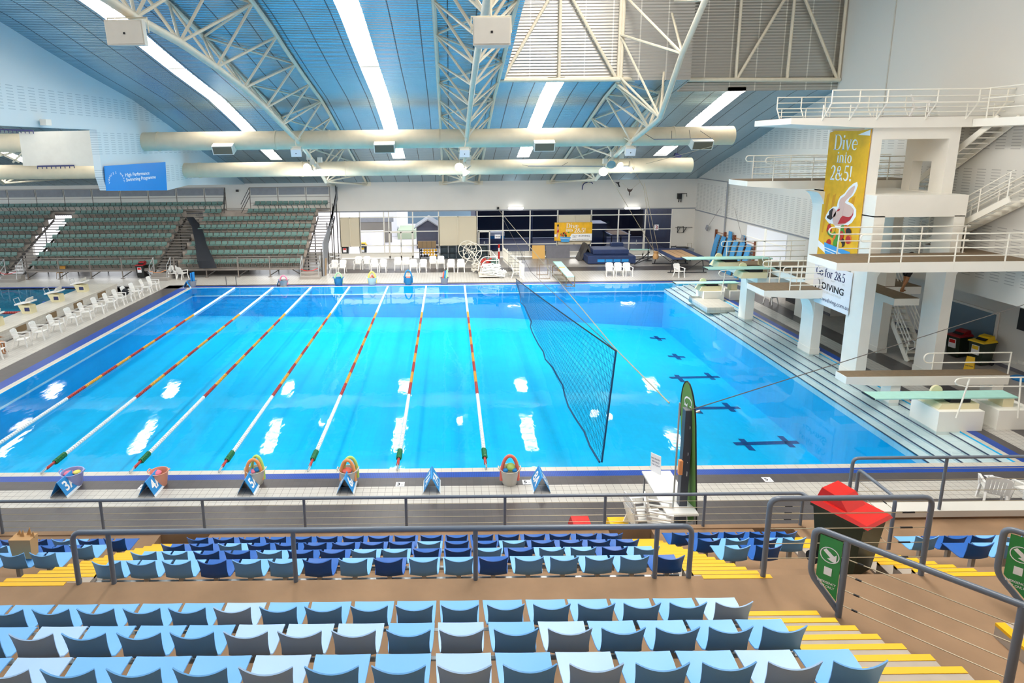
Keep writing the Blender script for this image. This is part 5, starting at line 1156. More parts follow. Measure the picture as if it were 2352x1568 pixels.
# orange-yellow chair under the stand
p = G(138, 640)+Vector((0, .2, 0)); t = thing('school_chair', 'mustard yellow plastic chair under the middle grandstand block', 'chair', p)
MB().hexa([p+Vector(q) for q in ((-.22, -.22, .42), (.22, -.22, .42), (.2, .2, .42), (-.2, .2, .42), (-.22, -.22, .45), (.22, -.22, .45), (.2, .2, .45), (-.2, .2, .45))]).build('seat', 'banner_dark', t)
MB().hexa([p+Vector(q) for q in ((-.2, .18, .45), (.2, .18, .45), (.2, .21, .45), (-.2, .21, .45), (-.21, .28, .85), (.21, .28, .85), (.21, .31, .85), (-.21, .31, .85))]).build('backrest', 'banner_dark', t)
for a, b in ((-1, -1), (1, -1), (1, 1), (-1, 1)): MB().tube([p+Vector((a*.2, b*.2, .42)), p+Vector((a*.23, b*.25, 0))], .015, 6).build('leg', 'rusty', t)
# leaning boards, crate of balls, lockers, bench lid
p = G(745, 634); t = thing('leaning_board', 'brown board leaning at the right foot of the far grandstand', 'board', p); MB().hexa([p+Vector(q) for q in ((-.35, 0, 0), (.1, .3, 0), (.1, .36, 0), (-.35, .06, 0), (-.35, .35, 1.2), (.1, .65, 1.2), (.1, .68, 1.2), (-.35, .4, 1.2))]).build('panel', 'rusty', t)
p = G(985, 593)
t = thing('ball_cage', 'wire trolley full of yellow balls before the end wall glass', 'ball trolley', p)
m = MB()
for x in (-.75, .75):
    for y in (-.3, .3): m.tube([p+Vector((x, y, .08)), p+Vector((x, y, .95))], .02, 6)
for z in (.12, .95):
    m.tube([p+Vector(q) for q in ((-.75, -.3, z), (.75, -.3, z), (.75, .3, z), (-.75, .3, z))], .018, 6, closed=True)
for k in range(9): m.bar(p+Vector((-.75+.1875*k, -.3, .12)), p+Vector((-.75+.1875*k, -.3, .95)), .008, .008)
m.build('frame', 'dark_steel', t); MB().box(p+Vector((-.75, -.3, .1)), p+Vector((.75, .3, .14))).build('tray', 'dark_steel', t)
for a in (-.7, .7): MB().sphere(p+Vector((a, -.25, .05)), .05, 8).build('castor', 'black', t)
rr = random.Random(5); k = 0
bp_ = MB().sphere((0, 0, 0), .11, 10).build('ball', 'ball_yellow', None, True, (0, 0, 0)); bd = MB().sphere((0, 0, 0), .105, 10).build('ball', 'net_black', None, True, (0, 0, 0)); f1 = {}
for lay in range(3):
    for ix in range(6):
        c = p+Vector((-.6+.24*ix+rr.uniform(-.02, .02), -.17+rr.uniform(-.02, .02), .26+.225*lay)); yel = rr.random() < .62; s = bp_ if yel else bd
        o = s if s not in f1 else s.copy()
        if s in f1: COL.objects.link(o)
        f1[s] = 1; o.location = c; tag(o, f'{"yellow" if yel else "black"} ball, {ORD[ix]} from left in the {("bottom","middle","top")[lay]} layer of the ball trolley', 'ball', 'balls in the trolley')
q = G(985, 575); t = thing('bench_lid', 'olive padded cover standing behind the ball trolley', 'cover', (q.x, 50.5, .9)); MB().box((q.x-.75, 50.4, .95), (q.x+.75, 50.6, 1.5)).build('panel', 'rusty', t)
for k in range(3): MB().box((q.x-.38+.375*k, 50.385, .95), (q.x-.36+.375*k, 50.41, 1.5)).build('seam', 'scaffold_dark', t)
for k in range(6):
    x = -.75+.66*k; c = Vector((x, 50.6, 0)); t = thing('locker', f'dark slate open locker, {ORD[k]} from left under the cream louvres', 'locker', c, 'dark lockers along the end wall')
    MB().box(c+Vector((0, .25, 0)), c+Vector((.64, .3, 1.05))).box(c, c+Vector((.04, .3, 1.05))).box(c+Vector((.6, 0, 0)), c+Vector((.64, .3, 1.05))).box(c+Vector((0, 0, 1.02)), c+Vector((.64, .3, 1.06))).box(c, c+Vector((.64, .3, .05))).build('carcass', 'locker', t); MB().box(c+Vector((.04, .02, .5)), c+Vector((.6, .28, .53))).build('shelf', 'locker', t)
# lane rope reel
def G2(px, py): return G(px, py)
p = G(1088, 609); t = thing('rope_reel', 'white spoked lane rope reel on an A-frame by the end wall', 'reel', p)
for dy in (0, 1.1):
    c = Vector((p.x-.1-.35*(dy > 0), p.y+dy, 1.05)); m = MB(); m.tube([c+Vector((.72*math.cos(a), 0, .72*math.sin(a))) for a in [2*PI*i/28 for i in range(28)]], .028, 6, closed=True)
    for i in range(8): a = 2*PI*i/8+.2; m.tube([c, c+Vector((.72*math.cos(a), 0, .72*math.sin(a)))], .016, 5)
    m.build('spoked_wheel', 'rail_white', t)
    for s in (-1, 1): MB().tube([c, (c.x+s*.62, c.y-.15, .05)], .03, 6).build('leg', 'rail_white', t)
MB().tube([(p.x-.1, p.y, 1.05), (p.x-.45, p.y+1.1, 1.05)], .05, 8).build('axle', 'rail_white', t)
# rope trolley heaped with lane ropes
p = G(1128, 638); t = thing('rope_trolley', 'white hooped trolley heaped with coiled lane ropes', 'trolley', p)
for dy, h, w in ((0, 1.25, 1.3), (.9, 1.35, 1.3), (2.6, 1.5, 1.2)):
    m = MB(); x0 = p.x-.75-.12*dy; m.tube([(x0, p.y+dy, .35)]+[(x0+.5*(1-math.cos(a)), p.y+dy, .4+(h-.4)*math.sin(a)) for a in [PI/2*i/6 for i in range(7)]]+[(x0+w, p.y+dy, h), (x0+w, p.y+dy, .1)], .03, 6); m.build('hoop', 'rail_white', t, True)
MB().box((p.x-.85, p.y-.1, .1), (p.x+.6, p.y+2.7, .16)).tube([(p.x+.55, p.y, 1.25), (p.x+.2, p.y+2.6, 1.5)], .025, 6).build('tray', 'rail_white', t)
rr = random.Random(11)
def coil(label, c, m_, n, sx, sy, sz):
    b = MB(); pts = []
    for i in range(n*14):
        a = 2*PI*i/14; k = i/(n*14); r = .35+.65*rr.random(); pts.append(Vector(c)+Vector((sx*r*math.cos(a), sy*r*math.sin(a), sz*(k+.25*rr.random()))))
    b.tube(pts, .055, 6); return tag(b.build('lane_rope', m_, smooth=True), label, 'lane rope', 'coiled lane ropes on the trolley')
coil('white coiled lane rope heaped at the near end of the hooped trolley', (p.x+.0, p.y+.3, .2), 'float_white', 7, .8, .6, .6); coil('second white lane rope spilling from the near right of the hooped trolley', (p.x+.65, p.y+.1, .02), 'float_white', 4, .45, .5, .45)
coil('red lane rope coiled in the middle of the hooped trolley', (p.x-.25, p.y+1.5, .3), 'float_red', 5, .45, .4, .7); coil('dark green and grey rope coiled beside the red one on the trolley', (p.x+.25, p.y+1.6, .3), 'seat_green', 5, .4, .4, .7); coil('cream lane rope heaped at the far left of the hooped trolley', (p.x-.95, p.y+1.9, .05), 'tub_grey', 5, .45, .6, .6)
# picket fence, bollard, poster, sign
a, b = G(1152, 592), G(1200, 648); a = Vector((a.x, 49.2, 0)); b = Vector((G(1203, 645).x, G(1203, 645).y, 0)); t = thing('picket_fence', 'white picket fence running out from the end wall', 'fence', b)
d = (b-a); n = 24
for k in range(n): q = a+d*(k/(n-1)); MB().box(q+Vector((-.03, -.03, .05)), q+Vector((.03, .03, 1.15+.12*(k % 5 == 0)))).build('picket', 'rail_white', t)
for z in (.25, .95): MB().bar(a+Vector((0, 0, z)), b+Vector((0, 0, z)), .04, .06).build('fence_rail', 'rail_white', t)
p = G(1146, 588); p.y = 50.4; p.x = PY(1146, 580, 50.4).x; t = thing('bollard', 'orange and white striped bollard by the end wall', 'bollard', p); m = MB()
for k in range(4): MB().lathe([(.001, .3*k), (.075, .3*k), (.075, .3*k+.3), (.001, .3*k+.3)], p, 12).build('band', 'plastic_red' if k != 2 else 'sign_white', t, True)
p = PY(1143, 543, YB-.05); t = thing('notice', 'white notice on the dark gym glass beside the door', 'notice', p); MB().box(p+Vector((-.24, 0, -.16)), p+Vector((.24, .02, .16))).build('sheet', 'sign_white', t); f = Face(p+Vector((-.2, 0, -.05)), (1, 0, 0), (0, 0, 1)); m = MB(); f.rect(m, .02, 0, .2, .08, .002, .002); f.rect(m, .26, -.02, .38, .1, .002, .002); m.build('print_block', 'panel_grey', t)
p = PY(1508, 522, YB-.05); t = thing('number_sign', 'white sign with a red 3 on the right end of the gym glass', 'sign', p); MB().box(p+Vector((-.17, 0, -.23)), p+Vector((.17, .02, .23))).build('sheet', 'sign_white', t); f = Face(p, (1, 0, 0), (0, 0, 1)); m = MB(); f.text(m, '3', 0, -.14, .3, 1, 'CENTER', .03); m.build('digit', 'maroon', t)
# yellow banner on the louvres
A = PY(1274, 511, 50.9); B_ = PY(1359, 552, 50.9); w = B_.x-A.x; h = A.z-B_.z
t = thing('banner', 'wide yellow and white banner hung over the louvres of the end wall', 'banner', (A.x+w/2, 50.9, B_.z)); f = Face((A.x, 50.88, B_.z), (1, 0, 0), (0, 0, 1))
m = MB(); f.rect(m, 0, 0, w, h, .02, -.02); m.build('cloth', 'banner_yellow', t)
m = MB(); f.poly(m, [(w*.36, 0), (w, 0), (w, h*.38), (w*.46, h*.38)], .002, .004); f.rect(m, 0, .22*h, w*.1, .36*h, .002, .004); m.build('white_field', 'text_white', t)
m = MB(); serif(f, m, 'Dive', w*.31, h*.7, h*.25, 1.15, .08); m.build('lettering', 'text_white', t); m = MB(); serif(f, m, 'into', w*.3, h*.5, h*.18, 1.05, .06); m.build('lettering', 'text_white', t); m = MB(); serif(f, m, '2&5!', w*.52, h*.45, h*.24, 1.15, .06); m.build('lettering', 'text_white', t)
m = MB(); f.text(m, 'DIVING', w*.69, h*.22, h*.085, 1.3, 'LEFT', .02); f.poly(m, arc(w*.655, h*.26, .05, h*.05, -80, 80, 6)+arc(w*.64, h*.26, .04, h*.04, 80, -80, 6), .002, .007); m.build('lettering', 'text_black', t); m = MB(); f.text(m, 'www.wadiving.com.au', w*.48, h*.05, h*.06, 1.2); m.build('lettering', 'text_black', t); m = MB(); f.text(m, 'Go for', w*.48, h*.26, h*.07, 1.1); f.text(m, '2&5', w*.48, h*.17, h*.09, 1.1); m.build('lettering', 'panel_grey', t)
salad(t, f, w*.14, h*.24, w*.29, 14, 9)
m = MB(); f.poly(m, [(w*.055, h*.12), (w*.085, h*.12), (w*.1, h*.45), (w*.12, h*.55), (w*.1, h*.78), (w*.07, h*.84), (w*.06, h*.7), (w*.065, h*.5)], .002, .005); m.build('figure_skin', 'skin_shade', t); m = MB(); f.poly(m, [(w*.055, h*.45), (w*.12, h*.47), (w*.115, h*.62), (w*.08, h*.6)], .002, .008); m.build('figure_swimsuit', 'swim_red', t); m = MB(); f.oval(m, w*.09, h*.84, w*.025, h*.07, .002, .008); m.build('figure_hair', 'hair', t)
# boards and mats against the glass
def slab(name, label, x0, x1, z1, y, m, cat, d=.12):
    t = thing(name, label, cat, ((x0+x1)/2, y, 0)); MB().hexa([(x0, y-.3, 0), (x1, y-.3, 0), (x1, y-.3+d, 0), (x0, y-.3+d, 0), (x0, y, z1), (x1, y, z1), (x1, y+d*.8, z1), (x0, y+d*.8, z1)]).build('panel', m, t); return t
slab('leaning_board', 'square orange board leaning on the gym glass', PY(1222, 575, 50.5).x, PY(1251, 575, 50.5).x, 1.05, 50.5, 'board_orange', 'board'); slab('gym_mat', 'grey gym mat leaning on the glass beside the orange board', PY(1254, 575, 50.6).x, PY(1308, 575, 50.6).x, 1.0, 50.6, 'mat_grey', 'mat', .18)
c = G(1345, 604); c2 = G(1447, 600)
def cushion(label, x0, x1, y0, y1, z0, z1, m, name='crash_mat', r=.06):
    t = thing(name, label, 'mat', ((x0+x1)/2, (y0+y1)/2, z0), 'navy crash mats'); b = MB()
    for z, k in ((z0, r), (z0+r, 0), (z1-r, 0), (z1, r)): b.v += [Vector(q) for q in ((x0+k, y0+k, z), (x1-k, y0+k, z), (x1-k, y1-k, z), (x0+k, y1-k, z))]
    for i in range(3):
        for j in range(4): b.f.append([i*4+j, i*4+(j+1) % 4, i*4+4+(j+1) % 4, i*4+4+j]); b.m.append(0)
    b.f += [[3, 2, 1, 0], [12, 13, 14, 15]]; b.m += [0, 0]; b.build('mat_cover', m, t); return t
X0, X1 = G(1343, 602).x, G(1449, 600).x
t = cushion('big navy crash mat lying before the gym glass, under the smaller mat', X0, X1, 47.3, 50.0, .04, .66, 'mat_navy')
for k in range(4): MB().box((X0+.75+.62*k, 47.285, .2), (X0+1.3+.62*k, 47.31, .42)).build('vent_panel', 'foam_blue' if 0 else 'lane_blue', t)
cushion('smaller navy crash mat stacked on the big one', X0+.55, X1-.35, 48.0, 49.8, .66, 1.05, 'mat_navy'); cushion('navy mat standing behind the stacked crash mats at the right', X1-1.2, X1-.2, 50.1, 50.6, .03, 1.25, 'mat_navy')
t = thing('folded_mat', 'dark grey folded mat standing like a tent left of the crash mats', 'mat', (X0-.1, 49.2, 0)); m = MB().prism([(X0-.4, 48.9, 0), (X0-.15, 48.9, 0), (X0+.35, 48.9, 1.1), (X0+.2, 48.9, 1.35)], (0, 1.3, 0)).prism([(X0+.7, 48.9, .3), (X0+.9, 48.9, .3), (X0+.32, 48.9, 1.35), (X0+.2, 48.9, 1.3)], (0, 1.3, 0)); m.build('mat_cover', 'scaffold_dark', t)
# the trampoline
t = thing('trampoline', 'large trampoline with navy pads beside the right wall', 'trampoline', (17.2, 45.5, 0)); x0, x1, y0, y1, z = 15.9, 18.3, 43.25, 47.75, 1.1
MB().box((x0+.35, y0+.4, z-.02), (x1-.35, y1-.4, z+.005)).build('jump_bed', 'tramp_bed', t)
for nm_, q in (('side_pad', ((x0-.05, y0, z-.01), (x0+.33, y1, z+.06))), ('side_pad', ((x1-.33, y0, z-.01), (x1+.05, y1, z+.06))), ('end_pad', ((x0+.33, y0, z-.01), (x1-.33, y0+.38, z+.06))), ('end_pad', ((x0+.33, y1-.38, z-.01), (x1-.33, y1, z+.06)))): MB().box(*q).build(nm_, 'mat_navy', t)
for k in (1, 2): MB().box((x0+.35+(x1-x0-.7)*k/3-.012, y0+.42, z), (x0+.35+(x1-x0-.7)*k/3+.012, y1-.42, z+.01)).build('bed_stripe', 'timber_dark', t)
m = MB().tube([(x0+.1, y0+.1, z-.05), (x1-.1, y0+.1, z-.05), (x1-.1, y1-.1, z-.05), (x0+.1, y1-.1, z-.05)], .04, 6, closed=True); m.build('frame', 'dark_steel', t)
for y in (y0+.5, y1-.5):
    for x in (x0+.15, x1-.15): MB().tube([(x, y, z-.05), (x-.15 if x < 17 else x+.15, y, .05)], .035, 6).build('leg', 'dark_steel', t)
    MB().tube([(x0-.2, y, .05), (x1+.2, y, .05)], .035, 6).build('foot_bar', 'dark_steel', t); MB().tube([(x0+.15, y, .95), (17.1, y, .2), (x1-.15, y, .95)], .025, 6).build('brace', 'dark_steel', t)
p = PY(1502, 590, 47); tag(MB().lathe([(.02, -.35), (.2, -.3), (.24, -.1), (.16, .12), (.22, .25), (.05, .3)], (p.x, 46.6, .85), 10).build('rope_bundle', 'kraft', smooth=True), 'tan bundle of rope hanging at the left end of the trampoline', 'rope')
t = thing('trampoline_deck', 'dark folded spotting deck frame at the left of the trampoline', 'frame', (15, 47, 0))
for q in (((14.2, 46.8, .1), (15.8, 48.2, .8)), ((14.3, 48.2, .1), (15.9, 46.9, .75)), ((14.2, 46.8, .1), (15.9, 46.9, .75))): MB().tube(q, .04, 6).build('tube_frame', 'dark_steel', t)
# low practice boards at the end wall
t = thing('practice_board', 'short aqua practice board on a post before the gym door', 'board', (15, 49, 0)); p, q = PY(1447, 573, 49.2), PY(1493, 573, 48.6); MB().bar(p, q, .45, .05).build('board', 'aqua_board', t); MB().tube([PY(1488, 545, 48.8), PY(1489, 583, 48.8)], .04, 6).box((q.x-.3, 48.5, 0), (q.x+.2, 48.9, .05)).tube([(q.x-.1, 48.7, 0), (q.x-.1, 48.7, 1)], .05, 6).build('stand', 'dark_steel', t)
# dry springboard on a steel trestle by the far edge
t = thing('dry_springboard', 'aqua springboard on a rusty steel trestle at the far pool edge', 'springboard', (8, 42, 0)); f0, f1_ = G(1286, 601, .95), G(1305, 634, .75)
a, b, c, d = G(1270, 600, 1.0), G(1289, 600, 1.0), G(1319, 634, .75), G(1302, 635, .75)
MB().prism([d, c, b, a], (0, 0, -.05)).build('board', 'aqua_board', t)
xx0, xx1, ya, yb = a.x-.05, b.x+.1, d.y+.2, a.y-.2
fb = [(xx0, yb, 0), (xx1, yb, 0), (c.x+.05, ya, 0), (d.x, ya, 0)]
for q in fb: MB().tube([q, (q[0], q[1], .72)], .03, 6).build('leg', 'rusty', t)
for z in (.05, .7): MB().tube([(q[0], q[1], z) for q in fb], .025, 6, closed=True).build('frame_rail', 'rusty', t)
for f_ in (.33, .66): MB().tube([tuple(fb[0][i]+(fb[3][i]-fb[0][i])*f_ for i in range(3)), tuple(fb[1][i]+(fb[2][i]-fb[1][i])*f_ for i in range(3))], .025, 6).build('cross_bar', 'rusty', t)
MB().lathe([(.001, -.2), (.16, -.2), (.16, .2), (.001, .2)], ((a.x+d.x)/2+.2, (ya+yb)/2+.3, .78), 14, 'x').build('fulcrum_roll', 'kraft', t)
t = thing('goal_frame', 'thin rusty hurdle frame standing left of the dry springboard', 'frame', G(1250, 640)); m = MB()
for dy, x0_, x1_ in ((0, 1239, 1263), (1.0, 1233, 1258)):
    q0, q1 = G(x0_, 640-9*(dy > 0)), G(x1_, 640-9*(dy > 0)); MB().tube([q0, (q0.x, q0.y, 1.15 if dy else 1.0), (q1.x, q1.y, 1.15 if dy else 1.0), q1], .018, 6).tube([q0+Vector((0, 0, .03)), q1+Vector((0, 0, .03))], .018, 6).build('hurdle', 'rusty', t)
# wall bars with blue mats on the right wall
for k in range(4):
    ya = 46.6-1.55*k; t = thing('wall_bars', f'timber wall bars on the right wall, {ORD[k]} from the far end', 'wall bars', (XR-.1, ya, .2), 'wall bars on the right wall')
    for y in (ya, ya-1.45): MB().box((XR-.16, y-.06, .15), (XR-.01, y+.06, 2.75)).build('upright', 'timber_dark', t)
    for i in range(13): MB().tube([(XR-.09, ya, .3+.19*i), (XR-.09, ya-1.45, .3+.19*i)], .022, 6).build('rung', 'timber', t)
for k in range(6):
    y = 45.9-.98*k; t = thing('roll_mat', f'blue mat draped over the wall bars, {ORD[k]} from the far end', 'mat', (XR-.3, y, .2), 'blue mats on the wall bars')
    m = MB(); zs = [.02, .9, 1.5, 2.0, 2.3, 2.45]; xo = [.55, .5, .4, .3, .22, .18]
    for (z0, o0), (z1, o1) in zip(zip(zs, xo), zip(zs[1:], xo[1:])): m.hexa([(XR-o0-.05, y-.31, z0), (XR-o0, y-.31, z0), (XR-o0, y+.31, z0), (XR-o0-.05, y+.31, z0), (XR-o1-.05, y-.31, z1), (XR-o1, y-.31, z1), (XR-o1, y+.31, z1), (XR-o1-.05, y+.31, z1)])
    m.build('mat_cover', 'mat_blue', t)
    if k in (2, 4): MB().box((XR-.24, y-.2, 2.45), (XR-.18, y+.25, 2.95)).build('mat_flap', 'mat_blue', t)
for px, py, l in ((1624, 523, 'farther'), (1705, 548, 'nearer')):
    p = PX(px, py, XR-.3); t = thing('pulley', f'grey wall pulley hanging beside the wall bars, {l} one', 'pulley', p); MB().obox(p, .1, .3, .38, Matrix.Rotation(.5, 3, 'X')).build('block', 'panel_grey', t); q = PX(px+(30 if px < 1700 else -18), 478, XR-.25); MB().tube([p, q], .012, 5).build('cord', 'scaffold', t)
# pipe, doors, box on the right wall
a = PX(1672, 418, XR-.12); t = tag(MB().tube([(XR-.12, a.y, a.z), (XR-.12, a.y, 1.2)], .05, 8).tube([(XR-.12, YB-.1, a.z+.02), (XR-.12, a.y, a.z)], .03, 6).build('down_pipe', 'panel_grey', smooth=True), 'grey pipe dropping down the slotted right wall', 'pipe')
ya, yb = PX(1718, 520, XR).y, PX(1808, 560, XR).y; d = struct(MB().box((XR-.05, yb, 0), (XR-.005, ya, 3.7)), 'door_9', 'sign_white')
for z in (0, 2.9): q = MB().box((XR-.08, (ya+yb)/2-.12, 0), (XR-.05, (ya+yb)/2+.12, 3.75)) if z == 0 else MB().box((XR-.08, yb, z), (XR-.05, ya, z+.06)); q = q.build('door_frame', 'tower_white', None, origin=(0, 0, 0)); q.location = (0, 0, 0); q.parent = d
p = PX(1835, 592, XR-.3); t = thing('cabinet', 'black cabinet low on the right wall behind the springboards', 'cabinet', (XR-.3, p.y, 0)); MB().box((XR-.5, p.y-.6, 0), (XR-.02, p.y+.6, 1.5)).build('cabinet_body', 'black', t); MB().box((XR-.52, p.y-.55, .1), (XR-.5, p.y+.55, 1.4)).build('door', 'black_rubber', t)
p = G(1605, 566, .9); t = thing('utility_cart', 'grey tub cart in the corner by the wall bars', 'cart', (18.6, 48.6, 0)); MB().hexa([(18.0, 48.3, .15), (19.2, 48.3, .15), (19.2, 49.2, .15), (18.0, 49.2, .15), (17.9, 48.2, 1.0), (19.3, 48.2, 1.0), (19.3, 49.3, 1.0), (17.9, 49.3, 1.0)]).build('tub', 'panel_grey', t); MB().box((18.1, 48.35, .98), (18.9, 48.9, 1.1)).build('contents', 'black', t); MB().tube([(18.9, 48.6, 1.0), (18.9, 48.6, 1.4), (19.2, 48.6, 1.4), (19.2, 48.6, 1.0)], .015, 6).build('handle', 'rusty', t)
for a, b in ((18.1, 48.4), (19.1, 48.4), (18.1, 49.1), (19.1, 49.1)): MB().sphere((a, b, .08), .08, 8).build('castor', 'black', t)
p = PY(1563, 450, YB-.3); t = thing('wall_bracket', 'black winch bracket on the end wall above the gym glass', 'bracket', p); MB().box(p+Vector((-.18, 0, -.25)), p+Vector((.12, .3, .2))).build('winch_box', 'black', t); MB().tube([p+Vector((0, 0, .2)), p+Vector((.5, 0, .2)), p+Vector((.52, 0, -.05))], .03, 6).build('arm', 'black', t); MB().tube([p+Vector((-.1, 0, -.25)), p+Vector((-.12, 0, -.5))], .04, 6).tube([p+Vector((.06, 0, -.25)), p+Vector((.06, 0, -.5))], .04, 6).build('hanger', 'black', t)
p = PY(1565, 526, YB-.3); t = thing('chin_bar', 'black pull-up bar frame on the end wall by the corner', 'bar', p); m = MB().tube([p+Vector((-.5, 0, .15)), p+Vector((.9, 0, .15))], .025, 6).tube([p+Vector((-.28, .1, .2)), p+Vector((.2, .1, .2)), p+Vector((.2, .1, -.3)), p+Vector((-.28, .1, -.3))], .035, 6, closed=True); m.build('bar_frame', 'black', t); MB().tube([p+Vector((.2, .1, -.3)), p+Vector((.42, 0, .15))], .03, 6).tube([p+Vector((-.28, .1, -.3)), p+Vector((-.1, 0, .15))], .03, 6).build('brace', 'black', t)
p = PY(1549, 565, YB-.6); p.z = 0; t = thing('folding_chair', 'black folding chair against the end wall near the corner', 'chair', p); MB().box(p+Vector((-.2, -.2, .43)), p+Vector((.2, .2, .46))).build('seat', 'black', t); MB().box(p+Vector((-.2, .18, .5)), p+Vector((.2, .21, .85))).build('backrest', 'black', t)
for a in (-.2, .2): MB().tube([p+Vector((a, .22, .9)), p+Vector((a, -.25, 0))], .015, 6).build('leg', 'black', t); MB().tube([p+Vector((a, -.2, .44)), p+Vector((a, .28, 0))], .015, 6).build('leg', 'black', t)
# small boxes on the upper end wall
for px, py, l in ((544, 438, 'small black speaker box on the end wall above the grandstand gap'), (1144, 478, 'small black box on the end wall beside the tube light')):
    q = PY(px, py, YB-.15); tag(MB().box(q+Vector((-.09, 0, -.09)), q+Vector((.09, .15, .09))).build('wall_box', 'black'), l, 'box')
# ------------------------------------------------ outside the end wall glass
t = thing('shed', 'dark gabled garden shed outside the glass', 'shed', (-2, 57, 0)); x0, x1 = PY(957, 560, 56).x, PY(1010, 560, 56).x; xm = (x0+x1)/2
MB().box((x0, 56, 0), (x1, 59, 1.9)).prism([(x0, 56, 1.9), (x1, 56, 1.9), (xm, 56, 2.55)], (0, 3, 0)).build('shed_wall', 'shed_dark', t); MB().hexa([(x0-.2, 55.8, 1.8), (xm, 55.8, 2.6), (xm, 59.2, 2.6), (x0-.2, 59.2, 1.8), (x0-.2, 55.8, 1.9), (xm, 55.8, 2.72), (xm, 59.2, 2.72), (x0-.2, 59.2, 1.9)]).hexa([(xm, 55.8, 2.6), (x1+.2, 55.8, 1.8), (x1+.2, 59.2, 1.8), (xm, 59.2, 2.6), (xm, 55.8, 2.72), (x1+.2, 55.8, 1.9), (x1+.2, 59.2, 1.9), (xm, 59.2, 2.72)]).build('shed_roof', 'panel_grey', t)
t = thing('fence', 'grey board fence outside the left glass', 'fence', (-7, 60, 0)); MB().box((-9.5, 60, 0), (-5.6, 60.1, 2.0)).build('board_panel', 'fence_grey', t); MB().box((-9.5, 59.95, 2.0), (-5.4, 60.12, 2.5)).build('lattice_top', 'panel_grey', t)
tag(MB().box((-8.6, 58, 0), (-6.3, 59.2, 1.3)).build('storage_box', 'outdoor_white'), 'white slatted storage box outside the left glass', 'box'); tag(MB().box((-12, 64, 0), (-5.4, 70, 6)).build('caravan', 'outdoor_white'), 'white van side outside the left glass', 'van'); tag(MB().box((-5, 75, 0), (4, 76, 8)).build('building', 'window_slate'), 'pale corrugated building far outside the glass', 'building')
tag(MB().box((-5.2, 62, 0), (-3.4, 66, .9)).build('hedge', 'hedge'), 'pale green hedge outside the glass doors', 'hedge')
t = thing('gym_mat', 'blue and white foam block inside the dark gym', 'mat', (4.2, 54, .9)); MB().box((3.6, 53.5, .2), (4.8, 55, 1.2)).build('foam_block', 'mat_navy', t); MB().box((3.58, 53.48, 1.2), (4.82, 55, 1.45)).build('foam_stripe', 'foam_blue', t); MB().box((3.58, 53.48, 1.45), (4.82, 55, 1.75)).build('foam_top', 'sign_white', t)
t = thing('gym_trampoline', 'trampoline bed inside the dark gym behind the right door', 'trampoline', (15, 55, 0)); MB().box((14.2, 54, 1.25), (16.0, 57, 1.35)).build('pad_frame', 'mat_navy', t); MB().box((14.4, 54.2, 1.35), (15.8, 56.8, 1.38)).build('jump_bed', 'tramp_bed', t)
for a, b in ((14.3, 54.1), (15.9, 54.1), (14.3, 56.9), (15.9, 56.9)): MB().tube([(a, b, 0), (a, b, 1.25)], .05, 6).build('leg', 'dark_steel', t)
tag(MB().box((12.4, 57, 0), (14.6, 59.5, 2.0)).build('foam_stack', 'mat_navy'), 'tall navy foam stack deep inside the gym', 'mat'); tag(MB().tube([(7.3, 55, 0), (7.3, 55, 4.8)], .16, 10).build('gym_post', 'mat_navy'), 'blue padded post inside the dark gym', 'post')
# ================================================================ in and around the pool
# resting ledge under water
zl = PY(1000, 673, Q1).z
mb = MB().box((P0, Q0, zl-.04), (P0+.1, Q1, zl)).box((P0, Q1-.1, zl-.04), (P1, Q1, zl)); struct(mb, 'pool_ledge_strip', 'tile_step')
# lane ropes
def disc_run(L, r=.062, step=.105, core=.03):
    n = max(1, int(L/step)); pr = [(.012, 0)]
    for i in range(n):
        y = L*i/n; s = L/n; pr += [(core, y), (r, y+s*.12), (r, y+s*.72), (core, y+s*.84)]
    return pr+[(.012, L)]
def run_obj(m, L): return MB().lathe(disc_run(L), (0, 0, 0), 9, 'y')
Y0, YA, YBf = 16.45, None, None
segs = []
y = 17.35
segs.append(('float_white', 17.45, 21.8)); k = 0
y = 21.8
while y < 33.5: segs.append((('float_red', 'float_yellow')[k % 2], y, y+1.17)); y += 1.17; k += 1
segs.append(('float_white', y, 40.3))
rp = None
lab = ['leftmost of the seven, leaving the picture at the left', 'second from left, ending left of the lilac tub', 'third from left, ending left of the salmon tub', 'middle one, ending left of the first ringed tub', 'third from right, ending at the depth tile', 'second from right, ending beside the leaning lane sign', 'rightmost of the seven, ending left of the coral ring']
lab = [f'lane rope with red and yellow floats, {q} of the seven' for q in ('leftmost', 'second from left', 'third from left', 'middle one', 'third from right', 'second from right', 'rightmost')]
for i in range(7):
    x = -14.325+2.552*i
    if rp is None:
        rp = thing('lane_rope', lab[0], 'lane rope', (x, Y0, .03), 'lane ropes across the pool')
        for m, a, b in segs: 
            b2 = MB().lathe(disc_run(b-a), (x, a, .03), 9, 'y'); b2.build('float_section', m, rp, True)
        MB().tube([(x, Y0-.15, .08), (x, Y1_ if 0 else Q1+.1, .03)], .012, 6).build('cable', 'galv', rp)
        m = MB(); m.tube([(x+.07*math.cos(q*.9), 16.95+.0075*q, .04+.07*math.sin(q*.9)) for q in range(70)], .022, 5); m.build('tension_spring', 'float_green', rp, True)
        MB().lathe([(.02, 0), (.045, .03), (.04, .38), (.02, .42)], (x, 16.55, .05), 8, 'y').build('end_float', 'float_red', rp, True)
        MB().tube([(x, 16.6, .05), (x+.03, 16.45, .06), (x, 16.3, .03)], .018, 6).build('hook', 'galv', rp)
    else: dup(rp, (x, Y0, .03), 0, lab[i], 'lane ropes across the pool')
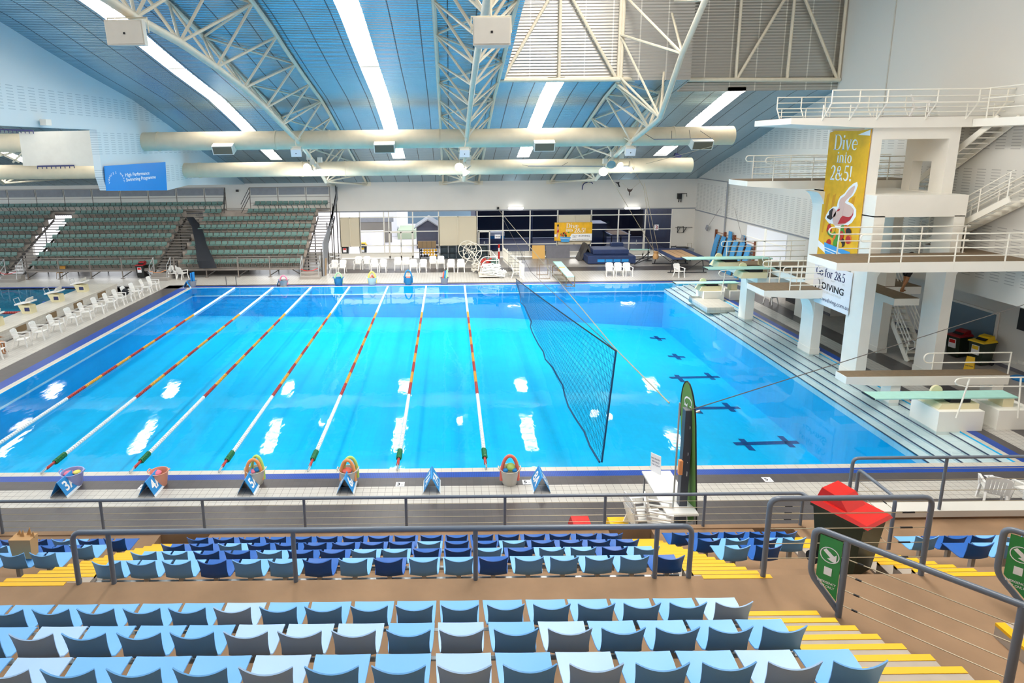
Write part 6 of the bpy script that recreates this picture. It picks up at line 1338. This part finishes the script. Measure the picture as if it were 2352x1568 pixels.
# the net across the pool
zn0 = PY(1415, 806, 16.75).z; A = PY(1415, 806, 16.75); xn = A.x
Bp = PX(1182, 645, xn) if 0 else Vector((xn+.0, 40.6, PY(1185, 640, 40.6).z)); Bp.x = PY(1185, 640, 40.6).x
C_ = G(1382, 1063, 0); C_.z = .03
t = thing('pool_net', 'dark netting hung from a cable across the middle of the pool', 'net', ((A.x+Bp.x)/2, 28, 0)); t_ = t
Dp = Vector((Bp.x, 40.5, .03))
def nb(f):      # bottom edge
    return C_.lerp(Dp, f)+Vector((-.25*math.sin(f*PI), 0, 0))
n1, n2 = 150, 16; m = MB()
for i in range(n1+1):
    f = i/n1; a, b = A.lerp(Bp, f), nb(f)
    if f > .82: b = a.lerp(b, 1)
    m.bar(a, b, .007, .007)
for j in range(1, n2):
    g = j/n2; pr = None
    for i in range(0, n1+1, 10):
        f = i/n1; q = A.lerp(Bp, f).lerp(nb(f), g)
        if pr is not None: m.bar(pr, q, .007, .007)
        pr = q
m.build('netting', 'net', t)
rr = random.Random(4)
MB().tube([nb(i/24)+Vector((rr.uniform(-.12, .12), 0, 0)) for i in range(25)], .03, 6).build('bottom_rope', 'net', t, True); MB().tube([A, C_], .03, 6).build('side_rope', 'net', t); MB().tube([A.lerp(Bp, i/12)+Vector((0, 0, -.05*math.sin(PI*i/12))) for i in range(13)], .025, 6).build('top_rope', 'net_black', t)
K1 = PY(1144, 480, YB-.1); K2 = PY(1537, 925, 13.1)
rope('pale cable strung from the end wall over the pool to the thin pole', [K1, PY(1415, 802, 16.9), K2], .018, 'cable', 'cable', 'steel_cable'); rope('black cable beside the pale one, from the end wall to the net corner', [PY(1150, 492, YB-.1), PY(1220, 625, 42), A], .016, 'cable_dark', 'cable', 'steel_cable')
t = thing('net', 'black net hanging at the far pool edge before the picket fence', 'net', (Bp.x, 41, 0)); m = MB(); q0 = PY(1176, 570, 43); q1 = PY(1182, 655, 41)
for k in range(12): x = q0.x-.2+.1*k; m.bar((x, 43, .1), (x-.05, 43, 1.9), .014, .014)
for k in range(10): m.bar((q0.x-.2, 43, .1+.19*k), (q0.x+.9, 43, .1+.19*k), .012, .012)
m.build('netting', 'net_black', t)
p = G(1178, 613); tag(MB().lathe([(.01, 0), (.26, 0), (.26, .04), (.01, .05)], p+Vector((0, 0, .35)), 14).tube([p, p+Vector((0, 0, .36))], .03, 6).build('round_stool', 'black'), 'round black float ring by the picket fence', 'float')
# tubs with swim toys
def tub(label, px, py, col, r=.27, h=.44, handles=True, grp='toy tubs at the near pool edge'):
    c = G(px, py); c.z = 0
    t = thing('tub', label, 'tub', c, grp)
    MB().lathe([(.01, .012), (r*.7, .0), (r*.74, .02), (r*.96, h*.92), (r*1.02, h), (r*.94, h), (r*.9, h*.9), (r*.68, .04), (.01, .04)], c, 24).build('tub_body', col, t, True)
    for s in (-1, 1): MB().tube([c+Vector((s*r*.98, -.09, h*.96)), c+Vector((s*r*1.12, -.06, h*1.08)), c+Vector((s*r*1.12, .06, h*1.08)), c+Vector((s*r*.98, .09, h*.96))], .018, 6).build('handle', col, t, True)
    return c
def noodle(label, c, col, w, h, ang=0, r=.045, off=(0, 0)):
    ca, sa = math.cos(ang), math.sin(ang); P = []
    for i in range(15):
        a = PI*i/14; x = -w*math.cos(a); z = .12+ (h)*math.sin(a)**.8; P.append(Vector(c)+Vector((x*ca+off[0], x*sa+off[1], z)))
    return tag(MB().tube(P, r, 10).build('pool_noodle', col, smooth=True), label, 'pool noodle', 'foam noodles in the tubs')
def toy(label, c, col, off, r=.09, sz=.7): 
    return tag(MB().sphere(Vector(c)+Vector(off), r, 10, sz).build('swim_toy', col, smooth=True), label, 'swim toy', 'toys in the tubs')
c = tub('lilac tub beside the 3A sign', 170, 1114, 'tub_lilac', .29, .42); toy('pink toy in the lilac tub', c, 'foam_pink', (-.1, 0, .36), .13, .5); toy('yellow toy in the lilac tub', c, 'foam_yellow', (.1, .05, .37), .1, .5)
c = tub('salmon pink tub beside the 4A sign', 368, 1113, 'tub_salmon', .25, .42); toy('pink toy in the salmon tub', c, 'foam_pink', (-.06, 0, .36), .13, .5)
c = tub('pale grey tub with orange and lime rings beside the 5A sign', 589, 1109, 'tub_grey', .26, .42); noodle('orange foam ring in the tub beside the 5A sign', c, 'foam_orange', .21, .62, .15, off=(-.03, -.06)); noodle('lime foam ring in the tub beside the 5A sign', c, 'foam_lime', .18, .66, -.2, off=(.04, .06)); toy('blue toy in the tub beside the 5A sign', c, 'foam_blue', (.05, -.02, .42), .09); toy('pink toy in the tub beside the 5A sign', c, 'foam_pink', (-.06, -.06, .39), .1, .5)
c = tub('pale grey tub with orange and lime rings behind the 6A sign', 801, 1109, 'tub_grey', .26, .42); noodle('orange foam ring in the tub behind the 6A sign', c, 'foam_orange', .2, .6, -.1, off=(0, -.06)); noodle('lime foam ring in the tub behind the 6A sign', c, 'foam_lime', .2, .62, .2, off=(.05, .06)); toy('red toy in the tub behind the 6A sign', c, 'foam_coral', (-.02, -.04, .4), .14, .5)
c = tub('pale grey tub with the tall coral ring', 1170, 1109, 'tub_grey', .27, .44); noodle('coral foam ring in the rightmost near tub', c, 'foam_coral', .23, .72, .0, off=(0, -.05)); noodle('yellow foam ring behind the coral one', c, 'foam_yellow', .23, .66, .05, off=(.02, .06)); toy('lime toy in the tub with the coral ring', c, 'foam_lime', (.03, 0, .48), .13, .9); toy('left blue ball in the tub with the coral ring', c, 'foam_blue', (-.12, -.08, .43), .08); toy('right blue ball in the tub with the coral ring', c, 'foam_blue', (.13, -.08, .43), .08)
g = 'toy tubs at the far pool edge'
c = tub('grey tub with blue boards at the far left corner of the pool', 442, 658, 'tub_slate', .3, .42, grp=g); 
for k in range(2): tag(MB().box(c+Vector((-.05+.14*k, -.1, .2)), c+Vector((.03+.14*k, .1, .95+.05*k))).build('kickboard', 'foam_blue'), f'{("left","right")[k]} blue kickboard standing in the far corner tub', 'kickboard', 'blue kickboards')
c = tub('grey tub with a pink ring at the far pool edge', 652, 657, 'tub_slate', .32, .42, grp=g); noodle('pink foam ring in the far grey tub', c, 'foam_pink', .26, .6)
c = tub('deep blue tub with a mint ring at the far pool edge', 778, 654, 'tub_blue', .33, .5, grp=g); noodle('mint foam ring in the deep blue far tub', c, 'foam_mint', .26, .72)
c = tub('mint tub with a yellow ring at the far pool edge', 855, 653, 'tub_mint', .33, .5, grp=g); noodle('yellow foam ring in the mint tub', c, 'foam_yellow', .26, .75, r=.06); noodle('red foam stick behind the yellow ring', c, 'foam_coral', .12, .5, .8)
c = tub('blue tub with a matching blue ring at the far pool edge', 938, 653, 'tub_blue', .29, .5, grp=g); noodle('blue foam ring over the blue tub', c, 'tub_blue', .27, .85, r=.05); toy('red toy in the tub with the blue ring', c, 'foam_coral', (0, 0, .48), .15, .5)
c = tub('slate tub with upright noodles at the far pool edge', 1021, 652, 'tub_slate', .28, .45, grp=g)
for k, q in enumerate(('foam_coral', 'foam_blue', 'foam_mint')): tag(MB().tube([c+Vector((-.12+.1*k, 0, .1)), c+Vector((-.05+.12*k, 0, .85+.06*k))], .05, 8).build('pool_noodle', q, smooth=True), ('coral', 'blue', 'mint')[k]+' foam stick standing in the slate far tub', 'pool noodle', 'foam noodles in the tubs')
# lane signs
def lane_sign(txt, px, py, L=.66, w=.24, h=.44, label=None, grp='lane signs at the near edge'):
    c = G(px, py); c.z = 0; t = thing('lane_sign', label or f'blue folded lane sign reading {txt} on the near deck', 'sign', c, grp)
    for s in (-1, 1):
        MB().hexa([c+Vector(p) for p in ((s*w, -L/2, 0), (s*w, L/2, 0), (s*(w-.01), L/2, 0), (s*(w-.01), -L/2, 0), (s*w*.88, -L/2, h*.13), (s*w*.88, L/2, h*.13), (s*(w*.88-.01), L/2, h*.13), (s*(w*.88-.01), -L/2, h*.13))]).build('clear_foot', 'bowl_white', t)
        MB().hexa([c+Vector(p) for p in ((s*w*.88, -L/2, h*.13), (s*w*.88, L/2, h*.13), (s*(w*.88-.01), L/2, h*.13), (s*(w*.88-.01), -L/2, h*.13), (s*.012, -L/2, h), (s*.012, L/2, h), (0, L/2, h), (0, -L/2, h))]).build('panel', 'lane_blue', t)
        if txt:
            f = Face(c+Vector((s*w*.88, 0, h*.13)), (0, s, 0), Vector((-s*w*.87, 0, h*.87))); m = MB(); f.text(m, txt, 0, .09, .27, 1.05, 'CENTER', .035, .003, .004); m.build('lettering', 'text_white', t)
for s, px, py in (('3A', 152, 1128), ('4A', 350, 1126), ('5A', 573, 1122), ('6A', 797, 1120), ('7A', 992, 1118), ('8A', 1241, 1117)): lane_sign(s, px, py)
lane_sign('', 432, 659, .5, .25, .42, 'blue folded lane sign at the far left corner of the pool', 'lane signs at the far edge'); lane_sign('', 643, 656, .4, .2, .45, 'blue and white lane sign beside the tub with the pink ring', 'lane signs at the far edge')
# pool ladder
t = thing('pool_ladder', 'pair of dark ladder rails at the far left of the pool', 'ladder', G(528, 657))
for px in (514, 537):
    q = G(px, 657); MB().tube([q+Vector((0, .55, 0)), q+Vector((0, .5, .55)), q+Vector((.1, .2, .6)), q+Vector((.25, -.15, .05)), q+Vector((.28, -.25, -.8))], .025, 8).build('ladder_rail', 'dark_steel', t, True)
q = G(514, 657)
for k in range(3): MB().box((q.x+.28, q.y-.3, -.25-.25*k), (G(537, 657).x+.28, q.y-.2, -.22-.25*k)).build('rung', 'dark_steel', t)
# ------------------------------------------------ lifeguard corner: flag, post, table, chairs
p = G(1561, 1226); p.z = 0; zt = PY(1575, 940, p.y).z
t = thing('post', 'square slate post standing on the near deck beside the green flag', 'post', p); MB().box((p.x-.09, p.y-.09, 0), (p.x+.09, p.y+.09, zt)).build('shaft', 'post_slate', t); MB().box((p.x-.095, p.y-.095, zt), (p.x+.095, p.y+.095, zt+.02)).build('cap', 'panel_grey', t); MB().box((p.x-.2, p.y-.2, 0), (p.x+.2, p.y+.2, .03)).build('foot_plate', 'post_slate', t)
MB().tube([(p.x+.09, p.y, zt-.1), (p.x+.28, p.y+.05, zt-.06)], .03, 6).build('shackle', 'galv', t); MB().box((p.x-.16, p.y-.12, 1.6), (p.x-.08, p.y-.02, 1.95)).build('rescue_tube', 'foam_orange', t)
q = G(1541, 1235); tag(MB().tube([(q.x, q.y, 0), (q.x, q.y, PY(1537, 925, q.y).z)], .022, 8).build('thin_pole', 'galv'), 'thin grey pole left of the slate post, holding the net cable', 'pole')
fp = G(1580, 1222); fp.z = 0; Hf = PY(1570, 876, fp.y).z
t = thing('feather_flag', 'green feather flag with a black edge behind the slate post', 'flag', fp)
f = Face((fp.x-.02, fp.y+.3, 0), (.2, -.95, 0), (-.075, .0, 1)); w = .6
outl = [(w*.42, .25), (w, .5), (w, Hf-.95)]+[(w*.5+w*.5*math.cos(a), Hf-.95+.95*math.sin(a)) for a in [PI*i/12 for i in range(1, 12)]]+[(0, Hf-.95), (w*.02, 1.4)]
m = MB(); f.poly(m, outl, .012, 0); m.build('flag_cloth', 'flag_green', t)
m = MB().tube([f.p(x, y, .006) for x, y in [(w, .02), (w, Hf-.95)]+[(w*.5+w*.5*math.cos(a), Hf-.95+.96*math.sin(a)) for a in [PI*i/12 for i in range(1, 13)]]], .018, 6); m.build('flag_pole', 'black', t)
m = MB(); f2 = Face(f.p(w*.3, Hf-.3, 0), (0, 0, -1), f.R); serif(f2, m, 'Go for 2&5', .05, .0, .3, 1.1, .12); m.build('lettering', 'text_white', t)
m = MB()
for s in (-1, 1): m.bar(fp+Vector((-.3, s*.2, .02)), fp+Vector((.3, -s*.2, .02)), .05, .03)
m.build('cross_foot', 'black', t)
zt = .74; a, b, c, d = G(1474, 1085, zt), G(1539, 1084, zt), G(1605, 1185, zt), G(1533, 1187, zt)
t = thing('folding_table', 'white folding table standing along the near deck behind the slate post', 'table', ((a.x+c.x)/2, (a.y+c.y)/2, 0))
MB().prism([d, c, b, a], (0, 0, .045)).build('table_top', 'chair_white', t)
for q in (a, b, c, d): m_ = (a+b+c+d)/4; e = q.lerp(m_, .12); MB().tube([(e.x, e.y, zt), (e.x, e.y, 0)], .02, 6).build('leg', 'panel_grey', t)
q = a.lerp(b, .5)+Vector((0, -.1, .045)); t = thing('placard', 'white printed placard standing at the far end of the table', 'placard', q); f = Face(q+Vector((-.12, .14, 0)), (.6, -.8, 0), (0, .1, 1)); m = MB(); f.rect(m, 0, 0, .3, .48, .015, 0); m.build('sheet', 'sign_white', t); m = MB()
f.text(m, 'NO ENTRY', .15, .34, .042, .9, 'CENTER', .01, .002, .016); f.text(m, 'BEYOND', .15, .26, .042, .9, 'CENTER', .01, .002, .016); f.text(m, 'THIS POINT', .15, .18, .038, .9, 'CENTER', .01, .002, .016); m.build('lettering', 'text_navy', t)
g = 'nested chairs beside the folding table'
for st, (px, py, rz_) in enumerate(((1470, 1238, 100), (1512, 1247, 75))):
    q = G(px, py)
    for k in range(3): chair((q.x, q.y, .13*k), math.radians(rz_), f'{("bottom", "middle", "top")[k]} of the {("left", "right")[st]} nested stack beside the folding table', g)
g = 'chairs at the right end of the near deck'
q = G(2285, 1163); chair((q.x, q.y+.1, 0), math.radians(150), 'on the near deck behind the right parapet rail', g); q = G(2362, 1163); chair((q.x, q.y, 0), math.radians(190), 'on the near deck cut by the right edge', g)
q = PY(2115, 268, 25.2); chair((q.x, 25.3, 10.015), math.radians(60), 'on the highest diving platform', 'single chairs'); q = G(1770, 697); chair((q.x, q.y, 0), math.radians(200), 'on the dark deck band under the low side platform', 'single chairs')
def step_box(label, x0, x1, py, m, z=.3):
    a, b = G(x0, py), G(x1, py); t = thing('step_stool', label, 'stool', ((a.x+b.x)/2, a.y, 0)); w = (b.x-a.x); c = Vector(((a.x+b.x)/2, a.y+.25, 0)); k = w/2
    MB().hexa([c+Vector(q) for q in ((-k, -.28, 0), (k, -.28, 0), (k, .28, 0), (-k, .28, 0), (-k*.82, -.2, z), (k*.82, -.2, z), (k*.82, .2, z), (-k*.82, .2, z))]).build('stool_body', m, t); MB().box(c+Vector((-k*.5, -.04, z)), c+Vector((k*.5, .04, z+.012))).build('grip', m, t)
step_box('yellow plastic step on the near deck left of the stacked white chairs', 1400, 1452, 1243, 'plastic_yellow', .34); step_box('red plastic step on the near deck behind the lower seats', 1314, 1364, 1232, 'plastic_red', .25)
# ------------------------------------------------ the training pool in the left hall
tile('tile_poolL', (.02, .42, .62), (.02, .36, .55), .3, .3, .4, .008, .04)
struct(MB().quad((-60, 20, -1.4), (-23.3, 20, -1.4), (-23.3, 41, -1.4), (-60, 41, -1.4)).quad((-60, 41, -1.4), (-23.3, 41, -1.4), (-23.3, 41, 0), (-60, 41, 0)).quad((-23.3, 41, -1.4), (-23.3, 20, -1.4), (-23.3, 20, 0), (-23.3, 41, 0)), 'pool_basin_left', 'tile_poolL')
struct(MB().quad((-60, 20, -.02), (-23.3, 20, -.02), (-23.3, 41, -.02), (-60, 41, -.02)), 'pool_water_left', 'water')
mb = MB().use('tile_blue').box((-60, 41, -.1), (-23.3, 41.35, .003)).use('tile_white').box((-60, 41.35, -.1), (-22.9, 43.6, .004)).use('tile_grey').box((-23.3, 39.6, -.3), (-21.55, 41.0, .0)); struct(mb, 'floor_left_hall', None)
mb = MB().use('brick_white').box((-23.3, 16, 0), (-21.75, 39.6, .5)).use('tile_coping').box((-23.35, 16, .5), (-21.7, 39.6, .56)); struct(mb, 'wall_starting_end', None)
mb = MB()
for k in range(8): y = 38.3-2.5*k-.5; mb.box((-21.76, y-.5, .12), (-21.735, y+.4, .44))
struct(mb, 'trim_6', 'locker' if 0 else 'rusty')
for k in range(6):
    y = 37.4-2.5*k; c = Vector((-22.75, y, .56)); t = thing('starting_block', f'white starting block over the left hall pool, {ORD[k]} from the far end', 'starting block', c, 'starting blocks in the left hall')
    MB().hexa([c+Vector(q) for q in ((-.15, -.22, 0), (.35, -.22, 0), (.35, .22, 0), (-.15, .22, 0), (-.35, -.24, .5), (.3, -.24, .42), (.3, .24, .42), (-.35, .24, .5))]).build('pedestal', 'board_base', t)
    MB().hexa([c+Vector(q) for q in ((-.5, -.27, .46), (.4, -.27, .62), (.4, .27, .62), (-.5, .27, .46), (-.5, -.27, .53), (.4, -.27, .7), (.4, .27, .7), (-.5, .27, .53))]).build('platform', 'chair_white', t)
    MB().hexa([c+Vector(q) for q in ((.05, -.25, .66), (.22, -.25, .7), (.22, .25, .7), (.05, .25, .66), (.2, -.25, .85), (.24, -.25, .84), (.24, .25, .84), (.2, .25, .85))]).build('kick_plate', 'tub_grey', t)
    MB().box(c+Vector((.0, -.245, .14)), c+Vector((.26, -.225, .34))).build('number_panel', 'text_navy', t)
    MB().tube([c+Vector((-.45, -.2, .5)), c+Vector((-.55, -.2, .8)), c+Vector((-.55, .2, .8)), c+Vector((-.45, .2, .5))], .018, 6).build('back_grip', 'galv', t)
y = 34.5; t = thing('lane_rope', 'red and white lane rope in the left hall pool', 'lane rope', (-32, y, 0)); MB().lathe([(r, -40+x_*.0) if 0 else (r, x_) for r, x_ in [(.02, -44)]+[q for i in range(150) for q in ((.035, -44+.14*i), (.075, -44+.14*i+.02), (.075, -44+.14*i+.1))]+[(.02, -23.4)]], (0, y, .02), 8, 'x').build('float_section', 'float_red', t, True)
# the blue programme sign hanging from the bulkhead
XS = XL+.12
a, b, c, d = PX(241, 381, XS), PX(380, 372, XS), PX(384, 437, XS), PX(246, 438, XS)
t = thing('hanging_sign', 'bright blue programme sign hanging on the blue bulkhead at the left', 'sign', d)
w = (c.y+b.y)/2-d.y; h = a.z-d.z; f = Face(d, (0, 1, 0), (0, 0, 1)); tl = a-d; tr = b-d; br = c-d
m = MB(); f.poly(m, [(0, 0), (br.y, br.z), (tr.y, tr.z), (tl.y, tl.z)], .05, -.05); m.build('panel', 'sign_blue', t)
m = MB(); f.text(m, 'High Performance', w*.28, h*.5, h*.15, 1.45, 'LEFT', .02); f.text(m, 'Swimming Programme', w*.29, h*.29, h*.15, 1.45, 'LEFT', .02); m.build('lettering', 'text_white', t)
m = MB()
for k, ch in enumerate('VENUES WEST'):
    an = math.radians(190-200*k/10); cx, cy = w*.15+w*.1*math.cos(an), h*.38+h*.27*math.sin(an); f3 = Face(f.p(cx, cy), f.R*math.sin(an)-f.U*math.cos(an), f.R*math.cos(an)+f.U*math.sin(an))
    if ch != ' ': f3.text(m, ch, 0, 0, h*.1, 1.2, 'CENTER', .012)
m.build('arc_lettering', 'text_white', t)
p = PX(98, 281, XL+.1); tag(MB().box(p+Vector((0, -.18, -.12)), p+Vector((.25, .18, .12))).build('camera_box', 'white_paint'), 'small white camera box on the blue bulkhead', 'camera')
# left hall truss foot
t = thing('roof_truss', 'cream truss foot under the farther duct in the left hall', 'roof truss', (-28, 45, 7)); q0 = PY(8, 421, 43)
for px, py, yy in ((80, 408, 50), (172, 409, 50.9), (48, 403, 46), (16, 403, 44), (0, 400, 43.6)): MB().tube([q0, PY(px, py, yy)], .06, 6).build('web_member', 'steel_cream', t, True)
MB().tube([q0, PY(-30, 395, 39)], .11, 8).build('bottom_chord', 'steel_cream', t, True); r = PY(168, 409, 50.9); MB().box(r+Vector((-.4, 0, -.25)), r+Vector((.4, .1, .25))).build('wall_plate', 'steel_cream', t)
for a_, b_ in (((0, 358), (50, 344)), ((0, 352), (44, 372)), ((30, 373), (52, 350))): MB().tube([PY(*a_, 38), PY(*b_, 38)], .06, 6).build('web_member', 'steel_cream', t, True)
# ================================================================ people
mat('skin_tan', '#b07a52', .55); mat('cloth_black', '#1b1b1f', .8); mat('cap_blue', '#1e4fa0', .5); mat('eye_white', '#f3f0ea', .3)
def skin(name, V, E, m, parent, lvl=1):
    me = bpy.data.meshes.new(name); keys = list(V); me.from_pydata([V[k][0] for k in keys], [(keys.index(a), keys.index(b)) for a, b in E], [])
    o = bpy.data.objects.new(name, me); COL.objects.link(o)
    md = o.modifiers.new('s', 'SKIN'); md.use_smooth_shade = True
    for i, k in enumerate(keys): me.skin_vertices[0].data[i].radius = (V[k][1], V[k][1])
    me.skin_vertices[0].data[0].use_root = True
    s2 = o.modifiers.new('d', 'SUBSURF'); s2.levels = lvl; s2.render_levels = lvl
    dg = bpy.context.evaluated_depsgraph_get(); dg.update(); nm = bpy.data.meshes.new_from_object(o.evaluated_get(dg)); bpy.data.objects.remove(o); bpy.data.meshes.remove(me)
    nm.materials.clear(); nm.materials.append(M[m]); nm.polygons.foreach_set('use_smooth', [True]*len(nm.polygons))
    q = bpy.data.objects.new(name, nm); COL.objects.link(q)
    if parent: q.parent = parent
    return q
def person(label, loc, rz, J, hair='hair', shirt=None, shorts=None, k=1.0, cap=None):
    t = thing('person', label, 'person', loc); t['_o'] = (0, 0, 0)
    r = dict(pel=.125, wai=.112, che=.135, nec=.055, chi=.07, hed=.092, crn=.075, nos=.02)
    V = {}; 
    def add(n, p, rad): V[n] = (Vector(p)*k, rad*k)
    for n in ('pel', 'wai', 'che', 'nec', 'chi', 'hed', 'crn'): add(n, J[n], r[n])
    E = [('pel', 'wai'), ('wai', 'che'), ('che', 'nec'), ('nec', 'chi'), ('chi', 'hed'), ('hed', 'crn')]
    f = (Vector(J['face'])).normalized(); hd = Vector(J['hed']); add('nos', hd+f*.105+Vector((0, 0, -.015)), .018); E.append(('hed', 'nos'))
    for s in 'lr':
        for n, rad in (('sho', .062), ('elb', .046), ('wri', .032), ('pal', .036), ('hip', .092), ('kne', .058), ('ank', .042), ('hee', .04), ('toe', .034)): add(n+s, J[n+s], rad)
        E += [('che', 'sho'+s), ('sho'+s, 'elb'+s), ('elb'+s, 'wri'+s), ('wri'+s, 'pal'+s), ('pel', 'hip'+s), ('hip'+s, 'kne'+s), ('kne'+s, 'ank'+s), ('ank'+s, 'hee'+s), ('hee'+s, 'toe'+s)]
        w, p = Vector(J['wri'+s]), Vector(J['pal'+s]); d = (p-w).normalized(); sd = d.cross(Vector(J['face'])).normalized() if abs(d.dot(f)) < .9 else Vector((1, 0, 0))
        for i in range(4):
            a = p+sd*(-.03+.02*i)+d*.03; add(f'f{i}{s}', a, .011); add(f'g{i}{s}', a+d*(.035+.006*(i in (1, 2)))+f*.012, .009); add(f'h{i}{s}', a+d*(.055+.008*(i in (1, 2)))+f*.035, .008); E += [('pal'+s, f'f{i}{s}'), (f'f{i}{s}', f'g{i}{s}'), (f'g{i}{s}', f'h{i}{s}')]
        a = w.lerp(p, .5)-sd*.04; add('t0'+s, a+f*.012, .011); add('t1'+s, a+d*.035+f*.03, .009); E += [('pal'+s, 't0'+s), ('t0'+s, 't1'+s)]
    skin('body', V, E, 'skin_tan', t)
    sub_ = lambda ks, es, dr: ({n: (V[n][0], V[n][1]*dr) for n in ks}, es)
    if shirt:
        Vs = {n: (V[n][0], V[n][1]*1.13) for n in ('wai', 'che', 'shol', 'shor')}
        for s in 'lr': Vs['u'+s] = (V['sho'+s][0].lerp(V['elb'+s][0], .6), .062*k)
        Vs['pel'] = (V['pel'][0].lerp(V['wai'][0], .3), .14*k)
        skin('shirt', Vs, [('pel', 'wai'), ('wai', 'che'), ('che', 'shol'), ('che', 'shor'), ('shol', 'ul'), ('shor', 'ur')], shirt, t)
    if shorts:
        Vs = {'pel': (V['pel'][0], .142*k)}
        for s in 'lr': Vs['hip'+s] = (V['hip'+s][0], .107*k); Vs['k'+s] = (V['hip'+s][0].lerp(V['kne'+s][0], .6), .088*k)
        skin('shorts', Vs, [('pel', 'hipl'), ('pel', 'hipr'), ('hipl', 'kl'), ('hipr', 'kr')], shorts, t)
    h = hd*k; u = (Vector(J['crn'])-hd).normalized(); mb = MB()
    b = MB().sphere((0, 0, 0), .108*k, 14, 1.05); mb.v = [h+u*.035*k-f*.018*k+v for v in b.v if 1]; mb.f = b.f; mb.m = b.m
    o = mb.build('swim_cap' if cap else 'hair', cap or hair, None, True, (0, 0, 0)); o.parent = t; o.location = (0, 0, 0)
    sd = f.cross(u).normalized()
    for s in (-1, 1):
        e = MB().sphere(h+f*.093*k+sd*s*.034*k+u*.012*k, .012*k, 8).build('eye', 'eye_white', None, True, (0, 0, 0)); e.parent = t; e.location = (0, 0, 0)
        e = MB().sphere(h+sd*s*.098*k-f*.005*k-u*.005*k, .022*k, 8).build('ear', 'skin_tan', None, True, (0, 0, 0)); e.parent = t; e.location = (0, 0, 0)
    e = MB().tube([h+f*.092*k-u*.045*k-sd*.02*k, h+f*.098*k-u*.047*k, h+f*.092*k-u*.045*k+sd*.02*k], .005*k, 6).build('mouth', 'swim_red', None, True, (0, 0, 0)); e.parent = t; e.location = (0, 0, 0)
    t.rotation_euler = (0, 0, rz); return t
ST = dict(pel=(0, 0, .93), wai=(.01, 0, 1.08), che=(.04, 0, 1.29), nec=(.06, 0, 1.43), chi=(.08, 0, 1.5), hed=(.09, 0, 1.58), crn=(.09, 0, 1.64), face=(1, 0, -.1),
    shol=(.05, .17, 1.38), elbl=(.02, .23, 1.12), wril=(.14, .22, .9), pall=(.17, .21, .83), shor=(.05, -.17, 1.38), elbr=(.12, -.22, 1.12), wrir=(.3, -.18, .98), palr=(.37, -.17, .97),
    hipl=(0, .09, .88), knel=(.02, .1, .48), ankl=(-.02, .1, .09), heel=(-.04, .1, .04), toel=(.12, .11, .035), hipr=(0, -.09, .88), kner=(-.08, -.1, .48), ankr=(-.28, -.1, .12), heer=(-.31, -.1, .06), toer=(-.16, -.11, .035))
q = G(2072, 670, 3.0); person('person in black walking on the low deck behind the tower legs', (q.x+.12, q.y, 3.0), .1, ST, 'hair', 'cloth_black', 'cloth_black', .97)
SI = dict(pel=(-.05, 0, .53), wai=(-.1, 0, .68), che=(-.14, 0, .9), nec=(-.13, 0, 1.05), chi=(-.11, 0, 1.12), hed=(-.1, 0, 1.2), crn=(-.1, 0, 1.26), face=(1, 0, -.1),
    shol=(-.12, .18, 1.0), elbl=(-.08, .26, .74), wril=(.14, .24, .69), pall=(.21, .24, .69), shor=(-.12, -.18, 1.0), elbr=(-.08, -.26, .74), wrir=(.14, -.24, .69), palr=(.21, -.24, .69),
    hipl=(.0, .09, .5), knel=(.4, .11, .5), ankl=(.38, .12, .1), heel=(.36, .12, .045), toel=(.53, .13, .035), hipr=(.0, -.09, .5), kner=(.4, -.11, .5), ankr=(.44, -.12, .1), heer=(.42, -.12, .045), toer=(.6, -.13, .035))
q = G(10, 812); person('person seated in a poolside chair, only a foot and dark shorts inside the left edge', (q.x-.5, q.y+.12, 0), -.05, SI, 'hair', 'cloth_black', 'cloth_black')
SW = dict(ST); q = G(54, 706, .1); person('swimmer in a blue cap at the wall of the left hall pool', (-23.75, q.y, -1.28), 2.6, SW, 'hair', None, 'cap_blue', 1, 'cap_blue')
# ================================================================ light
w = bpy.data.worlds.new('world'); SC.world = w; w.use_nodes = True
w.node_tree.nodes['Background'].inputs['Color'].default_value = (.93, .96, 1, 1); w.node_tree.nodes['Background'].inputs['Strength'].default_value = WORLD
def bulb(name, loc, e, r=.2):
    l = bpy.data.lights.new(name, 'SPOT'); l.energy = e; l.color = (1, .95, .88); l.shadow_soft_size = r; l.spot_size = 2.7; l.spot_blend = .6; o = bpy.data.objects.new(name, l); COL.objects.link(o); o.location = loc; o.rotation_euler = (.45, 0, 0); return o
for px, py, x, aim, lit, lab in LP:
    if lit: bulb('lamp_light', PY(px, py, 36.9)+Vector(aim).normalized()*.35, LAMP)
for o in list(bpy.data.objects):
    if '_o' in o: del o['_o']
SC.cycles.glossy_bounces = 3
